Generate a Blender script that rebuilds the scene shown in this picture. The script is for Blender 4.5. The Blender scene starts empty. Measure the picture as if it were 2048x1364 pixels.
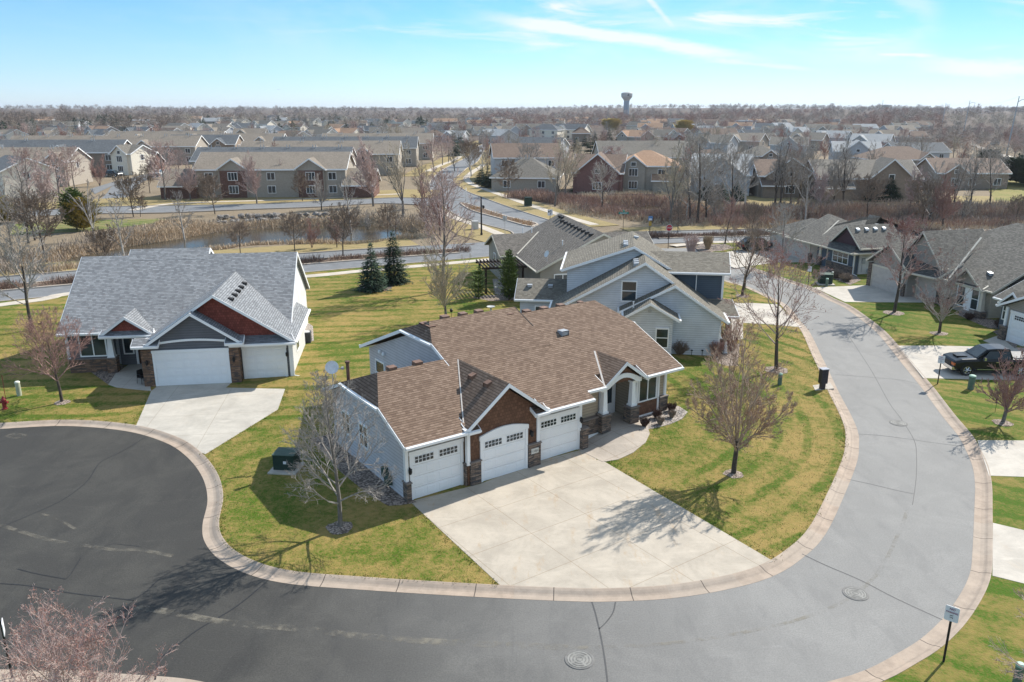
import bpy, bmesh, math, random
import numpy as np
from mathutils import Vector, Matrix
R = math.radians
SC = bpy.context.scene
COL = SC.collection

# ---------------------------------------------------------------- camera, sky, sun, exposure
CAM_H, FPX, HZN = 18.0, 1593.0, 215.0
PITCH = math.atan((682 - HZN) / FPX)
_S, _C = math.sin(PITCH), math.cos(PITCH)
cam_d = bpy.data.cameras.new('camera'); cam = bpy.data.objects.new('camera', cam_d); COL.objects.link(cam)
cam.location = (0, 0, CAM_H); cam.rotation_euler = (R(90) - PITCH, 0, 0)
cam_d.sensor_width = 36; cam_d.lens = 36 * FPX / 2048; cam_d.clip_start = .5; cam_d.clip_end = 20000
SC.camera = cam
SUN_AZ, SUN_EL = 42.0, 38.5
sun_d = bpy.data.lights.new('sun', 'SUN'); sun = bpy.data.objects.new('sun', sun_d); COL.objects.link(sun)
sun_d.energy = 4.6; sun_d.angle = R(.55); sun_d.color = (1, .95, .87)
_sd = Vector((math.cos(R(SUN_EL)) * math.cos(R(SUN_AZ)), math.cos(R(SUN_EL)) * math.sin(R(SUN_AZ)), math.sin(R(SUN_EL))))
sun.rotation_euler = _sd.to_track_quat('Z', 'Y').to_euler()
SC.view_settings.view_transform = 'Standard'; SC.view_settings.look = 'None'
SC.view_settings.exposure = .60; SC.view_settings.gamma = 1
W = bpy.data.worlds.new('World'); SC.world = W; W.use_nodes = True

class NT:
    """tiny node-tree helper"""
    def __init__(s, t): s.t = t; s.n = t.nodes; s.n.clear()
    def __call__(s, typ, **kw):
        n = s.n.new(typ); ins = {}
        for k, v in kw.items():
            if k.startswith('i_'): ins[k[2:]] = v
            elif k.startswith('x'): ins[int(k[1:])] = v
            else: setattr(n, k, v)
        for k, v in ins.items():
            sock = n.inputs[k] if isinstance(k, int) else n.inputs[k.replace('_', ' ')]
            s.put(sock, v)
        return n
    def put(s, sock, v):
        if isinstance(v, bpy.types.NodeSocket): s.t.links.new(v, sock)
        elif isinstance(v, bpy.types.Node): s.t.links.new(v.outputs[0], sock)
        else:
            if sock.type == 'RGBA' and len(v) == 3: v = (*v, 1)
            sock.default_value = v
    def m(s, op, a, b=0.0, c=None, clamp=False):
        n = s.n.new('ShaderNodeMath'); n.operation = op; n.use_clamp = clamp
        s.put(n.inputs[0], a); s.put(n.inputs[1], b)
        if c is not None: s.put(n.inputs[2], c)
        return n.outputs[0]
    def mix(s, f, a, b, mode='MIX'):
        n = s.n.new('ShaderNodeMix'); n.data_type = 'RGBA'; n.blend_type = mode
        s.put(n.inputs[0], f); s.put(n.inputs[6], a); s.put(n.inputs[7], b)
        return n.outputs[2]
    def noise(s, v, scale, det=3, rough=.55, dist=0):
        n = s('ShaderNodeTexNoise', i_Scale=scale, i_Detail=det, i_Roughness=rough, i_Distortion=dist)
        if v is not None: s.put(n.inputs['Vector'], v)
        return n.outputs[0]
    def ramp(s, f, lo, hi, a=0.0, b=1.0):
        n = s('ShaderNodeMapRange', clamp=True, interpolation_type='SMOOTHSTEP')
        for k, v in zip(range(5), (f, lo, hi, a, b)): s.put(n.inputs[k], v)
        return n.outputs[0]
    def mapv(s, v, sc=(1, 1, 1), loc=(0, 0, 0), rot=(0, 0, 0)):
        n = s('ShaderNodeMapping'); s.put(n.inputs[0], v); n.inputs[1].default_value = loc
        n.inputs[2].default_value = rot; n.inputs[3].default_value = sc
        return n.outputs[0]

w = NT(W.node_tree)
sky = w('ShaderNodeTexSky', sky_type='NISHITA', sun_disc=False, sun_elevation=R(SUN_EL), sun_rotation=R(90 - SUN_AZ),
        altitude=0, air_density=1.0, dust_density=.0, ozone_density=2.0)
_g = w('ShaderNodeTexCoord').outputs['Generated']
_sx = w('ShaderNodeSeparateXYZ', x0=_g)
_y = w.m('MAXIMUM', _sx.outputs[1], .05)
cu, cv = w.m('DIVIDE', _sx.outputs[0], _y), w.m('DIVIDE', _sx.outputs[2], _y)     # direction to the north, where the cirrus lies
cuv = w('ShaderNodeCombineXYZ', x0=cu, x1=cv)
def streak(u0, v0, u1, v1, wid, gain):
    du, dv = u1 - u0, v1 - v0; ln = math.hypot(du, dv)
    a = w.m('DIVIDE', w.m('ADD', w.m('MULTIPLY', w.m('SUBTRACT', cu, u0), du / ln), w.m('MULTIPLY', w.m('SUBTRACT', cv, v0), dv / ln)), ln)
    b = w.m('ABSOLUTE', w.m('ADD', w.m('MULTIPLY', w.m('SUBTRACT', cu, u0), -dv / ln), w.m('MULTIPLY', w.m('SUBTRACT', cv, v0), du / ln)))
    e = w.m('MULTIPLY', w.ramp(a, -.05, .3), w.ramp(a, 1.1, .75))
    b = w.m('ADD', b, w.m('MULTIPLY', w.m('SUBTRACT', w.noise(w.mapv(cuv, (14, 60, 1), rot=(0, 0, .12)), 1, 4, .6), .5), wid * 1.8))
    return w.m('MULTIPLY', w.m('MULTIPLY', w.ramp(b, wid, wid * .05), e), gain)
# wide thin veil, finer wisps and three long cirrus streaks
veil = w.ramp(w.noise(w.mapv(cuv, (2.2, 7, 1), rot=(0, 0, .18)), 1.3, 5, .6, .4), .42, .72)
wisp = w.ramp(w.noise(w.mapv(cuv, (3, 22, 1), loc=(3, 1, 0), rot=(0, 0, .15)), 2.0, 6, .62, .6), .5, .78)
up = w.ramp(cv, .02, .1)
right = w.ramp(cu, -.45, .15, .1, 1.0)
cl = w.m('MULTIPLY', w.m('MULTIPLY', w.m('ADD', w.m('MULTIPLY', veil, .95), w.m('MULTIPLY', wisp, .9)), up), right)
for st in ((-.05, .105, .30, .055, .011, .95), (.47, .05, .72, .037, .014, .9), (.43, .0605, .50, .059, .003, .7),
           (.12, .16, .19, .09, .004, .45), (.40, .155, .50, .10, .02, .4), (.22, .055, .36, .043, .004, .5)):
    cl = w.m('ADD', cl, streak(*st))
cl = w.m('MINIMUM', cl, .92)
el_ = _sx.outputs[2]
tint = w.mix(w.ramp(el_, .0, .15), (.72, .97, 1.52), (.50, .93, 1.17))          # cleaner, bluer air than the model's
tint = w.mix(w.ramp(el_, .16, .5), tint, (2.65, 2.35, 1.95))          # unseen upper sky brightened, added fill light for the shaded sides
tint = w.mix(w.m('MULTIPLY', w.ramp(cu, -.1, .7), .16), tint, (0, 0, 0))
bg = w('ShaderNodeBackground', x0=w.mix(cl, w.mix(1.0, sky.outputs[0], tint, 'MULTIPLY'), (7.6, 8.0, 8.3)), x1=.084)
w('ShaderNodeOutputWorld', x0=bg)

# ---------------------------------------------------------------- helpers
def ray(x, y):
    u, v = (x - 1024) / FPX, (y - 682) / FPX
    return u, _C - v * _S, -(_S + v * _C)
def G(x, y, z=0.0):
    """point of the level ground plane z, read off the photograph's perspective"""
    r = ray(x, y); t = (z - CAM_H) / r[2]
    return Vector((r[0] * t, r[1] * t, z))
def Zat(y, Y):
    """height above ground at depth Y of photo row y"""
    r = ray(1024, y); return CAM_H + r[2] * Y / r[1]

def setp(o, label=None, cat=None, group=None, kind=None):
    if label: o['label'] = label
    if cat: o['category'] = cat
    if group: o['group'] = group
    if kind: o['kind'] = kind
    return o
def empty(name, loc, rz=0, label=None, cat=None, group=None):
    o = bpy.data.objects.new(name, None); COL.objects.link(o)
    o.empty_display_size = .3
    o.location = loc; o.rotation_euler = (0, 0, rz)
    return setp(o, label, cat, group)
def copy_tree(o, parent=None):
    c = o.copy(); COL.objects.link(c); c.parent = parent
    for ch in list(o.children): copy_tree(ch, c)
    return c

class MB:
    """mesh collector"""
    def __init__(s): s.v = []; s.f = []; s.uv = None
    def add(s, vs, fs):
        n = len(s.v); s.v += [tuple(p) for p in vs]; s.f += [tuple(i + n for i in f) for f in fs]
        return s
    def quad(s, *p): return s.add(p, [tuple(range(len(p)))])
    def box(s, x0, x1, y0, y1, z0, z1):
        return s.add([(x0, y0, z0), (x1, y0, z0), (x1, y1, z0), (x0, y1, z0), (x0, y0, z1), (x1, y0, z1), (x1, y1, z1), (x0, y1, z1)],
                     [(3, 2, 1, 0), (4, 5, 6, 7), (0, 1, 5, 4), (1, 2, 6, 5), (2, 3, 7, 6), (3, 0, 4, 7)])
    def bbox(s, x0, x1, y0, y1, z0, z1, b=.02):
        """box with chamfered top edges"""
        s.box(x0, x1, y0, y1, z0, z1 - b)
        return s.add([(x0, y0, z1 - b), (x1, y0, z1 - b), (x1, y1, z1 - b), (x0, y1, z1 - b), (x0 + b, y0 + b, z1), (x1 - b, y0 + b, z1), (x1 - b, y1 - b, z1), (x0 + b, y1 - b, z1)],
                     [(4, 5, 6, 7), (0, 1, 5, 4), (1, 2, 6, 5), (2, 3, 7, 6), (3, 0, 4, 7)])
    def prism(s, prof, axis, lo, hi):
        """profile of 2-D points swept along an axis: 'a' (x), 'b' (y) or 'z'"""
        n = len(prof)
        if axis == 'a': P = [(lo, p[0], p[1]) for p in prof] + [(hi, p[0], p[1]) for p in prof]
        elif axis == 'b': P = [(p[0], lo, p[1]) for p in prof] + [(p[0], hi, p[1]) for p in prof]
        else: P = [(p[0], p[1], lo) for p in prof] + [(p[0], p[1], hi) for p in prof]
        return s.add(P, [tuple(range(n))[::-1], tuple(range(n, 2 * n))] + [(i, (i + 1) % n, n + (i + 1) % n, n + i) for i in range(n)])
    def tube(s, p, q, r0, r1, n=6, cap=True):
        p, q = Vector(p), Vector(q); d = (q - p)
        if d.length < 1e-6: return s
        d.normalize(); a = d.orthogonal().normalized(); b = d.cross(a)
        vs = []
        for c, r in ((p, r0), (q, r1)):
            for i in range(n):
                t = 2 * math.pi * i / n
                vs.append(c + a * (r * math.cos(t)) + b * (r * math.sin(t)))
        fs = [(i, (i + 1) % n, n + (i + 1) % n, n + i) for i in range(n)]
        if cap: fs += [tuple(range(n))[::-1], tuple(range(n, 2 * n))]
        return s.add(vs, fs)
    def lathe(s, prof, n=16, c=(0, 0, 0)):
        vs = []; fs = []
        for r, z in prof:
            for i in range(n):
                t = 2 * math.pi * i / n; vs.append((c[0] + r * math.cos(t), c[1] + r * math.sin(t), c[2] + z))
        for k in range(len(prof) - 1):
            for i in range(n):
                j = (i + 1) % n; fs.append((k * n + i, k * n + j, (k + 1) * n + j, (k + 1) * n + i))
        fs += [tuple(range(n))[::-1], tuple(range((len(prof) - 1) * n, len(prof) * n))]
        return s.add(vs, fs)
    def board(s, p, q, w, h, top=0.0):
        """a plank from p to q (top edge), horizontal width w to its outer side n, height h downwards"""
        p, q = Vector(p), Vector(q); d = (q - p); n = Vector((d.y, -d.x, 0)).normalized() * w
        u = Vector((0, 0, -h)); t = Vector((0, 0, top))
        a, b = p + t, q + t
        return s.add([a, b, b + n, a + n, a + u, b + u, b + n + u, a + n + u],
                     [(0, 1, 2, 3), (7, 6, 5, 4), (0, 4, 5, 1), (1, 5, 6, 2), (2, 6, 7, 3), (3, 7, 4, 0)])
    def build(s, name, mat, parent=None, uv=True, smooth=False, loc=None):
        me = bpy.data.meshes.new(name); me.from_pydata(s.v, [], s.f); me.update()
        if mat: me.materials.append(mat)
        if uv: box_uv(me)
        if s.uv is not None:
            l = me.uv_layers.new(name='UVMap'); l.data.foreach_set('uv', np.array(s.uv, 'f').ravel())
        if smooth: me.polygons.foreach_set('use_smooth', [True] * len(me.polygons))
        o = bpy.data.objects.new(name, me); COL.objects.link(o); o.parent = parent
        if loc: o.location = loc
        return o
def box_uv(me):
    """metres along the horizontal and up the slope of each face"""
    n = len(me.loops)
    if n == 0: return
    nv = len(me.vertices); co = np.empty(nv * 3, 'f'); me.vertices.foreach_get('co', co); co = co.reshape(-1, 3)
    vi = np.empty(n, 'i'); me.loops.foreach_get('vertex_index', vi)
    np_ = len(me.polygons); no = np.empty(np_ * 3, 'f'); me.polygons.foreach_get('normal', no); no = no.reshape(-1, 3)
    tot = np.empty(np_, 'i'); me.polygons.foreach_get('loop_total', tot)
    N = np.repeat(no, tot, 0)
    t = np.stack([-N[:, 1], N[:, 0], np.zeros(n)], 1); L = np.linalg.norm(t, axis=1)
    flat = L < .05
    t[flat] = (1, 0, 0); L[flat] = 1; t /= L[:, None]
    sdir = np.cross(N, t); sdir[flat] = (0, 1, 0)
    P = co[vi]
    uv = np.stack([(P * t).sum(1), (P * sdir).sum(1)], 1).astype('f')
    l = me.uv_layers.new(name='UVMap'); l.data.foreach_set('uv', uv.ravel())
def poly_obj(name, pts, z, mat, kind='structure', cut=None, zf=None, skirt=0.0):
    """a flat outlined sheet, optionally cut into a grid, raised by zf(x, y) and given a skirt"""
    bm = bmesh.new()
    vs = [bm.verts.new((p[0], p[1], 0)) for p in pts]
    f = bm.faces.new(vs); f.normal_update()
    if f.normal.z < 0: f.normal_flip()
    bmesh.ops.triangulate(bm, faces=bm.faces[:])
    if cut:
        x0, x1, y0, y1, st = cut
        for ax, lo, hi in ((0, x0, x1), (1, y0, y1)):
            k = lo
            while k <= hi:
                no = [0, 0, 0]; no[ax] = 1; co = [0, 0, 0]; co[ax] = k
                bmesh.ops.bisect_plane(bm, geom=bm.verts[:] + bm.edges[:] + bm.faces[:], plane_co=co, plane_no=no)
                k += st
    if skirt:
        be = [e for e in bm.edges if len(e.link_faces) == 1]
        r = bmesh.ops.extrude_edge_only(bm, edges=be)
        for g in r['geom']:
            if isinstance(g, bmesh.types.BMVert): g.co.z -= skirt
    for v in bm.verts: v.co.z += z + (zf(v.co.x, v.co.y) if zf else 0)
    me = bpy.data.meshes.new(name); bm.to_mesh(me); bm.free()
    me.materials.append(mat); box_uv(me)
    o = bpy.data.objects.new(name, me); COL.objects.link(o)
    if kind: o['kind'] = kind
    return o
def smooth_line(pts, n=6):
    """Catmull-Rom through the points"""
    P = [Vector(p[:2]) for p in pts]; P = [2 * P[0] - P[1]] + P + [2 * P[-1] - P[-2]]; out = []
    for i in range(1, len(P) - 2):
        for k in range(n):
            t = k / n
            out.append(.5 * ((2 * P[i]) + (-P[i - 1] + P[i + 1]) * t + (2 * P[i - 1] - 5 * P[i] + 4 * P[i + 1] - P[i + 2]) * t * t + (-P[i - 1] + 3 * P[i] - 3 * P[i + 1] + P[i + 2]) * t ** 3))
    out.append(P[-2]); return out
def offset(line, d):
    out = []
    for i, p in enumerate(line):
        t = (line[min(i + 1, len(line) - 1)] - line[max(i - 1, 0)]).normalized()
        out.append(p + Vector((-t.y, t.x)) * d)
    return out
def ribbon(name, line, prof, mat, kind='structure', zf=None):
    """profile (offset to the left, z) swept along a line; u = metres along it, v = across"""
    m = MB(); uv = []; L = [0]
    for i in range(1, len(line)): L.append(L[-1] + (line[i] - line[i - 1]).length)
    rows = [offset(line, d) for d, z in prof]; acc = [0]
    for k in range(1, len(prof)): acc.append(acc[-1] + math.hypot(prof[k][0] - prof[k - 1][0], prof[k][1] - prof[k - 1][1]))
    for k, (d, z) in enumerate(prof):
        for p in rows[k]: m.v.append((p.x, p.y, z + (zf(p.x, p.y) if zf else 0)))
    n = len(line)
    for k in range(len(prof) - 1):
        for i in range(n - 1):
            m.f.append((k * n + i, (k + 1) * n + i, (k + 1) * n + i + 1, k * n + i + 1)[::-1])
            uv += [(L[i], acc[k]), (L[i], acc[k + 1]), (L[i + 1], acc[k + 1]), (L[i + 1], acc[k])][::-1]
    m.uv = uv
    o = m.build(name, mat, uv=False)
    if kind: o['kind'] = kind
    return o
def text_mesh(name, txt, size, mat, parent, loc, rot=(math.pi / 2, 0, 0)):
    cu_ = bpy.data.curves.new(name, 'FONT'); cu_.body = txt; cu_.size = size; cu_.align_x = 'CENTER'; cu_.align_y = 'CENTER'; cu_.extrude = .004
    o = bpy.data.objects.new(name, cu_)
    COL.objects.link(o); bpy.context.view_layer.update()
    me = bpy.data.meshes.new_from_object(o.evaluated_get(bpy.context.evaluated_depsgraph_get()))
    bpy.data.objects.remove(o); bpy.data.curves.remove(cu_)
    me.materials.clear(); me.materials.append(mat); me.name = name
    o = bpy.data.objects.new(name, me); COL.objects.link(o); o.parent = parent; o.location = loc; o.rotation_euler = rot
    return o

# ---------------------------------------------------------------- materials
MATS = {}
def new_mat(name):
    m = bpy.data.materials.new(name); m.use_nodes = True; return m, NT(m.node_tree)
def finish(t, col, rough=.8, bump=None, bstr=.3, bdist=.02, spec=.3, metal=0.0, **kw):
    p = t('ShaderNodeBsdfPrincipled'); t.put(p.inputs['Base Color'], col); t.put(p.inputs['Roughness'], rough)
    p.inputs['Specular IOR Level'].default_value = spec; p.inputs['Metallic'].default_value = metal
    for k, v in kw.items(): t.put(p.inputs[k.replace('_', ' ')], v)
    if bump is not None:
        b = t('ShaderNodeBump', i_Strength=bstr, i_Distance=bdist, i_Height=bump); t.put(p.inputs['Normal'], b.outputs[0])
    t('ShaderNodeOutputMaterial', x0=p)
def hsvar(c, k): return tuple(min(1, x * k) for x in c)
def M(name, c, rough=.75, var=.12, scale=3.0, spec=.3, metal=0.0, bump=0.0):
    """painted or plain surface with a little uneven weathering"""
    if name in MATS: return MATS[name]
    m, t = new_mat(name); co = t('ShaderNodeTexCoord').outputs['Object']
    n = t.noise(co, scale, 4, .6)
    finish(t, t.mix(t.ramp(n, .3, .7), hsvar(c, 1 - var), hsvar(c, 1 + var)), rough, n if bump else None, bump, .02, spec, metal)
    MATS[name] = m; return m
def shingle(name, c1, c2, c3):
    if name in MATS: return MATS[name]
    m, t = new_mat(name); uv = t('ShaderNodeTexCoord').outputs['UV']
    wv = t.mapv(uv, (1, 1, 1))
    br = t('ShaderNodeTexBrick', offset=.42, offset_frequency=2, x0=wv, i_Color1=(0, 0, 0, 1), i_Color2=(1, 1, 1, 1), i_Mortar=(.0, .0, .0, 1),
           i_Scale=1.0, i_Mortar_Size=.006, i_Mortar_Smooth=.3, i_Bias=0.0, i_Brick_Width=.24, i_Row_Height=.15)
    n2 = t.noise(t.mapv(uv, (6, 6.6, 1)), 1, 2, .7)
    f = t.m('ADD', t.m('MULTIPLY', br.outputs[0], .6), t.m('MULTIPLY', n2, .55))
    col = t.mix(t.ramp(f, .0, 1.1), c1, c2)
    col = t.mix(t.ramp(t.noise(t.mapv(uv, (3.2, 6.6, 1), loc=(7, 3, 0)), 1.0, 2, .7), .55, .8, 0, .55), col, c3)
    col = t.mix(t.ramp(t.noise(uv, .25, 4, .6), .3, .75, 0, .28), col, hsvar(c1, .8))
    # courses: shadow line under each overlapping row, painted into the colour
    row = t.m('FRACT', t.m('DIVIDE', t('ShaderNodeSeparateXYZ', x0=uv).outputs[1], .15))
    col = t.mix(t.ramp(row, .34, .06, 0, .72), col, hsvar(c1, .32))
    h = t.m('ADD', t.m('MULTIPLY', row, -.8), t.m('MULTIPLY', br.outputs[0], .25))
    finish(t, col, .9, h, .9, .05, .2)
    MATS[name] = m; return m
def siding(name, c, step=.13, vert=False):
    if name in MATS: return MATS[name]
    m, t = new_mat(name); uv = t('ShaderNodeTexCoord').outputs['UV']
    s = t('ShaderNodeSeparateXYZ', x0=uv)
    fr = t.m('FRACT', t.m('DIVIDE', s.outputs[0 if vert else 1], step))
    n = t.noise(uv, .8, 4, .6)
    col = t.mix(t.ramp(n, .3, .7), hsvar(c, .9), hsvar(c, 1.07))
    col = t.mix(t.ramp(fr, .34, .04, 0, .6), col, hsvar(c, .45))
    finish(t, col, .6, t.m('MULTIPLY', fr, -1.0), .6, .02, .3)
    MATS[name] = m; return m
def shake(name, c):
    if name in MATS: return MATS[name]
    m, t = new_mat(name); uv = t('ShaderNodeTexCoord').outputs['UV']
    br = t('ShaderNodeTexBrick', offset=.5, x0=uv, i_Color1=(0, 0, 0, 1), i_Color2=(1, 1, 1, 1), i_Mortar=(0, 0, 0, 1), i_Scale=1.0, i_Mortar_Size=.008, i_Brick_Width=.16, i_Row_Height=.17)
    col = t.mix(br.outputs[0], hsvar(c, .72), hsvar(c, 1.15))
    col = t.mix(t.m('MULTIPLY', br.outputs[1], .6), col, hsvar(c, .35))
    finish(t, col, .75, br.outputs[1], -.4, .02, .25)
    MATS[name] = m; return m
def stone(name='stone', c1=(.16, .12, .095), c2=(.34, .25, .19), c3=(.09, .085, .085)):
    if name in MATS: return MATS[name]
    m, t = new_mat(name); uv = t('ShaderNodeTexCoord').outputs['UV']
    br = t('ShaderNodeTexBrick', offset=.42, squash=1.6, squash_frequency=2, x0=uv, i_Color1=(0, 0, 0, 1), i_Color2=(1, 1, 1, 1), i_Mortar=(.2, .2, .2, 1), i_Scale=1.0, i_Mortar_Size=.009, i_Brick_Width=.34, i_Row_Height=.11)
    n = t.noise(uv, 5, 4, .7)
    col = t.mix(br.outputs[0], c1, c2)
    col = t.mix(t.ramp(t.noise(t.mapv(uv, (2.5, 9, 1)), 1, 0), .5, .62), col, c3)
    col = t.mix(t.m('MULTIPLY', n, .5), col, hsvar(c1, .7))
    col = t.mix(t.m('MULTIPLY', br.outputs[1], .8), col, (.05, .045, .04))
    finish(t, col, .85, t.m('SUBTRACT', t.m('ADD', br.outputs[0], n), t.m('MULTIPLY', br.outputs[1], 2)), .8, .03, .25)
    MATS[name] = m; return m
def worldpos(t): return t('ShaderNodeNewGeometry').outputs['Position']

def grass_mat(name, green, straw, dirt, mode, bias=.5):
    """mown spring lawn: straw and green patches, wheel stripes; mode picks how the mower ran"""
    m, t = new_mat(name); p = worldpos(t); s = t('ShaderNodeSeparateXYZ', x0=p)
    big = t.noise(p, .12, 5, .65, .6); mid = t.noise(p, .8, 6, .72, .3); fin = t.noise(p, 4.5, 4, .8)
    x, y = s.outputs[0], s.outputs[1]
    wob = t.m('MULTIPLY', t.m('SUBTRACT', t.noise(p, .12, 2), .5), 1.6)
    if mode == 'back': q = t.m('ADD', t.m('ADD', y, t.m('MULTIPLY', x, -.10)), wob)
    elif mode == 'wild': q = None
    elif mode == 'curve':
        rr = t.m('SQRT', t.m('ADD', t.m('POWER', t.m('SUBTRACT', x, 0.0), 2), t.m('POWER', t.m('SUBTRACT', y, 48.0), 2)))
        side = t.ramp(x, 6, 8)
        q = t.m('ADD', t.m('ADD', t.m('MULTIPLY', rr, side), t.m('MULTIPLY', t.m('ADD', y, t.m('MULTIPLY', x, -.10)), t.m('SUBTRACT', 1.0, side))), wob)
    else: q = t.m('ADD', t.m('ADD', t.m('MULTIPLY', x, .5), t.m('MULTIPLY', y, .85)), wob)
    f = t.m('ADD', t.m('MULTIPLY', big, 1.0), t.m('MULTIPLY', mid, .75))
    f = t.m('ADD', f, t.m('MULTIPLY', t.m('SUBTRACT', fin, .5), .95))
    if q is not None:
        st = t.m('SUBTRACT', .5, t.m('MULTIPLY', t.ramp(t.m('SINE', t.m('MULTIPLY', q, 2 * math.pi / 1.75)), .1, .95), 1.5))
        st = t.m('MULTIPLY', st, t.m('SUBTRACT', 1.0, t.m('MULTIPLY', t.ramp(x, 4, 6.5), t.ramp(x, 10.5, 8))))
        st = t.m('MULTIPLY', st, t.m('ADD', t.ramp(y, 38, 47, .15, 1.0), t.ramp(x, 6, 9), None, True)) if mode == 'curve' else st
        f = t.m('ADD', f, t.m('MULTIPLY', t.m('MULTIPLY', st, t.ramp(t.noise(p, .35, 3), .35, .65, .25, 1)), .17))
    f = t.ramp(t.m('SUBTRACT', f, bias), .06, .56)
    col = t.mix(f, green, straw)
    col = t.mix(t.ramp(t.noise(p, 2.3, 5, .7), .58, .78, 0, .5), col, dirt)
    col = t.mix(t.ramp(t.noise(p, 9, 3, .85), .42, .72, 0, .6), col, hsvar(straw, .55) if mode != 'wild' else hsvar(straw, .5))
    if mode == 'wild':                                  # leaf litter under the far woods, straw nearer by
        col = t.mix(t.ramp(t.m('ADD', y, t.m('MULTIPLY', t.noise(p, .01, 3), 200)), 380, 620), col, t.mix(mid, (.095, .072, .058), (.15, .118, .095)))
    finish(t, col, .95, t.m('ADD', fin, t.noise(p, 12, 2, .7)), .5, .06, .1)
    MATS[name] = m; return m
LAWN = grass_mat('lawn_grass', (.062, .120, .010), (.325, .232, .080), (.14, .10, .05), 'curve', .56)
LAWN_FAR = grass_mat('lawn_grass_side', (.060, .125, .011), (.27, .205, .065), (.14, .10, .05), 'diag', .62)
VERGE = grass_mat('verge_grass', (.14, .14, .05), (.34, .265, .13), (.2, .14, .08), 'diag', .30)
WILD = grass_mat('wild_ground', (.155, .125, .085), (.265, .21, .145), (.12, .095, .07), 'wild', .35)

def asphalt():
    m, t = new_mat('asphalt'); p = worldpos(t); s = t('ShaderNodeSeparateXYZ', x0=p)
    # glancing sun sheen painted into the colour: dark cul-de-sac, paler up the street
    sun_sheen = t.ramp(t.m('ADD', t.m('ADD', s.outputs[0], t.m('MULTIPLY', s.outputs[1], .12)), t.m('MULTIPLY', t.noise(p, .2, 3), 6.0)), -6, 19)
    col = t.mix(sun_sheen, (.062, .060, .055), (.262, .255, .240))
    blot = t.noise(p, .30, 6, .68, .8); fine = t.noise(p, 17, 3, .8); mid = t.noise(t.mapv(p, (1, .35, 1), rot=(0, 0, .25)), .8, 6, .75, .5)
    col = t.mix(t.ramp(blot, .40, .68, 0, .55), col, t.mix(sun_sheen, (.098, .094, .082), (.33, .32, .30)))
    col = t.mix(t.ramp(mid, .48, .70, 0, .5), col, t.mix(sun_sheen, (.038, .038, .038), (.20, .196, .188)))
    col = t.mix(t.ramp(t.noise(t.mapv(p, (.6, 2.2, 1), rot=(0, 0, -.5)), .9, 6, .75), .55, .75, 0, .35), col, t.mix(sun_sheen, (.12, .115, .10), (.36, .352, .335)))
    col = t.mix(t.ramp(fine, .38, .66, 0, .5), col, t.mix(sun_sheen, (.030, .030, .029), (.165, .162, .155)))
    col = t.mix(t.ramp(t.noise(p, 9, 2, .7), .62, .75, 0, .35), col, t.mix(sun_sheen, (.13, .127, .12), (.33, .325, .31)))
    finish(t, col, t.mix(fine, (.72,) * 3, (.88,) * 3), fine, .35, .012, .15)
    MATS['asphalt'] = m; return m
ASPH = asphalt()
def concrete(name, c, joint=None, rot=0.0, stain=.5, lw=.012):
    if name in MATS: return MATS[name]
    m, t = new_mat(name); p = worldpos(t)
    n = t.noise(p, .6, 6, .7, .4); f = t.noise(p, 7, 4, .7)
    col = t.mix(t.ramp(n, .3, .7), hsvar(c, .84), hsvar(c, 1.1))
    col = t.mix(t.ramp(t.noise(t.mapv(p, (1.6, .5, 1), rot=(0, 0, .6)), .8, 5, .75), .55, .72, 0, stain), col, (c[0] * .9, c[1] * .76, c[2] * .62))
    col = t.mix(t.ramp(t.noise(t.mapv(p, (.5, 2.0, 1), rot=(0, 0, .3)), .9, 5, .7), .56, .74, 0, .55), col, hsvar(c, 1.3))
    col = t.mix(t.ramp(f, .5, .8, 0, .22), col, hsvar(c, .6))
    bump = f
    if joint:
        q = t.mapv(p, (1, 1, 1), rot=(0, 0, 0))
        q = t('ShaderNodeVectorRotate', rotation_type='Z_AXIS', x0=p); q.inputs['Center'].default_value = (joint[2], joint[3], 0); q.inputs['Angle'].default_value = -rot
        s = t('ShaderNodeSeparateXYZ', x0=q.outputs[0])
        ln = None
        for k, ax in ((0, 0), (1, 1)):
            d = t.m('ABSOLUTE', t.m('SUBTRACT', t.m('FRACT', t.m('ADD', t.m('DIVIDE', t.m('SUBTRACT', s.outputs[ax], joint[2 + ax]), joint[k]), .5)), .5))
            e = t.ramp(t.m('MULTIPLY', d, joint[k]), lw * 1.8, lw * .4)
            ln = e if ln is None else t.m('MAXIMUM', ln, e)
        col = t.mix(t.m('MULTIPLY', ln, .62), col, (c[0] * .5, c[1] * .42, c[2] * .33))
    finish(t, col, .85, bump, .25, .01, .25)
    MATS[name] = m; return m
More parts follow.
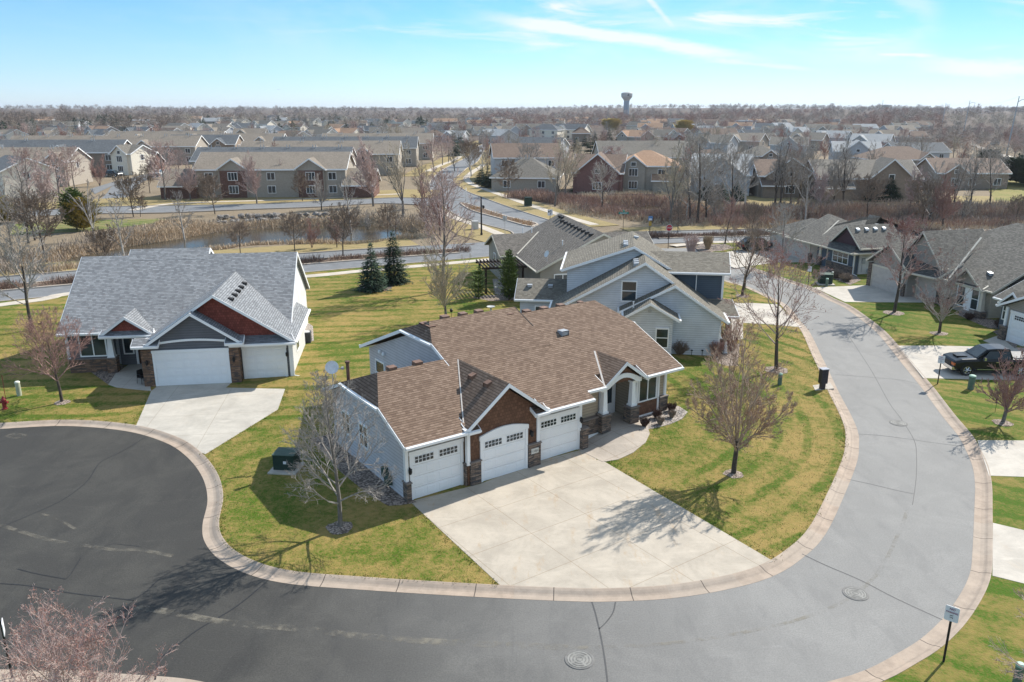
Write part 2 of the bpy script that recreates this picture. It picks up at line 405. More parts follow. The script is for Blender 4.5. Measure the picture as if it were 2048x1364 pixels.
def kerb_mat():
    m, t = new_mat('kerb_concrete'); uv = t('ShaderNodeTexCoord').outputs['UV']; p = worldpos(t)
    s = t('ShaderNodeSeparateXYZ', x0=uv)
    sl = t.m('FLOOR', t.m('DIVIDE', s.outputs[0], 3.05))
    wn = t('ShaderNodeTexWhiteNoise', noise_dimensions='1D'); t.put(wn.inputs['W'], sl)
    n = t.noise(p, 1.4, 5, .7); c = (.40, .315, .245)
    col = t.mix(t.ramp(n, .3, .72), hsvar(c, .82), hsvar(c, 1.12))
    col = t.mix(t.m('MULTIPLY', wn.outputs[0], .4), col, (.42, .37, .31))
    col = t.mix(t.ramp(t.noise(p, 6, 4, .7), .5, .8, 0, .35), col, hsvar(c, .55))
    # water and grime gathers along the flow line of the gutter
    g = t.m('ABSOLUTE', t.m('SUBTRACT', s.outputs[1], .40))
    col = t.mix(t.ramp(t.m('ADD', g, t.m('MULTIPLY', n, .12)), .14, .04, 0, .35), col, (.2, .17, .14))
    fr = t.m('MULTIPLY', t.m('ABSOLUTE', t.m('SUBTRACT', t.m('FRACT', t.m('DIVIDE', s.outputs[0], 3.05)), .5)), 3.05)
    col = t.mix(t.ramp(fr, .028, .01, 0, .85), col, (.05, .045, .04))
    finish(t, col, .85, n, .2, .01, .2)
    MATS['kerb_concrete'] = m; return m
KERB = kerb_mat()
def gravel(name, a, b, scale=9):
    if name in MATS: return MATS[name]
    m, t = new_mat(name); p = worldpos(t)
    v = t('ShaderNodeTexVoronoi', feature='F1', i_Scale=scale); t.put(v.inputs['Vector'], p)
    g = t('ShaderNodeRGBToBW', x0=v.outputs['Color'])
    col = t.mix(g.outputs[0], a, b)
    col = t.mix(t.ramp(v.outputs[0], .3, .75, 0, .8), col, hsvar(a, .25))
    finish(t, col, .9, v.outputs[0], -.9, .05, .2)
    MATS[name] = m; return m
def water():
    m, t = new_mat('pond_water'); p = worldpos(t)
    n = t.noise(t.mapv(p, (1, .6, 1)), 2.6, 3, .6)
    finish(t, t.mix(t.noise(p, .3), (.045, .036, .022), (.075, .06, .038)), .16, n, .12, .05, .14)
    MATS['pond_water'] = m; return m
def bark(name, c1, c2):
    if name in MATS: return MATS[name]
    m, t = new_mat(name); co = t('ShaderNodeTexCoord').outputs['Object']
    n = t.noise(t.mapv(co, (3, 3, .8)), 3, 3, .7)
    finish(t, t.mix(t.ramp(n, .3, .7), c1, c2), .9, None, spec=.15)
    MATS[name] = m; return m
def glass(name='window_glass', c=(.02, .028, .034)):
    if name in MATS: return MATS[name]
    m, t = new_mat(name); co = t('ShaderNodeTexCoord').outputs['Object']
    finish(t, t.mix(t.ramp(t.noise(co, .8, 2), .35, .65), c, hsvar(c, 2.2)), .06, None, spec=.6)
    MATS[name] = m; return m
WHITE = M('white_paint', (.86, .86, .85), .5, .022, 1.0)
CREAM = M('cream_paint', (.62, .57, .47), .55, .05, 1.5)
GLASS = glass(); BLACK = M('black_metal', (.018, .018, .02), .45, .2)
STONE = stone(); CONC_W = concrete('sidewalk_concrete', (.52, .46, .38), stain=.3)
# ---------------------------------------------------------------- ground, ponds
def V2(*pts): return [Vector(p) for p in pts]
def GP(*pts, z=0.0): return [G(x, y, z).xy for x, y in pts]
POND_A = GP((60, 532), (140, 505), (259, 482), (362, 467), (430, 455), (520, 449), (603, 445), (700, 441), (790, 446), (835, 458), (825, 468), (760, 476), (705, 482), (577, 480), (500, 481), (412, 494), (259, 512), (110, 534))
POND_B = GP((1190, 405), (1310, 404), (1350, 421), (1480, 426), (1620, 429), (1800, 428), (2060, 426), (2300, 428), (2300, 446), (2060, 446), (1800, 449), (1560, 446), (1480, 445), (1330, 436), (1215, 424))
def sdist(P, X, Y):
    """signed distance to an outline, negative inside"""
    d = np.full(X.shape, 1e9); ins = np.zeros(X.shape, bool); n = len(P)
    for i in range(n):
        ax, ay = P[i]; bx, by = P[(i + 1) % n]; ex, ey = bx - ax, by - ay
        t = np.clip(((X - ax) * ex + (Y - ay) * ey) / (ex * ex + ey * ey + 1e-9), 0, 1)
        d = np.minimum(d, np.hypot(X - ax - t * ex, Y - ay - t * ey))
        c = ((ay > Y) != (by > Y)) & (X < ex * (Y - ay) / (ey if abs(ey) > 1e-9 else 1e-9) + ax); ins ^= c
    return np.where(ins, -d, d)
def sstep(x, a, b):
    t = np.clip((x - a) / (b - a), 0, 1); return t * t * (3 - 2 * t)
def ground_h(X, Y):
    X = np.asarray(X, float); Y = np.asarray(Y, float)
    h = np.full(X.shape, -.05)
    for P in (POND_A, POND_B):
        d = sdist(P, X, Y); h = h - 1.7 * sstep(d, 3.0, -1.5)
    D = np.hypot(X, Y)
    h = h + (8.0 + 2.2 * np.sin(X / 310.) + 1.6 * np.sin(X / 127. + Y / 400.)) * sstep(D, 1100, 2400)
    h = h + 6 * sstep(D, 700, 1500) * sstep(X, 0, 500) * sstep(X, 1400, 700)      # low wooded rise to the north-east
    h = h + 2.5 * sstep(D, 500, 1100) * sstep(X, -100, -350)
    return h
xs = np.concatenate([[-9000, -5000, -3000, -2000, -1400, -1000], np.arange(-800, -120, 80), np.arange(-110, 150, 2.5), np.arange(150, 900, 80), [1000, 1400, 2000, 3000, 5000, 9000]])
ys = np.concatenate([[-400, -50, 10, 60], np.arange(80, 190, 2.5), np.arange(200, 1600, 90), [1800, 2300, 3000, 4000, 6000, 9000, 15000]])
XX, YY = np.meshgrid(xs, ys); HH = ground_h(XX, YY); nx = len(xs)
gm = MB(); gm.v = list(zip(XX.ravel().tolist(), YY.ravel().tolist(), HH.ravel().tolist()))
gm.f = [(j * nx + i, j * nx + i + 1, (j + 1) * nx + i + 1, (j + 1) * nx + i) for j in range(len(ys) - 1) for i in range(nx - 1)]
setp(gm.build('ground', WILD, smooth=True), kind='structure')
WATER = water()
for P in (POND_A, POND_B): poly_obj('pond_water', offset(P + P[:1], 0)[:-1], -.75, WATER)

# ---------------------------------------------------------------- near street, kerbs, lawns
H_O = Vector((-4.805, 33.85)); H_T = R(35)
def hloc(x, y):
    dx, dy = x - H_O.x, y - H_O.y
    return dx * math.cos(H_T) + dy * math.sin(H_T), -dx * math.sin(H_T) + dy * math.cos(H_T)
def lawn_rise(x, y):
    """the ground climbs half a metre from the garage to the front door"""
    a, b = hloc(x, y)
    f = float(sstep(a, 10.4, 13.5) * sstep(a, 30, 18) * sstep(b, -3.6, .2) * sstep(b, 22, 12))
    return .45 * f
INNER = smooth_line(GP((-60, 862), (0, 858), (130, 852), (250, 862), (330, 885), (375, 915), (405, 955), (415, 1000), (405, 1050), (410, 1085), (440, 1120), (500, 1150), (580, 1168), (700, 1178), (850, 1188), (1010, 1197), (1150, 1203), (1230, 1203), (1340, 1197), (1450, 1180), (1540, 1155), (1600, 1120), (1650, 1070), (1691, 985), (1714, 924), (1718, 891), (1716, 864), (1702, 830), (1677, 783), (1655, 736), (1643, 712), (1620, 665), (1600, 641), (1576, 612), (1542, 594), (1492, 572), (1456, 562)) + V2((21.3, 92), (18.5, 100), (15.5, 105)))
OUTER = smooth_line(V2((-90, 22.2), (-50, 22.4), (-30, 22.4), (-20, 22.35)) + GP((-60, 1338), (73, 1341), (146, 1341), (264, 1349), (381, 1359)) + V2((-8.0, 21.3), (-2, 20.6), (5, 20.7)) + GP((1669, 1360), (1805, 1301), (1872, 1251), (1915, 1197), (1939, 1149), (1945, 1101), (1949, 1012), (1950, 968), (1945, 933), (1933, 903), (1916, 871), (1883, 830), (1842, 774), (1804, 727), (1757, 669), (1719, 637), (1686, 614), (1654, 599), (1615, 578), (1576, 565), (1535, 551)) + V2((27.2, 92), (25.6, 100), (24.5, 105.5)))
PN = smooth_line(V2((-120, 36), (-80, 58), (-49.4, 74.8), (-23, 89.1), (-3, 98.8), (10, 105), (20.5, 109.3), (35, 111.2), (60, 113.5), (120, 119), (260, 132)), 5)
PF = smooth_line(V2((-127, 50), (-87, 70), (-56.5, 86.3), (-27.1, 101), (-4.4, 110.2), (8, 116.0), (20.8, 119.8), (38, 122.3), (64, 124.5), (124, 130), (264, 143)), 5)
road_pts = [p for p in OUTER] + [p for p in INNER[::-1]] + V2((-60, 60), (-90, 60))
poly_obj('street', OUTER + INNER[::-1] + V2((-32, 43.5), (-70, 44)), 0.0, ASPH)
# rolled concrete kerb: flat gutter, rising back
KP = [(0, .006), (.28, .004), (.42, .03), (.56, .085), (.68, .115), (.72, .115), (.74, -.06)]
ribbon('kerb', INNER, KP, KERB)
ribbon('kerb', OUTER, [(-d, z) for d, z in KP][::-1], KERB)
LZ = .10
inn = offset(INNER, .70)
# lawn of the inner block, up to the parkway
PNs = [p for p in offset(PN, -.35) if -60 < p.x < 14.5]
L1 = inn + PNs[::-1] + V2((-62, 66), (-62, 43))
lawn1 = poly_obj('lawn', L1, LZ, LAWN, cut=(2, 22, 33, 62, 1.0), zf=lawn_rise, skirt=.16)
out = offset(OUTER, -.70)
i0 = next(i for i, p in enumerate(out) if p.x > 4 and p.y < 22)
PNr = [p for p in offset(PN, -.35) if 27 < p.x < 130]
poly_obj('lawn', out[i0:] + PNr + V2((130, 20), (5, 10)), LZ, LAWN_FAR, skirt=.16)
poly_obj('lawn', out[:i0] + V2((4.5, 5), (-90, 5)), LZ, LAWN_FAR, skirt=.16)

# parkway with its planted median, and the boulevard going north
asph2 = concrete('old_asphalt', (.19, .195, .20), stain=.1)
CRKD = M('dark_sealed_crack', (.024, .024, .025), .6, .1)
CRK = M('sealed_crack', (.075, .074, .073), .6, .1)
poly_obj('parkway_road', PN + PF[::-1], .004, asph2)
KT = [(0, .01), (.02, .13), (.18, .13), (.20, .0)]
KC = concrete('parkway_kerb', (.46, .39, .32), stain=.3)
ribbon('parkway_kerb', [p for p in PN if p.x < 14.5], [(-d, z) for d, z in KT][::-1], KC)
ribbon('parkway_kerb', [p for p in PN if p.x > 26], [(-d, z) for d, z in KT][::-1], KC)
ribbon('parkway_kerb', [p for p in PF if p.x < -9], KT, KC); ribbon('parkway_kerb', [p for p in PF if p.x > 13], KT, KC)
PM = [(a + b) / 2 for a, b in zip(PN, PF)]
mulch = gravel('dry_mulch', (.17, .115, .085), (.26, .19, .13), 5)
MED = []
for sel in (lambda p: p.x < -6, lambda p: p.x > 20):
    ml = [p for p in PM if sel(p)]
    ribbon('parkway_median', ml, [(1.6, -.02), (1.55, .13), (1.3, .13), (1.25, .10), (-1.25, .10), (-1.3, .13), (-1.55, .13), (-1.6, -.02)], mulch)
    ribbon('parkway_kerb', ml, [(1.62, 0), (1.58, .15), (1.28, .15)], KC); ribbon('parkway_kerb', ml, [(-1.28, .15), (-1.58, .15), (-1.62, 0)], KC)
    MED.append(ml)
SW = lambda name, pts, w_=1.5, z=.125: ribbon(name, smooth_line(pts, 4), [(w_ / 2, z - .1), (w_ / 2, z), (-w_ / 2, z), (-w_ / 2, z - .1)], CONC_W)
SW('sidewalk', V2((-75, 56.5)) + GP((0, 612), (134, 590), (300, 577), (607, 555), (720, 544), (812, 536), (976, 521), (1100, 508), (1230, 499)))
SW('sidewalk', GP((1345, 493), (1420, 486), (1545, 485), (1700, 483), (1900, 481), (2200, 478)))
# boulevard
BL = GP((1030, 470), (1018, 462), (965, 448), (916, 432), (880, 406), (862, 385), (862, 362), (885, 340), (913, 325), (937, 313), (946, 302), (955, 293), (972, 286.5), (985, 281))
BR = GP((1150, 456), (1092, 439), (1018, 415), (965, 395.5), (937, 385), (918, 374), (907, 366), (907.5, 358), (920, 348), (934, 336), (948, 328), (958, 319), (965, 306), (972, 296), (983, 287), (1002, 281))
BLs, BRs = smooth_line(BL, 5), smooth_line(BR, 5)
poly_obj('boulevard_road', BLs + BRs[::-1], .008, asph2)
ribbon('boulevard_kerb', BLs, KT, KC); ribbon('boulevard_kerb', BRs, [(-d, z) for d, z in KT][::-1], KC)
poly_obj('verge', [p for p in offset(BLs, .2) if p.y > 215] + [p for p in offset(BLs, 9) if p.y > 215][::-1], .02, VERGE)
poly_obj('verge', GP((1030, 474), (1016, 461), (965, 447), (912, 431), (880, 408), (868, 412), (880, 445), (915, 470), (975, 486)), .02, VERGE)
ribbon('verge', BRs, [(-.2, .02), (-8, .02)][::-1], VERGE)
SW('sidewalk', GP((1003, 470), (955, 451), (913, 437), (868, 415)), 1.6, .05)
SW('sidewalk', GP((1190, 450), (1120, 430), (1062, 411), (1000, 389), (960, 375), (940, 366), (933, 356), (945, 344), (960, 335), (966, 329)), 1.7, .05)
SW('sidewalk', GP((855, 343), (880, 331), (913, 318), (925, 306), (932, 297), (945, 290)), 1.8, .05)
isl = GP((921, 406), (940, 410), (965, 418), (1018, 435), (1071, 447), (1068, 452), (1055, 453), (1001, 438), (948, 423), (925, 411))
poly_obj('boulevard_median', isl, .12, mulch, skirt=.14)
ribbon('boulevard_kerb', smooth_line(isl + isl[:1], 3), [(-.2, 0), (-.16, .17), (.15, .17), (.18, .0)], KC)
# verges, banks and lanes round the townhouses
poly_obj('verge', [p for p in offset(PF, .3) if p.x < -10] + [p for p in offset(PF, 7.5) if p.x < -14][::-1], .02, VERGE)
poly_obj('verge', [p for p in offset(PF, .3) if p.x > 16] + [p for p in offset(PF, 5.0) if p.x > 14][::-1], .02, VERGE)
LANE_N = smooth_line(GP((-120, 452), (22, 437), (180, 428), (330, 426), (500, 419), (640, 414), (740, 408), (800, 408), (868, 412)), 4)
LANE_F = smooth_line(GP((-120, 438), (22, 425), (180, 415), (330, 412), (500, 409), (640, 403), (740, 398), (800, 396), (868, 398)), 4)
poly_obj('townhouse_road', LANE_N + LANE_F[::-1], .01, asph2)
ribbon('townhouse_kerb', LANE_N, [(-d, z) for d, z in KT][::-1], KC); ribbon('townhouse_kerb', LANE_F, KT, KC)
SW('sidewalk', GP((262, 421), (330, 409), (400, 405), (500, 402), (640, 397), (740, 391), (800, 388)), 1.6, .05)
poly_obj('verge', [p + Vector((0, 18)) for p in LANE_F] + LANE_F[::-1], .02, VERGE)
SIDE = GP((172, 420), (200, 400), (215, 385), (222, 374), (250, 360), (285, 349), (345, 343), (352, 349), (300, 357), (278, 368), (262, 385), (250, 400), (243, 418))
poly_obj('townhouse_lane', SIDE, .014, asph2)
poly_obj('townhouse_lane', GP((180, 378), (225, 364), (245, 357), (250, 362), (222, 373), (190, 388)), .018, asph2)
poly_obj('lawn_bank', GP((20, 470), (20, 448), (180, 440), (330, 437), (330, 444), (180, 462)), .0, grass_mat('bank_grass', (.09, .15, .03), (.25, .22, .10), (.2, .15, .08), 'diag', .5))
# back gardens and open ground on the far side of the right-hand pond
poly_obj('lawn_bank', GP((1190, 382), (1340, 380), (1340, 394), (1190, 394)), .02, MATS['bank_grass'])
poly_obj('lawn_bank', GP((1480, 392), (1960, 392), (2100, 395), (2100, 412), (1500, 412)), .02, VERGE)
poly_obj('lawn_bank', GP((1970, 318), (2030, 330), (2130, 380), (2130, 406), (1990, 402), (1960, 350)), .03, grass_mat('field_grass', (.10, .17, .03), (.30, .25, .10), (.2, .15, .08), 'diag', .45))
poly_obj('path', GP((1935, 287), (1945, 286), (1998, 306), (2060, 322), (2060, 328), (1990, 310)), .05, CONC_W)
poly_obj('far_field', GP((1840, 245), (1905, 243), (1905, 251), (1840, 252)), .1, VERGE)

# driveways and walks
DRIVE = concrete('driveway_concrete', (.455, .40, .325), (3.05, 2.75, H_O.x, H_O.y), H_T, .7)
dz = LZ + .012
EXC = []
def driveway(name, pts, mat, z=dz, **kw): EXC.append([(p[0], p[1]) for p in pts]); return poly_obj(name, pts, z, mat, skirt=.12, **kw)
driveway('driveway', GP((820, 1007), (1002, 1177)) + [p for p in inn if -.3 < p.x < 10.2 and p.y < 30] + GP((1546, 1127), (1207, 926), (1164, 903), (1075, 926), (960, 972)), DRIVE)
def walk_rise(x, y): return lawn_rise(x, y) + .012
def hw(a, b): return Vector((H_O.x + a * math.cos(H_T) - b * math.sin(H_T), H_O.y + a * math.sin(H_T) + b * math.cos(H_T)))
driveway('walk', [hw(*q) for q in ((10.45, -1.75), (11.3, -2.05), (12.4, -2.0), (13.7, -1.6), (14.6, -1.0), (15.15, -.2), (15.2, .7), (15.2, 2.9), (12.5, 2.9), (12.5, 1.0), (10.4, 1.0))], concrete('walk_concrete', (.45, .39, .325), (1.6, 1.9, hw(13.0, .2).x, hw(13.0, .2).y), H_T, .35), cut=(2, 14, 36, 48, .6), zf=walk_rise)
PALE = concrete('pale_concrete', (.47, .435, .375), (3.6, 3.2, -15.3, 52.1), R(8), .25)
driveway('driveway', GP((272, 856), (303, 785), (325, 768), (462, 764), (575, 754), (578, 760), (556, 822), (411, 912)) + [p for p in inn if -21.9 < p.x < -16.6 and p.y > 38][::-1], PALE)
driveway('walk', GP((217, 772), (232, 750), (262, 729), (296, 729), (300, 772), (303, 785), (262, 781), (234, 778)), PALE, z=dz + .006)
WALKC = concrete('plain_concrete', (.50, .455, .39), stain=.25)
driveway('driveway', GP((1469, 608), (1500, 608), (1556, 611), (1584, 640), (1603, 657), (1540, 651), (1486, 648), (1486, 680), (1470, 683), (1462, 683), (1462, 612)), WALKC)
driveway('driveway', GP((1628, 577), (1760, 571), (1800, 560), (1880, 600), (1860, 607), (1690, 606)), WALKC)
driveway('driveway', GP((1447, 507), (1530, 490), (1600, 508), (1625, 528), (1600, 526), (1548, 527), (1470, 538), (1450, 530)), WALKC)
driveway('driveway', GP((1795, 694), (1880, 694), (2010, 697), (2100, 700), (2100, 765), (1846, 759)), WALKC)
driveway('walk', GP((1966, 684), (2000, 672), (2030, 672), (2030, 700), (2008, 700)), WALKC, z=dz + .006)
driveway('driveway', GP((1954, 884), (2120, 885), (2120, 960), (1977, 955)), WALKC)
driveway('driveway', GP((1985, 1050), (2120, 1082), (2120, 1190), (1984, 1156)), WALKC)
poly_obj('mailbox_pad', GP((1625, 774), (1660, 768), (1668, 780), (1630, 784)), LZ + .02, WALKC, skirt=.1)
# planting beds of river rock and bark
ROCK = gravel('river_rock', (.34, .29, .25), (.55, .49, .43), 11); DARKROCK = gravel('dark_rock', (.24, .185, .15), (.43, .35, .29), 9)
BARKM = gravel('bark_mulch', (.25, .19, .15), (.45, .37, .30), 10)
bed = lambda pts, m, z=.02, **k: EXC.append([(p[0], p[1]) for p in pts]) or poly_obj('rock_bed', pts, LZ + z, m, skirt=.08, **k)
bed([hw(*q) for q in ((14.2, -.45), (15.2, -.65), (16.4, -.75), (17.6, -.6), (18.6, -.1), (18.9, .9), (18.3, 1.6), (15.2, 1.4), (15.2, .2), (14.8, -.2))], ROCK, cut=(2, 18, 36, 50, .6), zf=lawn_rise)
bed([hw(*q) for q in ((-.95, .4), (-.45, .1), (.3, -.1), (.3, 10), (-1.0, 10), (-1.3, 5), (-1.2, 2))], DARKROCK)
bed(GP((578, 757), (600, 753), (600, 720), (612, 690), (628, 684), (626, 655), (605, 640), (588, 690)), ROCK)
bed(GP((180, 745), (217, 772), (232, 750), (250, 735), (180, 720)), DARKROCK)
bed(GP((717, 585), (740, 588), (775, 583), (800, 572), (808, 565), (770, 560), (720, 572)), BARKM)
bed(GP((940, 602), (965, 605), (1030, 602), (1030, 590), (950, 594)), BARKM)
bed(GP((1425, 720), (1440, 735), (1475, 735), (1480, 690), (1445, 690)), DARKROCK)
bed(GP((1640, 548), (1700, 572), (1722, 562), (1705, 548), (1640, 530)), DARKROCK)
bed(GP((1915, 632), (1975, 658), (2010, 662), (2005, 645), (1975, 640), (1925, 612)), DARKROCK)
bed(GP((1985, 665), (2030, 700), (2036, 690), (2036, 655)), DARKROCK)
bed(GP((990, 590), (1040, 598), (1045, 560), (985, 560)), ROCK)
bed(GP((1390, 497), (1400, 505), (1440, 504), (1470, 497), (1450, 490), (1400, 490)), DARKROCK)
# sealed cracks and saw cuts in the asphalt
def strip(name, pts, wd, z, m):
    return ribbon(name, smooth_line(GP(*pts), 5), [(wd / 2, z), (-wd / 2, z)], m)
for pts, wd in (([(1184, 1204), (1193, 1235), (1205, 1290), (1213, 1345), (1216, 1380)], .055), ([(1231, 1204), (1226, 1225), (1212, 1245), (1198, 1258)], .05),
                ([(532, 1165), (470, 1215), (395, 1260), (350, 1295), (318, 1320), (310, 1360)], .06), ([(380, 1127), (330, 1150), (290, 1185), (268, 1200), (235, 1235)], .045), ([(0, 1167), (60, 1172), (140, 1186), (268, 1201)], .05),
                ([(35, 1138), (75, 1148), (130, 1158)], .045), ([(0, 1055), (60, 1030), (125, 1000), (175, 962), (200, 925), (240, 905), (290, 875)], .04), ([(205, 1095), (225, 1088), (250, 1090), (280, 1093)], .03), ([(162, 1115), (140, 1150), (128, 1160)], .03),
                ([(1604, 1108), (1650, 1130), (1720, 1160), (1790, 1196), (1885, 1240)], .05), ([(1693, 958), (1740, 968), (1790, 980), (1828, 988)], .035), ([(1715, 868), (1760, 871), (1816, 878), (1870, 886), (1930, 893)], .04), ([(1670, 749), (1745, 755), (1800, 760), (1838, 768)], .035),
                ([(1690, 660), (1716, 700), (1745, 745), (1778, 805), (1800, 835), (1828, 880), (1833, 915), (1832, 960), (1825, 1010)], .03)):
    strip('road_crack', pts, wd, .006, CRK if pts[0][0] > 1000 else CRKD)
def dusty(name, c):
    m, t = new_mat(name); p = worldpos(t)
    a = t.ramp(t.m('ADD', t.noise(p, 2.2, 5, .7), t.m('MULTIPLY', t.noise(p, .5, 2), .5)), .66, 1.0, 0, .5)
    d = t('ShaderNodeBsdfDiffuse', i_Color=c); tr = t('ShaderNodeBsdfTransparent')
    t('ShaderNodeOutputMaterial', x0=t('ShaderNodeMixShader', x0=a, x1=tr.outputs[0], x2=d.outputs[0])); return m
DUST = dusty('road_dust', (.33, .30, .24, 1))
for pts, wd in (([(270, 1215), (340, 1224), (450, 1245), (600, 1258), (750, 1275), (900, 1285), (1060, 1292), (1140, 1296)], .34), ([(1140, 1296), (1300, 1290), (1450, 1272), (1600, 1238), (1700, 1195), (1760, 1140), (1800, 1060), (1815, 1020)], .16), ([(0, 1050), (100, 1080), (190, 1094), (230, 1100), (280, 1100), (345, 1112)], .22),
                ([(80, 1028), (110, 1035), (150, 1058)], .15), ([(20, 868), (38, 873), (52, 869)], .7)):
    strip('road_dust', pts, wd, .009, DUST)
# ---------------------------------------------------------------- houses
class House:
    """one house: parts collect in local metres (a to the right along the front, b to the back, z up)"""
    def __init__(s, name, label, origin, deg, cat='house', group=None, z=LZ):
        s.root = empty(name, (origin[0], origin[1], z), R(deg), label, cat, group); s.d = {}; s.kids = []
    def part(s, key, mat=None):
        if key not in s.d: s.d[key] = (MB(), mat)
        return s.d[key][0]
    def done(s):
        objs = {}
        for k, (mb, mat) in s.d.items():
            nm = k.split('@')[0]
            objs[k] = mb.build(nm, mat, s.root)
        for par, mb, nm, mat, kw in s.kids:
            mb.build(nm, mat, objs.get(par, s.root) if par else s.root, **kw)
        s.objs = objs; return s
    def roof(s, polys, mat, trim, t=.17, key='roof', no=(), tk='fascia', th=.2, gut=True):
        rb = s.part(key, mat); tb = s.part(tk, trim); edges = {}
        q = lambda p: (round(p[0], 2), round(p[1], 2), round(p[2], 2))
        for P in polys:
            n = len(P); rb.add(P, [tuple(range(n))]); rb.add([(p[0], p[1], p[2] - t) for p in P], [tuple(range(n))[::-1]])
            for i in range(n):
                a, b = q(P[i]), q(P[(i + 1) % n])
                if (b, a) in edges: edges.pop((b, a))
                else: edges[(a, b)] = 1
        for (a, b) in edges:
            rb.add([a, b, (b[0], b[1], b[2] - t), (a[0], a[1], a[2] - t)], [(0, 3, 2, 1)])
            if any(f(a, b) for f in no): continue
            A, B = Vector(a), Vector(b)
            tb.board(A, B, .045, th, -.012)
            if gut and abs(a[2] - b[2]) < .02:       # eaves carry a gutter
                d = (B - A).normalized(); nn = Vector((d.y, -d.x, 0))
                tb.board(A + nn * .05, B + nn * .05, .10, .11, -.03)
    def gable(s, ax, lo, hi, e0, e1, z0, zr, mat, trim, rp=None, z1=None, clip0=None, clip1=None, no=(), key='roof', wall=None, wkey='wall', inset=(.45, .45), gin=(.35, .35), base=0.0, drop=.2, **kw):
        """ridge along ax ('a' or 'b') from lo to hi; eaves at e0 (height z0) and e1 (z1); clip = height of a clipped gable, or the eave height for a hip"""
        z1 = z0 if z1 is None else z1; rp = (e0 + e1) / 2 if rp is None else rp
        P = (lambda l, c, z: (l, c, z)) if ax == 'a' else (lambda l, c, z: (c, l, z))
        s0, s1 = (zr - z0) / (rp - e0), (zr - z1) / (e1 - rp)
        f, bk, ex = [], [], []
        def end(L, clip, sgn):
            if clip is None: return [P(L, e0, z0), P(L, rp, zr)], [P(L, rp, zr), P(L, e1, z1)], None
            r = (zr - clip) / ((s0 + s1) / 2 if clip <= z0 + .02 else .88); c0 = rp - (zr - clip) / s0; c1 = rp + (zr - clip) / s1
            top = P(L - sgn * r, rp, zr)
            ff = [P(L, e0, z0)] + ([P(L, c0, clip)] if clip > z0 + .01 else []) + [top]
            bb = [top] + ([P(L, c1, clip)] if clip > z1 + .01 else []) + [P(L, e1, z1)]
            return ff, bb, [P(L, c0, clip), P(L, c1, clip), top]
        f0, b0, h0 = end(lo, clip0, -1); f1, b1, h1 = end(hi, clip1, 1)
        front = f0[::-1]; front = f0[:1] + f1[:1] + f1[1:] + f0[1:][::-1]
        back = b1[-1:] + b0[-1:] + b0[:-1][::-1] + b1[:-1]
        polys = [front, back]
        if h0: polys.append([h0[1], h0[0], h0[2]])
        if h1: polys.append([h1[0], h1[1], h1[2]])
        if ax == 'b': polys = [p[::-1] for p in polys]
        s.roof(polys, mat, trim, key=key, no=no, **kw)
        if wall:
            w0, w1 = e0 + inset[0], e1 - inset[1]
            y0, y1 = z0 + s0 * inset[0] - drop, z1 + s1 * inset[1] - drop
            prof = [(w0, base), (w1, base), (w1, y1)]
            cl = [c for c in (clip0, clip1) if c is not None]
            if cl and max(cl) < zr:
                zc = min(cl) - drop
                prof += [(rp + (zr - drop - zc) / s1, zc), (rp - (zr - drop - zc) / s0, zc)]
            else: prof += [(rp, zr - drop)]
            prof += [(w0, y0)]
            if ax == 'a': s.part(wkey, wall).prism(prof, 'a', lo + gin[0], hi - gin[1])
            else: s.part(wkey, wall).prism(prof, 'b', lo + gin[0], hi - gin[1])
    def window(s, face, at, c0, c1, z0, z1, mull=1, rail=True, frame=None, nm='window', pane=None, grid=0):
        """face 'f' looks to -b, 'k' to +b, 'l' to -a, 'r' to +a"""
        frame = frame or WHITE; o = {'f': -1, 'k': 1, 'l': -1, 'r': 1}[face]
        m, g = MB(), MB(); W_ = .09
        def bx(mb, u0, u1, v0, v1, d0, d1):
            lo, hi = sorted((at + o * d0, at + o * d1))
            if face in 'fk': mb.box(u0, u1, lo, hi, v0, v1)
            else: mb.box(lo, hi, u0, u1, v0, v1)
        bx(m, c0 - W_, c1 + W_, z0 - W_, z0, -.03, .05); bx(m, c0 - W_, c1 + W_, z1, z1 + W_ * 1.2, -.03, .055)
        bx(m, c0 - W_, c0, z0, z1, -.03, .05); bx(m, c1, c1 + W_, z0, z1, -.03, .05)
        for k in range(1, mull + 1):
            u = c0 + (c1 - c0) * k / (mull + 1); bx(m, u - .035, u + .035, z0, z1, -.02, .04)
        if rail: v = z0 + (z1 - z0) * .52; bx(m, c0, c1, v - .03, v + .03, -.02, .038)
        if grid:
            n = grid * (mull + 1)
            for k in range(1, n): bx(m, c0 + (c1 - c0) * k / n - .01, c0 + (c1 - c0) * k / n + .01, z0, z1, -.02, .022)
            for k in (1, 2, 4, 5): bx(m, c0, c1, z0 + (z1 - z0) * k / 6 - .01, z0 + (z1 - z0) * k / 6 + .01, -.02, .021)
        bx(g, c0, c1, z0, z1, -.02, .012)
        key = '%s@%d' % (nm, len(s.d)); s.d[key] = (m, frame)
        s.kids.append((key, g, 'pane', pane or GLASS, {}))
    def garage(s, at, a0, a1, z0, z1, frame=None, col=None, lites=0, cols=4, arch=0.0, panels=4):
        frame = frame or WHITE; col = col or WHITE
        f = MB(); W_ = .14
        f.box(a0 - W_, a0, at - .05, at + .02, z0, z1); f.box(a1, a1 + W_, at - .05, at + .02, z0, z1)
        if arch:
            n = 12; top = [(a0 - W_ - .04 + (a1 - a0 + 2 * W_ + .08) * k / n, z1 + .22 + arch * math.sin(math.pi * k / n)) for k in range(n + 1)]
            f.prism([(a0 - W_ - .04, z1), (a1 + W_ + .04, z1)] + top[::-1], 'b', at - .07, at + .02)
        else: f.box(a0 - W_ - .03, a1 + W_ + .03, at - .065, at + .02, z1, z1 + .19)
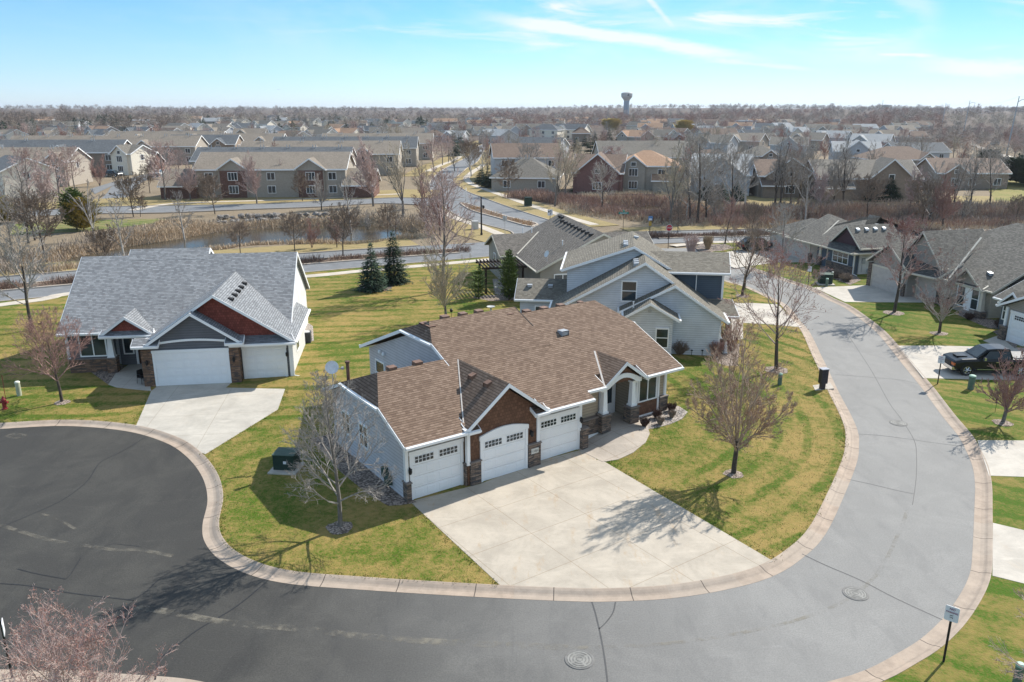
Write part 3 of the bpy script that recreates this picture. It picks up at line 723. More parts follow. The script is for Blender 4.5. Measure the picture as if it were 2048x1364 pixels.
        key = 'garage_door@%d' % len(s.d); d = MB(); ph = (z1 - z0) / panels
        for i in range(panels):
            d.box(a0 + .004, a1 - .004, at - .0, at + .06, z0 + i * ph + .008, z0 + (i + 1) * ph - .008)
            cw = (a1 - a0) / cols
            for c in range(cols):
                x0, x1, y0, y1 = a0 + c * cw + .10, a0 + (c + 1) * cw - .10, z0 + i * ph + .1, z0 + (i + 1) * ph - .09
                b = .03
                d.add([(x0, at - .001, y0), (x1, at - .001, y0), (x1, at - .001, y1), (x0, at - .001, y1), (x0 + b, at - .016, y0 + b), (x1 - b, at - .016, y0 + b), (x1 - b, at - .016, y1 - b), (x0 + b, at - .016, y1 - b)],
                      [(7, 6, 5, 4), (0, 4, 5, 1), (1, 5, 6, 2), (2, 6, 7, 3), (3, 7, 4, 0)])
        d.box(a0 + .004, a1 - .004, at + .02, at + .05, z0, z1)
        s.d[key] = (d, col)
        s.kids.append((key, f, 'door_trim', frame, {}))
        if lites:
            for g_ in range(lites):
                l = MB(); cw = (a1 - a0) / (2 * lites); c = a0 + (2 * g_ + 1) * cw
                for i in range(5):
                    for j in range(2):
                        x = c - .5 + i * .205; z = z1 - ph * .5 - .165 + j * .175
                        l.box(x, x + .155, at - .03, at - .012, z, z + .135)
                s.kids.append((key, l, 'door_window', GLASS, {}))
    def pier(s, a0, a1, b0, b1, z0, z1, mat=None, cap=True):
        key = 'stone_pier@%d' % len(s.d); s.d[key] = (MB().box(a0, a1, b0, b1, z0, z1), mat or STONE)
        if cap: s.kids.append((key, MB().bbox(a0 - .04, a1 + .04, b0 - .04, b1 + .04, z1, z1 + .07), 'pier_cap', M('cap_stone', (.2, .17, .15), .85, .15), {}))
    def column(s, a, b, z0, z1, r0=.19, r1=.13, mat=None):
        key = 'column@%d' % len(s.d); m = MB(); mt = mat or WHITE
        m.box(a - r0 - .05, a + r0 + .05, b - r0 - .05, b + r0 + .05, z0, z0 + .1)
        m.prism([(-1, -1), (1, -1), (1, 1), (-1, 1)], 'z', 0, 1); k = len(m.v) - 8
        for i in range(8):
            x, y, z = m.v[k + i]; r = r0 if z == 0 else r1
            m.v[k + i] = (a + x * r, b + y * r, z0 + .1 if z == 0 else z1 - .12)
        m.box(a - r1 - .06, a + r1 + .06, b - r1 - .06, b + r1 + .06, z1 - .12, z1)
        s.d[key] = (m, mt)
    def vent(s, p, n, mat, sz=.26):
        """hooded roof vent at p on a slope that faces (na, nb)"""
        m = MB(); key = 'roof_vent@%d' % len(s.d); d = Vector((n[0], n[1], 0)).normalized(); u = Vector((-d.y, d.x, 0)); p = Vector(p)
        sl = n[2]
        def pt(x, y, z): return p + u * x + d * y + Vector((0, 0, z - y * sl))
        h = sz * .75
        m.add([pt(-sz, -sz, -.05), pt(sz, -sz, -.05), pt(sz, sz, -.03), pt(-sz, sz, -.03), pt(-sz, -sz, .06), pt(sz, -sz, .06), pt(sz, sz * .9, h + .08), pt(-sz, sz * .9, h + .08)],
              [(4, 5, 6, 7), (0, 4, 7, 3), (1, 2, 6, 5), (0, 1, 5, 4)])
        m.add([pt(-sz * .9, sz * .7, -.03), pt(sz * .9, sz * .7, -.03), pt(sz * .9, sz * .7, h), pt(-sz * .9, sz * .7, h)], [(0, 1, 2, 3)])
        s.d[key] = (m, mat)
    def pipe(s, a, b, z0, z1, r=.05, mat=None): s.d['vent_pipe@%d' % len(s.d)] = (MB().tube((a, b, z0), (a, b, z1), r, r, 10).tube((a, b, z1 - .01), (a, b, z1 + .05), r * 1.5, r * 1.5, 10), mat or WHITE)
    def lamp(s, a, b, z):
        m = MB().box(a - .05, a + .05, b - .04, b + .01, z - .1, z + .12).lathe([(.03, .14), (.09, .1), (.085, -.08), (.05, -.16)], 8, (a, b - .13, z)).box(a - .02, a + .02, b - .14, b, z + .14, z + .17)
        s.d['wall_lamp@%d' % len(s.d)] = (m, BLACK)
    def downspout(s, pts, mat=None):
        m = MB()
        for p, q in zip(pts, pts[1:]): m.tube(p, q, .045, .045, 4)
        s.d['downspout@%d' % len(s.d)] = (m, mat or WHITE)
    def trim(s, *b, mat=None, key='corner_trim'): s.part('%s@%d' % (key, len(s.d)), mat or WHITE).box(*b)
    def valley(s, p, q, mat=None, w=.09, lift=.02):
        p, q = Vector(p), Vector(q); d = (q - p).normalized(); n = Vector((d.y, -d.x, 0)).normalized() * w; u = Vector((0, 0, lift))
        m = s.part('valley_flashing@%d' % len(s.d), mat or M('flashing', (.50, .46, .42), .6))
        m.add([p - n, q - n, q - n + u, p - n + u, p + n, q + n, q + n + u, p + n + u], [(2, 3, 7, 6), (0, 1, 2, 3), (7, 4, 5, 6), (3, 0, 4, 7), (1, 5, 6, 2)])

BROWN = shingle('brown_shingles', (.130, .084, .058), (.275, .195, .142), (.205, .148, .112))
GREYR = shingle('blue_grey_shingles', (.16, .168, .178), (.345, .36, .372), (.23, .17, .155))
TAUPR = shingle('taupe_shingles', (.09, .082, .072), (.22, .20, .175), (.10, .085, .078))
CHARR = shingle('charcoal_shingles', (.065, .064, .058), (.20, .19, .168), (.09, .085, .08))
VINYL = siding('lilac_grey_siding', (.57, .545, .555), .18); TAN_S = siding('tan_siding', (.40, .325, .24), .17)
SHAKE_B = shake('brown_shakes', (.16, .082, .05)); SHAKE_R = shake('red_shakes', (.26, .068, .048))
SLATE_S = siding('slate_siding', (.13, .135, .15), .17); BEIGE_S = siding('beige_siding', (.36, .325, .28)); BLUEG = siding('blue_grey_siding', (.64, .665, .70), .17); NAVY_S = siding('navy_siding', (.075, .105, .14), .16)
WHITE_S = siding('white_siding', (.68, .68, .66)); PUTTY = M('putty_paint', (.50, .455, .41), .6, .06)
VENT_B = M('brown_vent', (.20, .12, .085), .6, .2); VENT_D = M('dark_vent', (.045, .042, .04), .6, .2); GALV = M('galvanised', (.40, .42, .44), .5, .1, metal=.2)
DRIP = M('drip_edge', (.06, .05, .045), .6)

# ---- the brown-roofed house at the bend
h = House('ranch_house', 'brown shingled ranch house with three white single garage doors behind a wide driveway', H_O, 35)
hid = lambda a, b: False
V1e, V1r = 3.12, 5.2
S = .42
# garage wing: clipped gable to the left; the cuts towards the higher roof stay buried in it
zf_ = lambda b: 3.1 + S * (b + .42)
h.roof([[(-.35, -.42, 3.1), (3.05, -.42, 3.1), (3.05, .5, zf_(.5)), (3.05, 4.44, 5.141), (.72, 4.44, 5.141), (-.35, 2.2, 4.2)],
        [(3.05, .5, zf_(.5)), (7.65, .5, zf_(.5)), (7.65, 4.44, 5.141), (3.05, 4.44, 5.141)],
        [(7.65, -.42, 3.1), (10.9, -.42, 3.1), (10.9, 4.44, 5.141), (7.65, 4.44, 5.141), (7.65, .5, zf_(.5))],
        [(10.9, 9.3, 3.1), (-.35, 9.3, 3.1), (-.35, 6.68, 4.2), (.72, 4.44, 5.141), (3.05, 4.44, 5.141), (7.65, 4.44, 5.141), (10.9, 4.44, 5.141)],
        [(-.35, 6.68, 4.2), (-.35, 2.2, 4.2), (.72, 4.44, 5.141)]], BROWN, WHITE,
       no=(lambda a, b: a[0] > 10.8 and b[0] > 10.8 and max(a[1], b[1]) > 1.4, lambda a, b: abs(a[1] - .5) < .02 and abs(b[1] - .5) < .02))
h.part('wall', VINYL).prism([(.3, 0), (8.8, 0), (8.8, 3.1), (6.68, 4.0), (2.2, 4.0), (.3, 3.2)], 'a', 0, 10.35)
# main roof and the rear wing behind it (longer front slope in one plane)
h.gable('a', 4.6, 11.3, 3.9, 15.2, zf_(3.9) + .012, 6.42, BROWN, WHITE, rp=7.5, z1=3.3, clip0=5.68, wall=None, no=(lambda a, b: min(a[0], b[0]) > 11 or max(a[1], b[1]) < 4.0,))
h.part('drip_edge', DRIP).board((11.3, 5.6, 5.66), (11.3, 7.5, 6.44), .03, .1)
z3 = lambda b: zf_(b) - .02
h.roof([[(10.85, .17, z3(.17)), (12.2, .17, z3(.17)), (12.2, 1.1, z3(1.1)), (12.2, 6.9, z3(6.9)), (10.85, 6.9, z3(6.9))],
        [(12.2, 1.1, z3(1.1)), (15.35, 1.1, z3(1.1)), (15.35, 6.9, z3(6.9)), (12.2, 6.9, z3(6.9))],
        [(15.35, .17, z3(.17)), (18.2, .17, z3(.17)), (18.2, 4.4, z3(4.4)), (17.1, 6.9, z3(6.9)), (15.35, 6.9, z3(6.9)), (15.35, 1.1, z3(1.1))],
        [(18.2, 13.4, 3.3), (10.85, 13.4, 3.3), (10.85, 6.9, z3(6.9)), (12.2, 6.9, z3(6.9)), (15.35, 6.9, z3(6.9)), (17.1, 6.9, z3(6.9)), (18.2, 9.2, z3(4.4))],
        [(18.2, 4.4, z3(4.4)), (18.2, 9.2, z3(4.4)), (17.1, 6.9, z3(6.9))]], BROWN, WHITE, no=(lambda a, b: abs(a[1] - 1.1) < .02 and abs(b[1] - 1.1) < .02, lambda a, b: a[0] < 10.9 and b[0] < 10.9))
h.part('wall@tan', TAN_S).prism([(2.0, 0), (12.9, 0), (12.9, 3.3), (9.2, 4.8), (6.9, 5.6), (4.4, 4.85), (2.0, 3.75)], 'a', 15.2, 17.7)
h.part('wall@tan').prism([(3.0, 0), (12.9, 0), (12.9, 3.3), (6.9, 5.6), (3.0, 4.0)], 'a', 10.95, 15.2)
h.part('wall', VINYL).prism([(4.0, .0), (14.7, 0), (14.7, 3.2), (9.5, 5.2), (6.0, 5.2), (4.0, 4.6)], 'a', 5.0, 10.8)
# front bays
h.part('wall@tan').box(.02, 3.25, .285, .6, 0, 3.05); h.part('wall@tan').box(7.35, 10.5, .285, .6, 0, 3.05)
h.part('shake_wall', SHAKE_B).box(3.2, 7.45, -.02, .5, 0, 3.2)
h.part('shake_wall').prism([(3.2, 3.2), (7.45, 3.2), (5.33, 4.78)], 'b', -.02, 1.5)
h.gable('b', -.5, 4.6, 2.95, 7.75, 3.22, 5.06, BROWN, WHITE, no=(lambda a, b: a[1] > 4 and b[1] > 4,))
for a0, a1 in ((2.95, 3.65), (7.0, 7.8)):     # short returns under the gable ends
    h.roof([[(a0, -.5, 3.1), (a1, -.5, 3.1), (a1, .05, 3.36), (a0, .05, 3.36)]], BROWN, WHITE)
h.valley((5.3, 4.2, 5.04), (2.97, -.1, 3.26), w=.032, lift=.025)
h.garage(.27, .32, 2.98, 0, 2.3, lites=2); h.garage(-.04, 4.06, 6.66, 0, 2.22, lites=2, arch=.26); h.garage(.27, 7.75, 10.38, 0, 2.3, lites=2)
h.trim(-.06, .10, .2, .4, 0, 3.0); h.trim(3.15, 3.32, -.1, .1, 1.1, 3.1); h.trim(7.38, 7.55, -.1, .1, 1.1, 3.1); h.trim(10.42, 10.6, .18, .4, 1.1, 3.0)
for p in ((-.08, .16, .08, .5, 0, .95), (3.1, 3.3, .02, .5, 0, 1.15), (3.32, 3.92, -.14, .3, 0, 1.2), (6.82, 7.6, -.14, .35, 0, 1.25), (10.55, 10.95, .0, .5, 0, 1.2)): h.pier(*p)
h.part('plaque', M('pale_plaque', (.62, .6, .54), .6)).box(6.98, 7.42, -.18, -.145, .78, 1.02)
h.kids.append(('plaque', MB().box(6.96, 7.44, -.17, -.15, .76, .78).box(6.96, 7.44, -.17, -.15, 1.02, 1.04), 'plaque_rim', MATS['pale_plaque'], {}))
h.lamp(.16, .28, 1.55); h.lamp(10.5, .2, 1.75); h.lamp(7.0, -.04, 1.9)
# entry: recessed wall, gabled porch on stone and white columns
h.part('wall@tan').box(10.5, 12.4, .95, 1.4, .35, 3.3)
h.pier(10.62, 12.3, .72, .97, .40, 1.30)
h.trim(10.6, 12.3, .75, .97, .1, .42, key='plinth')
h.gable('b', .2, 4.0, 12.05, 15.5, 3.18, 4.42, BROWN, WHITE, no=(lambda a, b: a[1] > 3.5 and b[1] > 3.5,))
h.part('shake_wall@porch', SHAKE_B).prism([(12.6, 3.2), (15.0, 3.2), (13.78, 4.15)], 'b', .42, .7)
n = 10; arc = [(12.7 + 2.1 * k / n, 3.02 + .42 * math.sin(math.pi * k / n)) for k in range(n + 1)]
h.part('porch_arch', WHITE).prism([(12.4, 3.0), (12.62, 3.0)] + arc + [(14.9, 3.0), (15.12, 3.0), (15.12, 3.28)] + [(15.0 - 2.5 * k / n, 3.24 + .46 * math.sin(math.pi * k / n)) for k in range(n + 1)] + [(12.4, 3.28)], 'b', .36, .58)
h.valley((13.6, 2.75, 4.40), (12.1, .1, 3.27), w=.05, lift=.035)
for a_ in (12.6, 14.75):
    h.pier(a_ - .33, a_ + .33, .4, 1.0, .42, 1.42); h.column(a_, .7, 1.49, 3.02, .16, .12)
h.part('wall@tan').box(12.3, 15.3, 2.45, 3.05, .4, 3.6); h.part('wall@tan').box(15.1, 15.4, 1.0, 3.0, .4, 3.3)
h.part('wall@tan').box(12.3, 12.5, 1.2, 2.9, .4, 3.3)
h.part('front_door', WHITE).box(13.9, 14.85, 2.36, 2.46, .45, 2.6)
h.kids.append(('front_door', MB().box(14.05, 14.7, 2.345, 2.362, 1.15, 2.45), 'door_pane', GLASS, {})); h.kids.append(('front_door', MB().box(13.95, 14.0, 2.3, 2.36, 1.4, 1.5), 'handle', BLACK, {}))
h.trim(13.72, 13.9, 2.36, 2.46, .45, 2.75); h.trim(14.85, 15.0, 2.36, 2.46, .45, 2.75); h.trim(15.3, 15.45, .95, 1.1, .35, 3.2)
# right bay
h.part('wall@tan').box(15.35, 17.75, 1.05, 1.5, .3, 3.3)
h.part('shake_wall@bay', SHAKE_B).box(15.5, 17.05, .98, 1.1, .55, 1.35)
h.window('f', 1.03, 15.62, 16.95, 1.42, 2.95, 1, False)
h.trim(17.08, 17.2, .95, 1.1, .45, 3.2); h.trim(17.62, 17.78, .95, 1.12, 1.4, 3.2); h.pier(17.2, 17.85, .85, 1.3, .3, 1.35)
h.trim(15.4, 17.2, .93, 1.1, .35, .55, key='plinth')
for b_ in (4.4, 6.6): h.window('l', 0.0, b_, b_ + .9, 1.2, 2.3)
h.window('l', 5.0, 12.6, 13.7, 1.0, 2.6, 0)
# roof vents, ridge vents, flue and dish
for p_ in ((4.9, 2.17, 4.73), (4.9, .74, 4.73)): h.vent(p_, (-1, 0, .77), VENT_B, .17)
for a_, b_ in ((5.35, 7.9), (5.35, 7.2)): h.vent((a_, b_, 6.1), (-1, 0, .45), VENT_B, .24)
for a_ in (1.6, 3.1): h.vent((a_, 4.62, 5.1), (0, 1, .42), VENT_B, .22)
for a_ in (6.6, 7.8, 8.9): h.vent((a_, 7.75, 6.36), (0, 1, .4), VENT_B, .22)
for a_ in (10.6, 11.9, 13.2, 14.5): h.vent((a_, 7.1, 6.06), (0, 1, .4), VENT_B, .22)
for b_ in (6.1, 5.2): h.vent((18.2 - 1.5 + abs(b_ - 6.9) * .2, b_ + 1.9, 5.75), (1, 0, .45), VENT_B, .18)
h.vent((12.75, 4.6, 5.22), (0, -1, .42), GALV, .25)
h.d['flue@1'] = (MB().tube((.2, 6.9, 4.0), (.2, 6.9, 5.15), .09, .09, 12).tube((.2, 6.9, 5.1), (.2, 6.9, 5.2), .13, .13, 12), M('rusty_flue', (.12, .07, .05), .7, .3))
dish = MB(); dish.lathe([(.02, 0), (.2, .02), (.34, .07), (.36, .09), (.34, .085), (.2, .04), (.02, .025)], 20)
rot = Matrix.Rotation(R(-70), 3, 'Y') @ Matrix.Rotation(R(0), 3, 'Z'); rot = Matrix.Rotation(R(-115), 3, 'Z') @ Matrix.Rotation(R(62), 3, 'Y')
dish.v = [tuple(rot @ Vector(p) + Vector((-.15, 8.2, 4.55))) for p in dish.v]
h.d['satellite_dish@1'] = (dish, M('dish_white', (.7, .7, .7), .4))
h.kids.append(('satellite_dish@1', MB().tube((-.15, 8.2, 3.3), (-.15, 8.2, 4.5), .025, .025, 6).tube((-.15, 8.2, 4.45), (.3, 7.9, 4.5), .02, .02, 5).box(.25, .38, 7.83, 7.95, 4.45, 4.58), 'dish_mast', GALV, {}))
h.d['utility_meter@1'] = (MB().bbox(-.22, -.0, 2.2, 2.55, .5, 1.0).tube((-.12, 2.1, .15), (-.12, 2.1, 1.15), .035, .035).tube((-.12, 2.38, 0), (-.12, 2.38, .55), .03, .03).bbox(-.3, -.02, 1.75, 2.1, .25, .7).tube((-.12, 1.9, .7), (-.12, 1.9, .95), .03, .03), M('meter_green', (.05, .085, .07), .55))
h.d['exhaust_cap@1'] = (MB().lathe([(.0, .12), (.1, .1), (.12, 0), (.1, -.1), (.02, -.12)], 10, (4.93, 13.0, 3.35)).lathe([(.0, .12), (.1, .1), (.12, 0), (.1, -.1), (.02, -.12)], 10, (4.93, 12.5, 3.3)), WHITE)
h.done()
text_mesh('house_number', '1181', .19, BLACK, h.objs['plaque'], (7.2, -.187, .90))

# ---- the blue-grey roofed house left of it
w_ = House('family_house', 'grey house with pale blue-grey roof and dark red gables at the cul-de-sac', (-15.337, 52.096), 8)
mr = .667
w_.gable('a', -15.7, -.05, 2.7, 15.5, 3.0, 7.2, GREYR, WHITE, wall=WHITE_S, inset=(2.1, .5), gin=(.4, .25))
w_.gable('a', -12.35, -6.6, 8.6, 16.6, 6.885, 7.58, GREYR, WHITE, rp=9.67, z1=3.43, wall=WHITE_S, gin=(.3, .3), no=(lambda a, b: max(a[1], b[1]) < 8.7,))
w_.gable('b', -.5, 8.6, -9.5, .6, 2.75, 6.12, GREYR, WHITE, wall=None)
w_.part('wall', WHITE_S).prism([(-9.0, 0), (.2, 0), (.2, 2.8), (-4.45, 5.9), (-9.0, 2.85)], 'b', .2, 8.0)
w_.part('red_gable', SHAKE_R).prism([(-8.9, 2.95), (.05, 2.95), (-4.45, 5.86)], 'b', .10, .3)
w_.part('wall@slate', SLATE_S).box(-3.5, .1, .12, .5, 0, 2.9)
w_.roof([[(-3.7, -.62, 2.72), (.62, -.62, 2.72), (.3, .15, 3.12), (-3.7, .15, 3.12)]], GREYR, WHITE)
w_.gable('b', -1.0, 2.2, -8.85, -2.9, 3.05, 5.08, GREYR, WHITE)
w_.part('wall@slate').box(-8.75, -3.3, -.52, .4, 0, 3.1); w_.part('wall@slate').prism([(-8.5, 3.05), (-3.25, 3.05), (-5.87, 4.85)], 'b', -.55, 1.2)
for a0, a1 in ((-9.75, -8.1), (-3.85, -2.7)):
    w_.roof([[(a0, -1.05, 2.95), (a1, -1.05, 2.95), (a1, -.4, 3.28), (a0, -.4, 3.28)]], GREYR, WHITE)
n = 12
w_.part('trim_arch', WHITE).prism([(-8.45 + 5.0 * k / n, 3.0 + .2 * math.sin(math.pi * k / n)) for k in range(n + 1)] + [(-3.45 - 5.0 * k / n, 2.86 + .2 * math.sin(math.pi * k / n)) for k in range(n + 1)], 'b', -.62, -.5)
w_.garage(-.58, -8.5, -3.9, 0, 2.3, cols=8); w_.garage(.07, -2.9, -.25, 0, 2.15, cols=4)
DSTONE = stone('brown_stone', (.19, .115, .075), (.38, .23, .15), (.12, .095, .085))
w_.pier(-9.35, -8.65, -.62, .5, 0, 2.55, DSTONE, False); w_.pier(-3.75, -3.12, -.62, .3, 0, 2.75, DSTONE, False)
w_.trim(.05, .3, .05, .3, 0, 2.8); w_.lamp(-9.0, -.64, 1.7); w_.lamp(-3.45, -.64, 1.7); w_.lamp(-.08, .1, 1.7)
# front room, porch and entry
w_.part('wall@slate').box(-15.3, -12.3, 3.25, 3.7, 0, 3.3); w_.pier(-15.35, -12.9, 3.1, 3.4, 0, .95, DSTONE)
w_.trim(-15.42, -15.25, 3.15, 3.35, .95, 3.1)
w_.window('f', 3.24, -14.5, -12.85, 1.2, 2.75, 1, False)
w_.gable('b', 2.1, 5.6, -12.65, -9.3, 3.0, 4.2, GREYR, WHITE); w_.part('red_gable').prism([(-12.1, 3.1), (-9.85, 3.1), (-10.97, 3.95)], 'b', 2.4, 2.7)
w_.roof([[(-12.75, 2.0, 2.9), (-9.2, 2.0, 2.9), (-9.3, 2.55, 3.2), (-12.65, 2.55, 3.2)]], GREYR, WHITE)
w_.part('wall@slate').box(-12.4, -8.6, 4.55, 4.9, 0, 3.3); w_.part('wall@slate').box(-9.0, -8.6, .4, 4.7, 0, 2.9)
w_.pier(-12.75, -12.1, 2.7, 3.35, 0, 1.05, DSTONE); w_.column(-12.42, 3.0, 1.1, 2.95, .2, .13)
w_.pier(-9.6, -9.1, .6, 1.2, 0, 1.1, DSTONE); w_.column(-9.35, .9, 1.1, 2.8, .18, .12)
w_.window('f', 4.54, -12.05, -11.5, .9, 2.4, 0, False)
w_.part('front_door', M('dark_wood_door', (.05, .025, .015), .4)).box(-11.15, -10.2, 4.48, 4.57, .1, 2.35)
w_.kids.append(('front_door', MB().box(-11.3, -11.15, 4.44, 4.58, .05, 2.5).box(-10.2, -10.05, 4.44, 4.58, .05, 2.5).box(-11.15, -10.2, 4.44, 4.58, 2.35, 2.5), 'door_frame', WHITE, {}))
w_.window('l', .2, 3, 4.2, 1, 2.3)
for k in range(5): w_.vent((-3.5, .6 + k * 1.25, 5.5), (1, 0, .667), VENT_D, .17)
w_.downspout([(.45, .0, 2.6), (.3, .12, 2.3), (.3, .12, .1), (.9, -.1, .05)])
w_.done()

# ---- the steel-blue two-storey house behind
b_ = House('family_house', 'blue-grey two-storey house with white-edged taupe roof behind the brown roof', (15.306, 57.18), -7)
LTAUP = shingle('light_taupe_shingles', (.13, .118, .095), (.27, .245, .20), (.14, .12, .10))
CONCF = WHITE
b_.gable('b', .35, 5.0, -12.6, .65, 2.95, 6.9, LTAUP, WHITE, rp=-5.5, z1=2.75, wall=BLUEG, gin=(.5, 0))
b_.gable('b', -.5, 3.0, -7.3, .66, 3.35, 5.42, LTAUP, WHITE, rp=-3.3, z1=2.76, wall=BLUEG, gin=(.4, 0), drop=.22)
b_.gable('b', -2.1, .8, -7.0, -3.0, 3.35, 4.42, CHARR, WHITE, rp=-5.12, z1=3.2, wall=BLUEG, gin=(.5, 0), inset=(.4, .42))
b_.gable('b', 3.9, 12.0, -11.9, -3.0, 5.55, 7.5, LTAUP, WHITE, rp=-6.25, z1=5.6, wall=BLUEG, gin=(.5, .5), inset=(.4, .4))
b_.part('wall', BLUEG).box(-11.4, -.2, 4.6, 11.6, 0, 4.0)
b_.roof([[(-5.6, 3.55, 5.62), (1.15, 3.55, 5.62), (1.35, 6.3, 6.75), (-5.6, 6.3, 6.75)], [(1.35, 6.3, 6.75), (1.15, 9, 5.62), (-5.6, 9, 5.62), (-5.6, 6.3, 6.75)]], CHARR, WHITE)
b_.part('wall@navy', NAVY_S).prism([(4.0, 2.6), (8.6, 2.6), (8.6, 5.5), (6.3, 6.5), (4.0, 5.55)], 'a', -4.6, .75)
b_.trim(.62, .78, 3.93, 4.1, 2.7, 5.45); b_.downspout([(-1.35, 3.9, 5.4), (-1.35, 3.9, 3.5)])
b_.roof([[(-.9, 2.4, 3.35), (1.55, 2.4, 2.45), (1.75, 8, 2.45), (-.7, 8, 3.35)]], CHARR, WHITE)
b_.roof([[(-.8, 4.0, 3.45), (1.5, 4.0, 3.45), (1.85, 2.2, 2.55), (-1.0, 2.2, 2.55)][::-1]], CHARR, WHITE)
b_.gable('a', -15.7, -10.6, 3.95, 8.6, 3.0, 4.25, CHARR, WHITE, wall=BLUEG, gin=(.4, 0))
b_.window('f', .84, -7.12, -6.1, 3.85, 5.3, 0, True); b_.window('f', -1.62, -4.55, -3.75, 1.0, 2.35, 0, True)
b_.window('f', 4.38, -14.0, -12.0, 1.2, 2.3, 1, False)
for z_ in (6.55, 6.78, 7.02): pass
for k in range(3): b_.vent((-6.15, 1.2 + k * .8, 6.55), (-1, 0, .55), VENT_B if 0 else GALV, .2)
for k in range(3): b_.vent((-6.9, 5.3 + k * .8, 7.3), (-1, 0, .35), GALV, .2)
b_.vent((-6.0, 8.6, 7.42), (-1, 0, .3), GALV, .2)
for a_ in (-14.6, -12.9): b_.vent((a_, 5.4, 3.75), (0, -1, .55), GALV, .2)
b_.pipe(-6.3, -1.0, 3.7, 4.2); b_.lamp(-14.7, 4.36, 1.8)
b_.d['gable_vent@1'] = (MB().lathe([(.0, .02), (.11, .02), (.12, 0), (.0, 0)], 12), GALV); b_.d['gable_vent@1'][0].v = [(x - 5.12, -1.63 - z, y + 3.7) for x, y, z in b_.d['gable_vent@1'][0].v]
b_.downspout([(.3, -.3, 2.6), (.15, -.2, 2.3), (.15, -.2, .1)])
b_.pier(-.1, .5, .5, 1.1, 0, 1.1); b_.column(.2, .8, 1.15, 2.6)
b_.pier(.9, 1.5, 2.6, 3.2, 0, 1.1); b_.column(1.2, 2.9, 1.15, 2.5)
b_.done()

# ---- the taupe-roofed house by the corner
n_ = House('family_house', 'beige house with taupe roof and a row of ridge vents near the stop sign', (10.464, 89.159), 12.7)
n_.gable('b', -12.4, 3.0, -11.1, 2.1, 2.95, 6.35, TAUPR, CREAM, wall=BEIGE_S, gin=(.4, .4))
n_.gable('a', -12.9, -6.5, -3.8, 4.6, 2.95, 4.62, TAUPR, CREAM, wall=BEIGE_S, gin=(.4, 0))
n_.gable('a', -2, 4.6, -4.5, 2.6, 2.7, 4.6, TAUPR, CREAM, wall=BEIGE_S, gin=(.4, .4))
n_.valley((-7.7, .2, 4.75), (-11.0, -3.7, 3.06), CREAM, w=.07)
for k in range(9): n_.vent((-5.3, -10.9 + k * 1.25, 5.98), (-1, 0, .515), VENT_D, .2)
for b0 in (.4, 1.3): n_.vent((-4.95, b0, 6.2), (-1, 0, .515), VENT_D, .2)
for a0, b0 in ((-7.6, -9.0), (-8.2, 1.2), (-9.0, 2.1)): n_.pipe(a0, b0, 3.6 + (a0 + 11.1) * .3, 5.2 if b0 < 0 else 5.0)
n_.window('l', -12.5, .2, 1.2, 1.0, 2.4, 0); n_.window('f', -12.0, -9.2, -7.6, .6, 2.4, 1, False)
n_.d['satellite_dish@1'] = (MB().lathe([(.02, 0), (.2, .02), (.33, .08), (.2, .05), (.02, .03)], 16), MATS['dish_white'])
m_ = n_.d['satellite_dish@1'][0]; rt = Matrix.Rotation(R(200), 3, 'Z') @ Matrix.Rotation(R(65), 3, 'Y'); m_.v = [tuple(rt @ Vector(p) + Vector((-9.8, -11.3, 4.35))) for p in m_.v]
m_.tube((-9.8, -11.3, 3.5), (-9.8, -11.3, 4.3), .025, .025, 5)
n_.done()

# ---- houses east of the street
r1 = House('family_house', 'grey-roofed house with plum board gable and dark slate walls beyond the street', (38.03, 87.46), -75)
r1.gable('a', -17.1, -10.2, -.5, 7.4, 2.65, 4.5, CHARR, CREAM, clip0=2.65, wall=siding('taupe_siding', (.36, .325, .285)), gin=(.5, 0), inset=(.45, .45), wkey='wall@taupe')
r1.gable('a', -11.8, -6.0, -.5, 10, 2.65, 5.15, CHARR, CREAM, clip1=2.65, wall=MATS['taupe_siding'], gin=(.5, .6), wkey='wall@taupe')
r1.gable('a', -12.0, .85, -.9, 14, 2.55, 5.65, CHARR, CREAM, clip0=2.55, clip1=2.55, wall=WHITE_S, gin=(4.8, .75), inset=(1.5, .6))
r1.gable('b', .15, 6.2, -4.75, .6, 3.0, 5.2, CHARR, CREAM, no=(lambda a, b: a[1] > 6 and b[1] > 6,))
r1.part('plum_gable', siding('plum_boards', (.06, .028, .04), .2, True)).prism([(-4.2, 3.0), (.1, 3.0), (-2.08, 4.9)], 'b', .4, 1.0)
r1.part('wall@slate', NAVY_S).box(-6.6, .06, -.04, .5, 0, 2.5); r1.part('wall@slate').box(-7.4, -6.4, 1.8, 2.2, 0, 2.6)
r1.valley((-8.8, 4.1, 4.72), (-6.6, -.3, 2.72), CREAM, w=.08)
r1.garage(-.09, -12.4, -8.1, 0, 2.2, CREAM, PUTTY, cols=6); r1.garage(-.09, -16.2, -13.4, 0, 2.2, CREAM, PUTTY, cols=4)
r1.pier(-8.0, -7.5, -.3, .2, 0, 1.0); r1.pier(-6.3, -5.6, -.3, .4, 0, 1.0); r1.column(-5.95, .05, 1.05, 2.45, .22, .16, CREAM); r1.pier(-4.6, .0, -.2, .0, 0, .8)
r1.window('f', -.06, -3.6, -1.0, .95, 2.2, 2); r1.trim(-4.75, -4.62, -.1, .05, 0, 2.5, mat=CREAM); r1.trim(-.06, .09, -.1, .05, 0, 2.5, mat=CREAM)
for k in range(4): r1.vent((-1.5, 1.2 + k * 1.15, 4.73), (1, 0, .82), WHITE, .19)
r1.vent((-2.6, 4.6, 4.95), (0, -1, .4), GALV, .24)
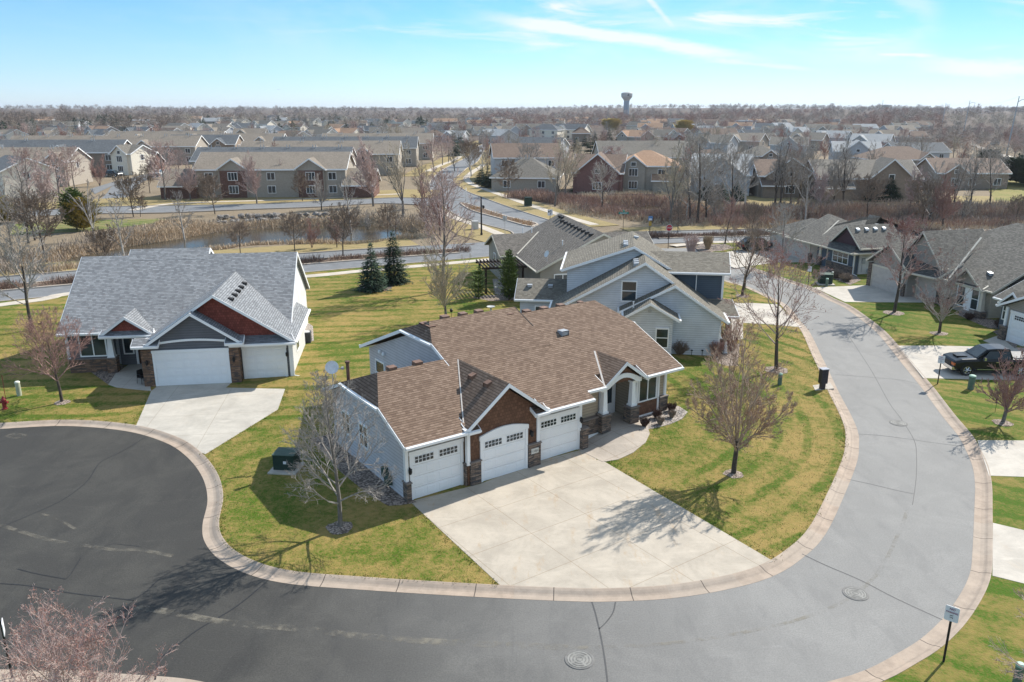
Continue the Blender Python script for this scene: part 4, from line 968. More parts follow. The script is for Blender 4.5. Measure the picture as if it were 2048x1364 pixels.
r1.d['utility_meter@1'] = (MB().bbox(.05, .25, .9, 1.3, 1.2, 1.8).tube((.12, 1.0, .2), (.12, 1.0, 1.2), .03, .03).bbox(.05, .25, 1.7, 2.0, .2, .6), GALV)
r1.downspout([(.6, -.3, 2.4), (.12, -.1, 2.2), (.12, -.1, .1), (1.0, -.2, .05)], WHITE)
r1.done()
r2 = House('family_house', 'large taupe-roofed house with grey garage gable and cream side wall by two maples', (42.04, 68.13), -77)
TS = MATS['taupe_siding']
r2.gable('a', -15.0, .75, -.6, 16, 2.6, 7.3, CHARR, CREAM, rp=8.1, clip0=2.6, wall=siding('cream_siding', (.55, .50, .40)), gin=(5.5, .75), inset=(.6, .6))
r2.gable('b', -.5, 6.3, -11.6, -5.7, 3.4, 6.5, CHARR, CREAM, rp=-8.75, wall=TS, wkey='wall@taupe', gin=(.4, 0))
r2.gable('b', -1.9, 5, -14.6, -8.4, 2.75, 4.9, CHARR, CREAM, rp=-11.5, wall=TS, wkey='wall@taupe', gin=(.5, 0))
r2.roof([[(-9.2, -1.9, 2.62), (-5.3, -1.2, 2.62), (-5.3, 1.5, 3.9), (-9.2, .2, 3.7)]], CHARR, CREAM)
r2.part('wall@taupe', TS).box(-9.0, -5.3, -.25, 1.0, 0, 2.6)
r2.valley((-7.0, 4.6, 5.95), (-4.6, -.5, 2.72), CREAM, w=.08)
r2.garage(-1.45, -14.0, -9.5, 0, 2.2, CREAM, PUTTY, cols=6); r2.garage(-.3, -8.7, -6.0, 0, 2.2, CREAM, PUTTY, cols=4)
for p in ((-14.6, -14.1, -1.6, -.9, 0, 2.4), (-9.4, -9.0, -1.6, -1.0, 0, 1.2), (-5.9, -5.4, -.5, .1, 0, 1.2)): r2.pier(*p)
r2.gable('b', -.95, 4.6, -4.1, -.15, 2.55, 4.15, CHARR, CREAM, rp=-2.25, wall=TS, wkey='wall@taupe', gin=(.5, 0))
r2.valley((-1.45, 3.2, 3.95), (-.2, -.8, 2.62), CREAM, w=.07)
for k in range(2): r2.vent((-1.55, 1.0 + k * 1.1, 3.65), (1, 0, .76), GALV, .2)
r2.window('f', -.48, -3.3, -2.45, .6, 2.3, 0); r2.window('f', -.48, -1.6, -.85, .6, 2.3, 0); r2.part('bay_trim', WHITE).box(-2.35, -1.7, -.52, -.4, .3, 2.4)
r2.pier(-4.9, -4.2, -.9, -.3, 0, 1.0); r2.column(-4.55, -.6, 1.05, 2.5, .2, .14, CREAM); r2.pier(-.6, .1, -.95, -.35, 0, .6); r2.column(-.25, -.65, .65, 2.4, .2, .14, CREAM)
r2.done()
g3 = G(2020, 706, .1)
r3 = House('family_house', 'slate-roofed house at the picture edge with white garage door beside the pickup', (g3.x + 3.0, g3.y + .3), -78)
r3.gable('a', -6.9, .5, 1.0, 13, 2.7, 5.6, CHARR, WHITE, clip0=None, wall=NAVY_S, gin=(.5, .3))
r3.gable('b', .1, 4.5, -5.4, -2.9, 2.65, 3.75, CHARR, WHITE, wall=TS, wkey='wall@taupe', gin=(.4, 0))
r3.gable('b', -1.2, 7, -4.2, 5.5, 2.8, 5.2, CHARR, WHITE, wall=TS, wkey='wall@taupe', gin=(.6, 0))
r3.garage(-.66, -3.1, 1.8, 0, 2.35, cols=6, lites=3); r3.pier(-3.9, -3.3, -.9, .2, 0, 1.1); r3.pier(-4.6, -4.0, .2, .8, 0, 1.0); r3.column(-4.3, .5, 1.05, 2.6)
r3.window('f', 1.42, -6.1, -5.0, 1.0, 2.3, 1)
r3.trim(-3.75, -3.55, -.72, -.5, 1.1, 2.7)
r3.done()
# ---------------------------------------------------------------- trees
class Tree:
    """bare tree grown branch by branch; wood near the base goes to the trunk part, the rest to the crown part"""
    def __init__(s, seed): s.r = random.Random(seed); s.t = MB(); s.c = MB(); s.tips = []
    def limb(s, p, d, L, r0, r1, n, up, wob, mb, sides):
        """a tapering, wandering limb; returns its points"""
        pts = [(p, r0, d)]; seg = L / n
        for i in range(n):
            d = (d + Vector((s.r.gauss(0, wob), s.r.gauss(0, wob), s.r.gauss(0, wob) + up))).normalized()
            p = p + d * seg; pts.append((p, r0 + (r1 - r0) * (i + 1) / n, d))
        base = len(mb.v)
        for q, r, dd in pts:
            a = dd.orthogonal().normalized(); b = dd.cross(a)
            for k in range(sides):
                t = 2 * math.pi * k / sides; v = q + a * (r * math.cos(t)) + b * (r * math.sin(t)); mb.v.append((v.x, v.y, v.z))
        for i in range(len(pts) - 1):
            for k in range(sides):
                k2 = (k + 1) % sides; o = base + i * sides
                mb.f.append((o + k, o + k2, o + sides + k2, o + sides + k))
        return pts
    def side_dir(s, d, ang):
        a = d.orthogonal().normalized(); b = d.cross(a); t = s.r.uniform(0, 2 * math.pi)
        return (d * math.cos(ang) + (a * math.cos(t) + b * math.sin(t)) * math.sin(ang)).normalized()
    def twigs(s, pts, L, lv, spec, frm=.2):
        """children along a limb; spec = list of (count, length factor, angle, up, tip radius)"""
        if lv >= len(spec): return
        cnt, lf, ang, up, rt = spec[lv]; n = len(pts) - 1
        k = max(1, int(round(cnt * s.r.uniform(.8, 1.2))))
        for i in range(k):
            f = frm + (1 - frm) * (i + s.r.random()) / k; x = min(f * n, n - .001); j = int(x); u = x - j
            p = pts[j][0].lerp(pts[j + 1][0], u); d = pts[min(j + 1, n)][2]; r = pts[j][1] + (pts[j + 1][1] - pts[j][1]) * u
            l = L * lf * s.r.uniform(.65, 1.2) * (1.15 - .6 * f); dd = s.side_dir(d, R(ang) * s.r.uniform(.7, 1.25))
            if dd.z < -.15: dd.z *= .3; dd.normalize()
            last = lv == len(spec) - 1
            q = s.limb(p, dd, l, min(r * .7, rt * 2.2), rt, 2 if last else 3, up, .13, s.c, 3)
            if last: s.tips.append((q[-1][0], q[-1][2]))
            s.twigs(q, l, lv + 1, spec)
    def grow(s, H, style='oval', cw=None, tr=None, dens=1.0, fine=1.0, lean=0.0, depth=4):
        cw = cw or H * .5; tr = tr or H * .016; r = s.r
        rt = .011 * fine
        if style in ('pyramid', 'oval', 'round'):
            cb = {'pyramid': .16, 'oval': .24, 'round': .3}[style] * H
            tp = s.limb(Vector((0, 0, -.15)), Vector((lean, 0, 1)).normalized(), H * .9, tr, rt * 1.6, 9, .03, .035, s.t, 7)
            nb = int((26 if style == 'pyramid' else 22) * dens)
            for i in range(nb):
                f = (i + r.random()) / nb; z = cb / (H * .9) + (1 - cb / (H * .9)) * f ** 1.1
                x = min(z * 9, 8.999); j = int(x); p = tp[j][0].lerp(tp[j + 1][0], x - j); rr = tp[j][1]
                if style == 'pyramid': l = cw * .66 * (1 - f) ** .7 + .6; an = 66 - 44 * f
                elif style == 'oval': l = cw * .75 * math.sin(math.pi * min(1, .25 + f * .72)) + .4; an = 55 - 30 * f
                else: l = cw * .66 * math.sqrt(max(.05, 1 - (f - .25) ** 2 * 1.3)); an = 68 - 40 * f
                d = s.side_dir(Vector((0, 0, 1)), R(an) * r.uniform(.85, 1.15)); az = i * 2.4 + r.uniform(-.4, .4)
                h = math.hypot(d.x, d.y); d = Vector((math.cos(az) * h, math.sin(az) * h, d.z))
                q = s.limb(p, d, l, min(rr * .5, .02 + l * .012), rt * 1.3, 5, .10, .09, s.c, 4)
                s.twigs(q, l, 0, [(9 * dens, .45, 40, .07, rt * .95), (7 * dens, .5, 38, .06, rt * .72), (4.5, .58, 36, .05, rt * .55)][:depth - 1])
        else:
            if style == 'vase': nst, sp, fz = 1, 24, .22
            elif style == 'cotton': nst, sp, fz = 1, 26, .20
            else: nst, sp, fz = r.choice((3, 4, 5)), 16, .1
            for k in range(nst):
                d0 = Vector((lean, 0, 1)) if nst == 1 else Vector((math.cos(k * 6.28 / nst + r.random()) * .22, math.sin(k * 6.28 / nst + r.random()) * .22, 1))
                trk = tr if nst == 1 else tr * .6
                tp = s.limb(Vector((0, 0, -.15)), d0.normalized(), H * fz, trk, trk * .75, 3, .02, .04, s.t, 7)
                p, r0, d = tp[-1]; m = {'vase': 13, 'cotton': 5, 'multi': 3}[style]
                for i in range(m):
                    an = R(sp) * ((r.uniform(.15, 1.15) if i < 9 else r.uniform(1.5, 2.1)) if i else .08); az = i * 2.4 + r.uniform(-.5, .5)
                    dd = (d + Vector((math.cos(az), math.sin(az), 0)) * math.tan(an) * (cw / H / .5)).normalized()
                    L = H * (1 - fz) * r.uniform(.72, 1.0) * (1.05 if i == 0 else .95) * (1 - .25 * min(1.6, an / R(sp)))
                    st = tp[-1][0] - d * (H * fz * .35 * r.random() * (i > 0))
                    q = s.limb(st, dd, L, r0 * r.uniform(.42, .62), rt * 1.4, 8, .05, .075, s.t if style == 'cotton' else s.c, 5)
                    c0 = {'vase': 10, 'cotton': 11, 'multi': 9}[style] * dens
                    s.twigs(q, L, 0, [(c0 * 1.25, .34, 36, .11, rt * 1.1), (7 * dens, .5, 34, .09, rt * .78), (5, .55, 34, .07, rt * .58)][:depth - 1], .15)
        return s
    def buds(s, size, n=2):
        m = MB(); r = s.r
        for p, d in s.tips:
            for k in range(n):
                c = p - d * (r.random() * .25) + Vector((r.gauss(0, .03), r.gauss(0, .03), r.gauss(0, .03))); a = Vector((r.gauss(0, 1), r.gauss(0, 1), r.gauss(0, 1))).normalized(); b = a.orthogonal().normalized()
                m.add([c + a * size, c + b * size, c - a * size * .6 - b * size * .5], [(0, 1, 2)])
        return m
BARK_D = bark('dark_bark', (.055, .045, .038), (.115, .095, .08)); BARK_G = bark('grey_bark', (.12, .105, .092), (.22, .20, .18))
BARK_P = bark('pale_birch_bark', (.36, .34, .31), (.52, .49, .45)); TW_G = bark('grey_twigs', (0.273, 0.24, 0.208), (0.468, 0.429, 0.39))
TW_W = bark('pale_twigs', (.24, .21, .185), (.40, .365, .33)); TW_B = bark('brown_twigs', (0.182, 0.137, 0.104), (0.312, 0.247, 0.195)); TW_R = bark('reddish_twigs', (0.26, 0.15, 0.124), (0.403, 0.26, 0.221))
TW_P = bark('pinkish_twigs', (0.351, 0.254, 0.227), (0.52, 0.403, 0.364)); TW_T = bark('tan_twigs', (0.351, 0.293, 0.215), (0.52, 0.448, 0.338)); TW_O = bark('orange_tan_twigs', (.30, .215, .15), (.48, .38, .29)); BUD_R = bark('red_buds', (.25, .115, .09), (.37, .19, .155)); BUD_P = bark('rusty_buds', (.25, .13, .09), (.36, .2, .15))
CAT = 'tree'
def hero(name, px, py, H, style, label, seed, cw=None, bk=BARK_D, tw=TW_G, bud=None, lean=0.0, dens=1.0, fine=1.0, tr=None, rz=None, group=None, bsz=.045, depth=4, z=LZ, mulch=None):
    t = Tree(seed).grow(H, style, cw, tr, dens, fine, lean, depth)
    g = G(px, py, z); root = empty(name, (g.x, g.y, z + (lawn_rise(g.x, g.y) if abs(g.x) < 30 else 0)), rz if rz is not None else seed * 1.3, label, CAT, group)
    t.t.build('trunk', bk, root, uv=False, smooth=True); c = t.c.build('crown', tw, root, uv=False)
    if bud: t.buds(bsz).build('buds', bud, c, uv=False)
    if mulch:
        m = MB(); r = t.r; n = 16
        m.v = [(0, 0, .10)] + [(mulch * (.85 + .3 * r.random()) * math.cos(6.283 * i / n), mulch * (.85 + .3 * r.random()) * math.sin(6.283 * i / n), .015) for i in range(n)]
        m.f = [(0, 1 + i, 1 + (i + 1) % n) for i in range(n)]
        o = m.build('tree_ring', BARKM, None, loc=(g.x, g.y, root.location.z)); setp(o, None, None, None, 'structure')
    return root
hero('bare_tree', 680, 1055, 7.7, 'pyramid', 'pale grey bare tree in the shade beside the left garage wall', 3, 4.4, BARK_G, TW_W, None, -.03, 1.0, .72, .115, mulch=.6)
hero('maple_tree', 1467, 948, 9.1, 'vase', 'bare vase-shaped maple with reddish twigs on the lawn right of the driveway', 11, 6.2, BARK_D, TW_O, BUD_P, .03, 1.0, .85, .14, bsz=.026, mulch=.5)
hero('maple_tree', 1553, 740, 8.1, 'oval', 'red-budded maple between the blue house and the mailbox box', 21, 6.4, BARK_D, TW_P, BUD_R, .05, .8, .75, .15, bsz=.035, mulch=.85)
hero('bare_tree', 124, 805, 4.9, 'round', 'rounded bare tree on the lawn in front of the grey house', 31, 4.6, BARK_D, TW_R, None, -.04, 1.0, .8, .11, mulch=.5)
hero('bare_tree', 64, 660, 9.2, 'oval', 'tall slim bare tree behind the grey house, left of its roof', 41, 4.4, BARK_D, TW_G, None, 0, .8, 1.2, .16)
hero('maple_tree', 892, 642, 8.0, 'vase', 'bare rounded maple just behind the brown roof', 51, 5.2, BARK_G, TW_T, None, 0, .9, 1.2, .13)
hero('maple_tree', 886, 583, 12.8, 'oval', 'tall reddish maple on the back lawn behind the rounded maple', 61, 5.6, BARK_G, TW_P, None, 0, .95, 1.35, .2)
hero('maple_tree', 1484, 592, 6.4, 'oval', 'dark bare maple beside the curve, next to a black sign post', 71, 5.6, BARK_D, TW_B, None, 0, .8, 1.2, .16, mulch=.7)
hero('bare_tree', 1562, 537, 7.6, 'oval', 'thin grey tree before the garage doors of the slate-walled house', 81, 3.6, BARK_G, TW_G, None, 0, .7, 1.3, .12)
hero('maple_tree', 1788, 626, 8.5, 'oval', 'tall red-topped maple in front of the garage gable of the large house', 91, 4.8, BARK_D, TW_P, BUD_R, .02, .76, .95, .16, bsz=.045, mulch=.9)
hero('maple_tree', 1878, 667, 7.4, 'vase', 'smaller red-topped maple right of the tall red-topped maple', 101, 4.4, BARK_D, TW_G, BUD_R, .04, .66, .95, .13, bsz=.035, mulch=.7)
hero('bare_tree', 2005, 846, 5.2, 'vase', 'low bare tree below the black pickup at the lawn ornament', 111, 4.0, BARK_G, TW_R, None, .06, .85, 1.0, .12, mulch=.55)
hero('bare_tree', 1450, 488, 5.4, 'round', 'small reddish tree by the parkway, right of the stop sign', 121, 4.2, BARK_D, TW_R, None, 0, .6, 1.5, .12)
hero('maple_tree', 185, 1650, 5.3, 'round', 'red-budded maple in the near bottom left corner', 131, 4.6, BARK_G, TW_P, BUD_R, -.02, 1.0, .62, .11, bsz=.016, z=.1)
hero('maple_tree', 2140, 1500, 5.3, 'round', 'red-budded maple reaching in at the bottom right edge', 141, 4.2, BARK_G, TW_P, BUD_R, 0, .75, .62, .11, bsz=.016, z=.1)

# evergreens: tiers of drooping needle sprays
def conifer(seed, H, w, tiers, mat_n, mb_t, narrow=False):
    r = random.Random(seed); n = MB()
    mb_t.tube((0, 0, -.1), (0, 0, H * .92), H * .02, .01, 6)
    for i in range(tiers):
        f = (i + r.random() * .6) / tiers; z = H * (.03 + .95 * f)
        if narrow: rad = w * .5 * (math.sin(math.pi * min(1, .22 + f * .8)) ** .7) * r.uniform(.75, 1.12)
        else: rad = w * .5 * (1 - f) ** .85 * r.uniform(.85, 1.1) + .06
        k = max(5, int(7 + rad * 15))
        for j in range(k):
            az = 6.283 * (j + r.random()) / k; L = rad * r.uniform(.62, 1.08)
            d = Vector((math.cos(az), math.sin(az), 0)); u = Vector((-d.y, d.x, 0))
            dr = (-.22 if not narrow else .75) * r.uniform(.5, 1.4)
            m_ = 3 + int(L * 3)
            for q in range(m_):
                x = L * (.25 + .75 * (q + r.random() * .5) / m_); wd = (.14 + .10 * L) * (1.25 - .8 * x / max(L, .1)) * r.uniform(.7, 1.3)
                ln = wd * r.uniform(1.1, 1.7); t = r.uniform(-.5, .5); dd = (d + u * t + Vector((0, 0, dr + r.uniform(-.2, .25)))).normalized(); sd = (u + d * r.uniform(-.4, .4) + Vector((0, 0, r.uniform(-.5, .5)))).normalized()
                c = d * x + u * (r.uniform(-.5, .5) * wd) + Vector((0, 0, z + x * dr * .55 + r.uniform(-.12, .12)))
                n.add([c - sd * wd * .5, c + dd * ln * .5 - sd * wd * .28, c + dd * ln, c + dd * ln * .45 + sd * wd * .3, c + sd * wd * .5], [(0, 1, 2, 3, 4)])
    return n
def needles(name, c1, c2):
    m, t = new_mat(name); co = t('ShaderNodeTexCoord').outputs['Object']
    n = t.m('ADD', t.m('MULTIPLY', t.noise(co, 1.6, 3, .6), .6), t.m('MULTIPLY', t.noise(co, 9, 2, .7), .4))
    finish(t, t.mix(t.ramp(n, .3, .68), c1, c2), .8, None, spec=.2); return m
N_SPR = needles('spruce_needles', (.018, .04, .022), (.06, .10, .06)); N_DRK = needles('dark_spruce_needles', (.012, .028, .014), (.045, .07, .035)); N_ARB = needles('arborvitae_leaves', (.045, .085, .015), (.14, .19, .05))
N_YEL = needles('golden_willow_twigs', (.20, .16, .03), (.42, .33, .09)); N_BLU = needles('far_spruce_needles', (.02, .04, .025), (.055, .085, .05))
def evergreen(name, px, py, H, w, label, seed, mat=N_SPR, narrow=False, tiers=None, group=None, z=LZ, bk=BARK_D):
    tm = MB(); n = conifer(seed, H, w, tiers or int(10 + H * 2.4), mat, tm, narrow); g = G(px, py, z)
    root = empty(name, (g.x, g.y, z), seed, label, 'tree', group)
    tm.build('trunk', bk, root, uv=False); n.build('crown', mat, root, uv=False); return root
evergreen('spruce_tree', 745, 581, 5.1, 3.9, 'left of two spruces on the back lawn, bluish green', 1, N_SPR)
evergreen('spruce_tree', 789, 566, 5.9, 4.2, 'right and darker of two spruces on the back lawn', 2, N_DRK)
evergreen('arborvitae', 1018, 600, 5.1, 2.6, 'tall yellow-green arborvitae beside the pergola', 3, N_ARB, True)
evergreen('arborvitae', 957, 597, 3.3, 2.1, 'small open arborvitae left of the bird bath', 4, N_ARB, True, tiers=9)

# shrubs: bundles of stems
def shrub(name, loc, H, w, label, seed, mat, n=160, cat='shrub', group=None, ball=False, wid=.02):
    r = random.Random(seed); m = MB()
    for i in range(n):
        az = r.uniform(0, 6.283); rr = math.sqrt(r.random()); l = H * r.uniform(.55, 1.05) * (1 if not ball else math.sqrt(max(.1, 1 - .75 * rr * rr)))
        p = Vector((math.cos(az) * rr * w * .16, math.sin(az) * rr * w * .16, 0)); e = Vector((math.cos(az) * rr * w * .5, math.sin(az) * rr * w * .5, l)); mid = (p + e) / 2 + Vector((r.gauss(0, .05), r.gauss(0, .05), l * .12)) * (w)
        for a, b, w0, w1 in ((p, mid, wid, wid * .7), (mid, e, wid * .7, wid * .35)): m.tube(a, b, w0, w1, 3, False)
        for k in range(3):
            q = mid.lerp(e, r.random()); m.tube(q, q + Vector((r.gauss(0, 1), r.gauss(0, 1), abs(r.gauss(.5, .6)))).normalized() * (.14 * w), wid * .5, wid * .25, 3, False)
    o = m.build(name, mat, None, uv=False, loc=loc); o.rotation_euler.z = r.uniform(0, 6)
    return setp(o, label, cat, group)
TW_DK = bark('dark_dry_stems', (.06, .035, .03), (.12, .075, .06)); REED = bark('dry_reeds', (.33, .235, .14), (.48, .37, .24)); BRUSH_R = bark('red_brush', (.27, .175, .135), (.42, .295, .235))
def hz(a, b): p = hw(a, b); return (p.x, p.y, LZ + lawn_rise(p.x, p.y) + .02)
for i, (a, b, s_, mt, lb) in enumerate(((14.95, -.2, .8, TW_DK, 'dark dried shrub nearest the front door in the rock bed'), (16.35, .25, .85, TW_DK, 'dark dried shrub under the right front window'), (17.9, .55, .85, TW_DK, 'dark dried shrub at the right end of the rock bed'), (15.9, -.5, .7, TW_B, 'brown dried shrub at the lawn edge of the rock bed, near the walk'), (17.2, -.15, .7, TW_B, 'brown dried shrub at the lawn edge of the rock bed, further right'))):
    shrub('dried_shrub', hz(a, b), s_ * .62, s_ * .8, lb, 200 + i, mt, 110, group='dried shrubs in the rock bed')
def shr(px, py, *a, **k): g = G(px, py, LZ); return shrub('dried_shrub' if 'nm' not in k else k.pop('nm'), (g.x, g.y, LZ), *a, **k)
shr(1359, 708, 1.25, 1.5, 'round brown shrub against the blue-grey house wall', 210, TW_B, 420, ball=True, nm='round_shrub')
shr(1432, 712, 1.2, 1.3, 'reddish shrub at the porch of the blue-grey house', 211, TW_R, 200)
shr(1415, 498, 1.7, 1.5, 'tan clump of ornamental grass near the stop sign', 212, REED, 260, nm='ornamental_grass', wid=.03)
shr(1382, 505, 2.2, 2.6, 'wispy pinkish shrub left of the ornamental grass', 213, TW_P, 120, wid=.03)
shr(1672, 555, 1.0, 1.9, 'brown shrub below the front windows of the slate-walled house', 214, TW_B, 220, ball=True); shr(1692, 562, .9, 1.6, 'brown shrub at the white side wall of the slate-walled house', 215, TW_B, 200, ball=True)
shr(1458, 700, 2.8, 2.8, 'loose reddish shrub rising behind the red-twigged maple, by the blue house', 216, TW_R, 90)
shr(2000, 655, .8, 1.1, 'brown shrub at the cream house corner', 217, TW_DK, 160, ball=True)
shr(1938, 639, .7, 1.0, 'dark low shrub before the bay windows of the large house', 218, TW_DK, 140, ball=True)

# ---- mid-distance trees: a few grown kinds, copied and turned
KINDS = {}
def kind(k, styles, bk, tw, n=3, fine=3.0, H=10.0, dens=.75, cwf=.52, depth=4):
    KINDS[k] = []
    for i in range(n):
        t = Tree(hash(k) % 1 + 500 + i * 7 + len(KINDS) * 31).grow(H, styles[i % len(styles)], H * cwf, H * .0165, dens, fine, 0, depth)
        a = t.t.build('trunk', bk, None, uv=False).data; b = t.c.build('crown', tw, None, uv=False).data
        for o in [o for o in COL.objects if o.data in (a, b)]: bpy.data.objects.remove(o)
        KINDS[k].append((a, b, H))
kind('cottonwood', ('cotton',), BARK_G, TW_T, 3, 2.0, 14, .78, .6)
kind('greytree', ('oval', 'cotton', 'vase'), BARK_D, TW_G, 4, 2.0, 10, .78, .62)
kind('pinktree', ('vase', 'oval'), BARK_G, TW_P, 4, 2.0, 9, .8, .55)
kind('birch', ('oval', 'cotton'), BARK_P, TW_W, 3, 1.9, 10, .55, .36)
kind('redtree', ('multi', 'vase'), BARK_D, TW_R, 3, 2.0, 9, .85, .6)
kind('smalltree', ('round', 'oval'), BARK_D, TW_B, 3, 2.2, 5, .85, .8)
RN = random.Random(5)
def mtree(kd, px, py, H, label, group=None, name=None, wf=1.0, z=0.0, xy=None):
    v = RN.choice(KINDS[kd]); g = Vector((*xy, z)) if xy else G(px, py, z)
    root = empty(name or {'birch': 'birch_tree', 'cottonwood': 'cottonwood_tree'}.get(kd, 'bare_tree'), (g.x, g.y, float(ground_h(g.x, g.y)) + .04), RN.uniform(0, 6.28), label, 'tree', group)
    s_ = H / v[2]; root.scale = (s_ * wf, s_ * wf, s_)
    for nm, me in (('trunk', v[0]), ('crown', v[1])):
        o = bpy.data.objects.new(nm, me); COL.objects.link(o); o.parent = root
    return root
def hpx(py, top, z=0):
    """height of something standing at row py and reaching up to row top"""
    return Zat(top, G(1024, py, z).y) - z
MT = [ ('redtree', 624, 496, 438, 'multi-stemmed bush on the verge between two small parkway trees'), ('redtree', 674, 495, 432, 'wide multi-stemmed bush on the verge beside the parkway tree'),
 # kind, x, base row, top row, label
 ('greytree', 25, 502, 395, 'leaning dark tree at the left edge of the near pond'), ('greytree', 57, 486, 330, 'tall dark two-stemmed tree at the left end of the near pond'), ('greytree', 70, 480, 352, 'thinner dark tree right beside the two-stemmed tree'),
 ('smalltree', 89, 512, 400, 'slender tree in the brush left of the white birch'), ('birch', 190, 480, 340, 'white-barked birch leaning over the left pond bank'), ('birch', 248, 512, 365, 'pale birch standing in the brush at the pond, behind the grey roof'), ('birch', 368, 470, 352, 'pale slender birch in front of the brick townhouse end'),
 ('smalltree', 212, 512, 440, 'low forked tree in the brush between the two left birches'), ('smalltree', 267, 433, 362, 'round grey tree at the townhouse lane corner'), ('smalltree', 281, 433, 398, 'sapling right beside the round grey tree'), ('smalltree', 300, 386, 338, 'dark rounded tree on the strip beside the townhouse lane'),
 ('pinktree', 331, 400, 286, 'big pinkish tree at the left end of the front townhouse'), ('pinktree', 381, 400, 312, 'greyish pink tree before the townhouse left wing'), ('pinktree', 124, 436, 306, 'big pinkish tree behind the golden willow'), ('pinktree', 60, 420, 300, 'pinkish tree in front of the left townhouse gable'), ('pinktree', 92, 425, 322, 'pinkish tree between the left townhouse and the golden willow'),
 ('pinktree', 150, 380, 295, 'pinkish tree beside the dark townhouse entrance'), ('redtree', 200, 372, 312, 'brownish red tree near the parked car of the townhouse lane'), ('greytree', 10, 440, 330, 'grey tree at the far left townhouse'),
 ('smalltree', 590, 503, 437, 'small bare tree in the verge, left of the multi-stemmed bush'), ('smalltree', 481, 508, 452, 'small dark round tree on the verge behind the grey roof'), ('smalltree', 686, 512, 428, 'dark parkway tree standing in the median left of the spruces'), ('smalltree', 776, 478, 415, 'bare tree on the verge behind the right spruce'),
 ('greytree', 643, 420, 345, 'dark rounded tree on the boulder bank before the townhouse'), ('smalltree', 605, 402, 352, 'little tree in a grass ring before the brick gable'), ('pinktree', 514, 407, 300, 'grey pink tree before the middle of the front townhouse'), ('pinktree', 580, 393, 318, 'dark tree against the right part of the townhouse wall'), ('smalltree', 416, 404, 358, 'small tree near the left townhouse door'), ('smalltree', 430, 428, 362, 'round dark tree on the bank, left end of the boulder row'),
 ('birch', 702, 458, 322, 'pale many-stemmed birch on the pond bank before the townhouse'), ('pinktree', 747, 412, 270, 'tall pinkish tree at the right end of the townhouse'), ('cottonwood', 806, 434, 262, 'big spreading cottonwood at the right end of the near pond'), ('cottonwood', 845, 415, 300, 'second cottonwood just right of the big spreading one'), ('redtree', 858, 466, 345, 'reddish many-stemmed tree left of the street lamp'), ('redtree', 880, 470, 372, 'reddish tree near the utility box of the boulevard'), ('greytree', 790, 452, 388, 'tangled grey tree at the water edge below the cottonwood'), ('greytree', 735, 450, 400, 'tangled low tree on the water edge right of the boulders'),
 ('pinktree', 885, 330, 268, 'pinkish street tree on the left boulevard verge, nearest'), ('pinktree', 897, 325, 272, 'pinkish street tree on the left boulevard verge, next to the spruces'), ('pinktree', 868, 345, 280, 'pinkish tree behind the left boulevard sidewalk'), ('smalltree', 939, 341, 290, 'slim street tree on the right boulevard strip'), ('smalltree', 950, 333, 292, 'second slim street tree on the right boulevard strip'), ('redtree', 980, 330, 278, 'reddish tree cluster between boulevard and grey houses'), ('redtree', 996, 326, 282, 'reddish tree beside the cluster, nearer the grey house'), ('pinktree', 930, 305, 262, 'street tree by the far boulevard bend'),
 ('smalltree', 1016, 392, 330, 'dark tree on the slope below the hip-roofed tan house'), ('cottonwood', 1110, 412, 275, 'pale cottonwood in the red brush before the tan hip roof'), ('cottonwood', 1130, 402, 262, 'large pale cottonwood left of the red cottage'), ('greytree', 1203, 418, 318, 'grey tree before the red cottage at the far pond'), ('cottonwood', 1341, 448, 268, 'tall twin-trunk cottonwood on the parkway verge'), ('cottonwood', 1358, 436, 300, 'slimmer cottonwood behind the twin-trunk one'), ('smalltree', 1355, 468, 418, 'small dark tree at the parkway edge right of the stop sign'), ('greytree', 1395, 446, 268, 'tall thick tree on the right pond bank'), ('greytree', 1412, 436, 292, 'tree just right of the thick pond bank tree'), ('greytree', 1380, 440, 310, 'tree just left of the thick pond bank tree'),
 ('birch', 1372, 440, 330, 'thin pale trunk among the pond bank trees'), ('greytree', 1432, 430, 330, 'thin grey tree in front of the pale-roofed house'), ('greytree', 1462, 434, 282, 'tall grey tree right of the pale-roofed house'), ('birch', 1490, 415, 285, 'pale leaning tree behind the right pond'), ('smalltree', 1504, 462, 416, 'small forked tree on the parkway verge near the slate-walled house'), ('greytree', 1549, 412, 262, 'tall forked tree in front of the brown cottage, leftmost'), ('greytree', 1561, 412, 285, 'tree in front of the brown cottage, second of four trunks'), ('greytree', 1581, 410, 300, 'tree in front of the brown cottage, third of four trunks'), ('greytree', 1596, 408, 300, 'tree in front of the brown cottage, last of four trunks'), ('birch', 1610, 437, 316, 'pale tree in the reeds below the brown cottage'),
 ('greytree', 1666, 411, 285, 'tree left of the wide cottage, above the pond'), ('greytree', 1686, 412, 272, 'tall tree in front of the wide cottage corner'), ('smalltree', 1735, 428, 350, 'bare tree before the middle of the wide cottage'), ('pinktree', 1818, 424, 322, 'wide reddish tree right of the wide cottage'), ('redtree', 1884, 460, 340, 'big spreading tree in the reeds behind the large house'), ('greytree', 1905, 420, 300, 'grey tree behind the big spreading tree'), ('greytree', 1941, 412, 290, 'tree left of the stone pile'), ('greytree', 1979, 412, 300, 'leaning tree at the stone pile on the green slope'), ('greytree', 1925, 440, 352, 'tangled tree in the reeds at the right'), ('smalltree', 1842, 455, 372, 'low dark tree at the pond edge behind the roofs'), ('greytree', 1860, 430, 300, 'grey tree above the roof of the large house'), ('pinktree', 1640, 420, 330, 'pinkish tree between the two cottages'), ('smalltree', 2030, 452, 400, 'dark bush-like tree at the far right pond end'),
]
for k_, x_, y_, t_, lb in MT: mtree(k_, x_, y_, hpx(y_, t_) * 1.03, lb, 'bare trees round the ponds')
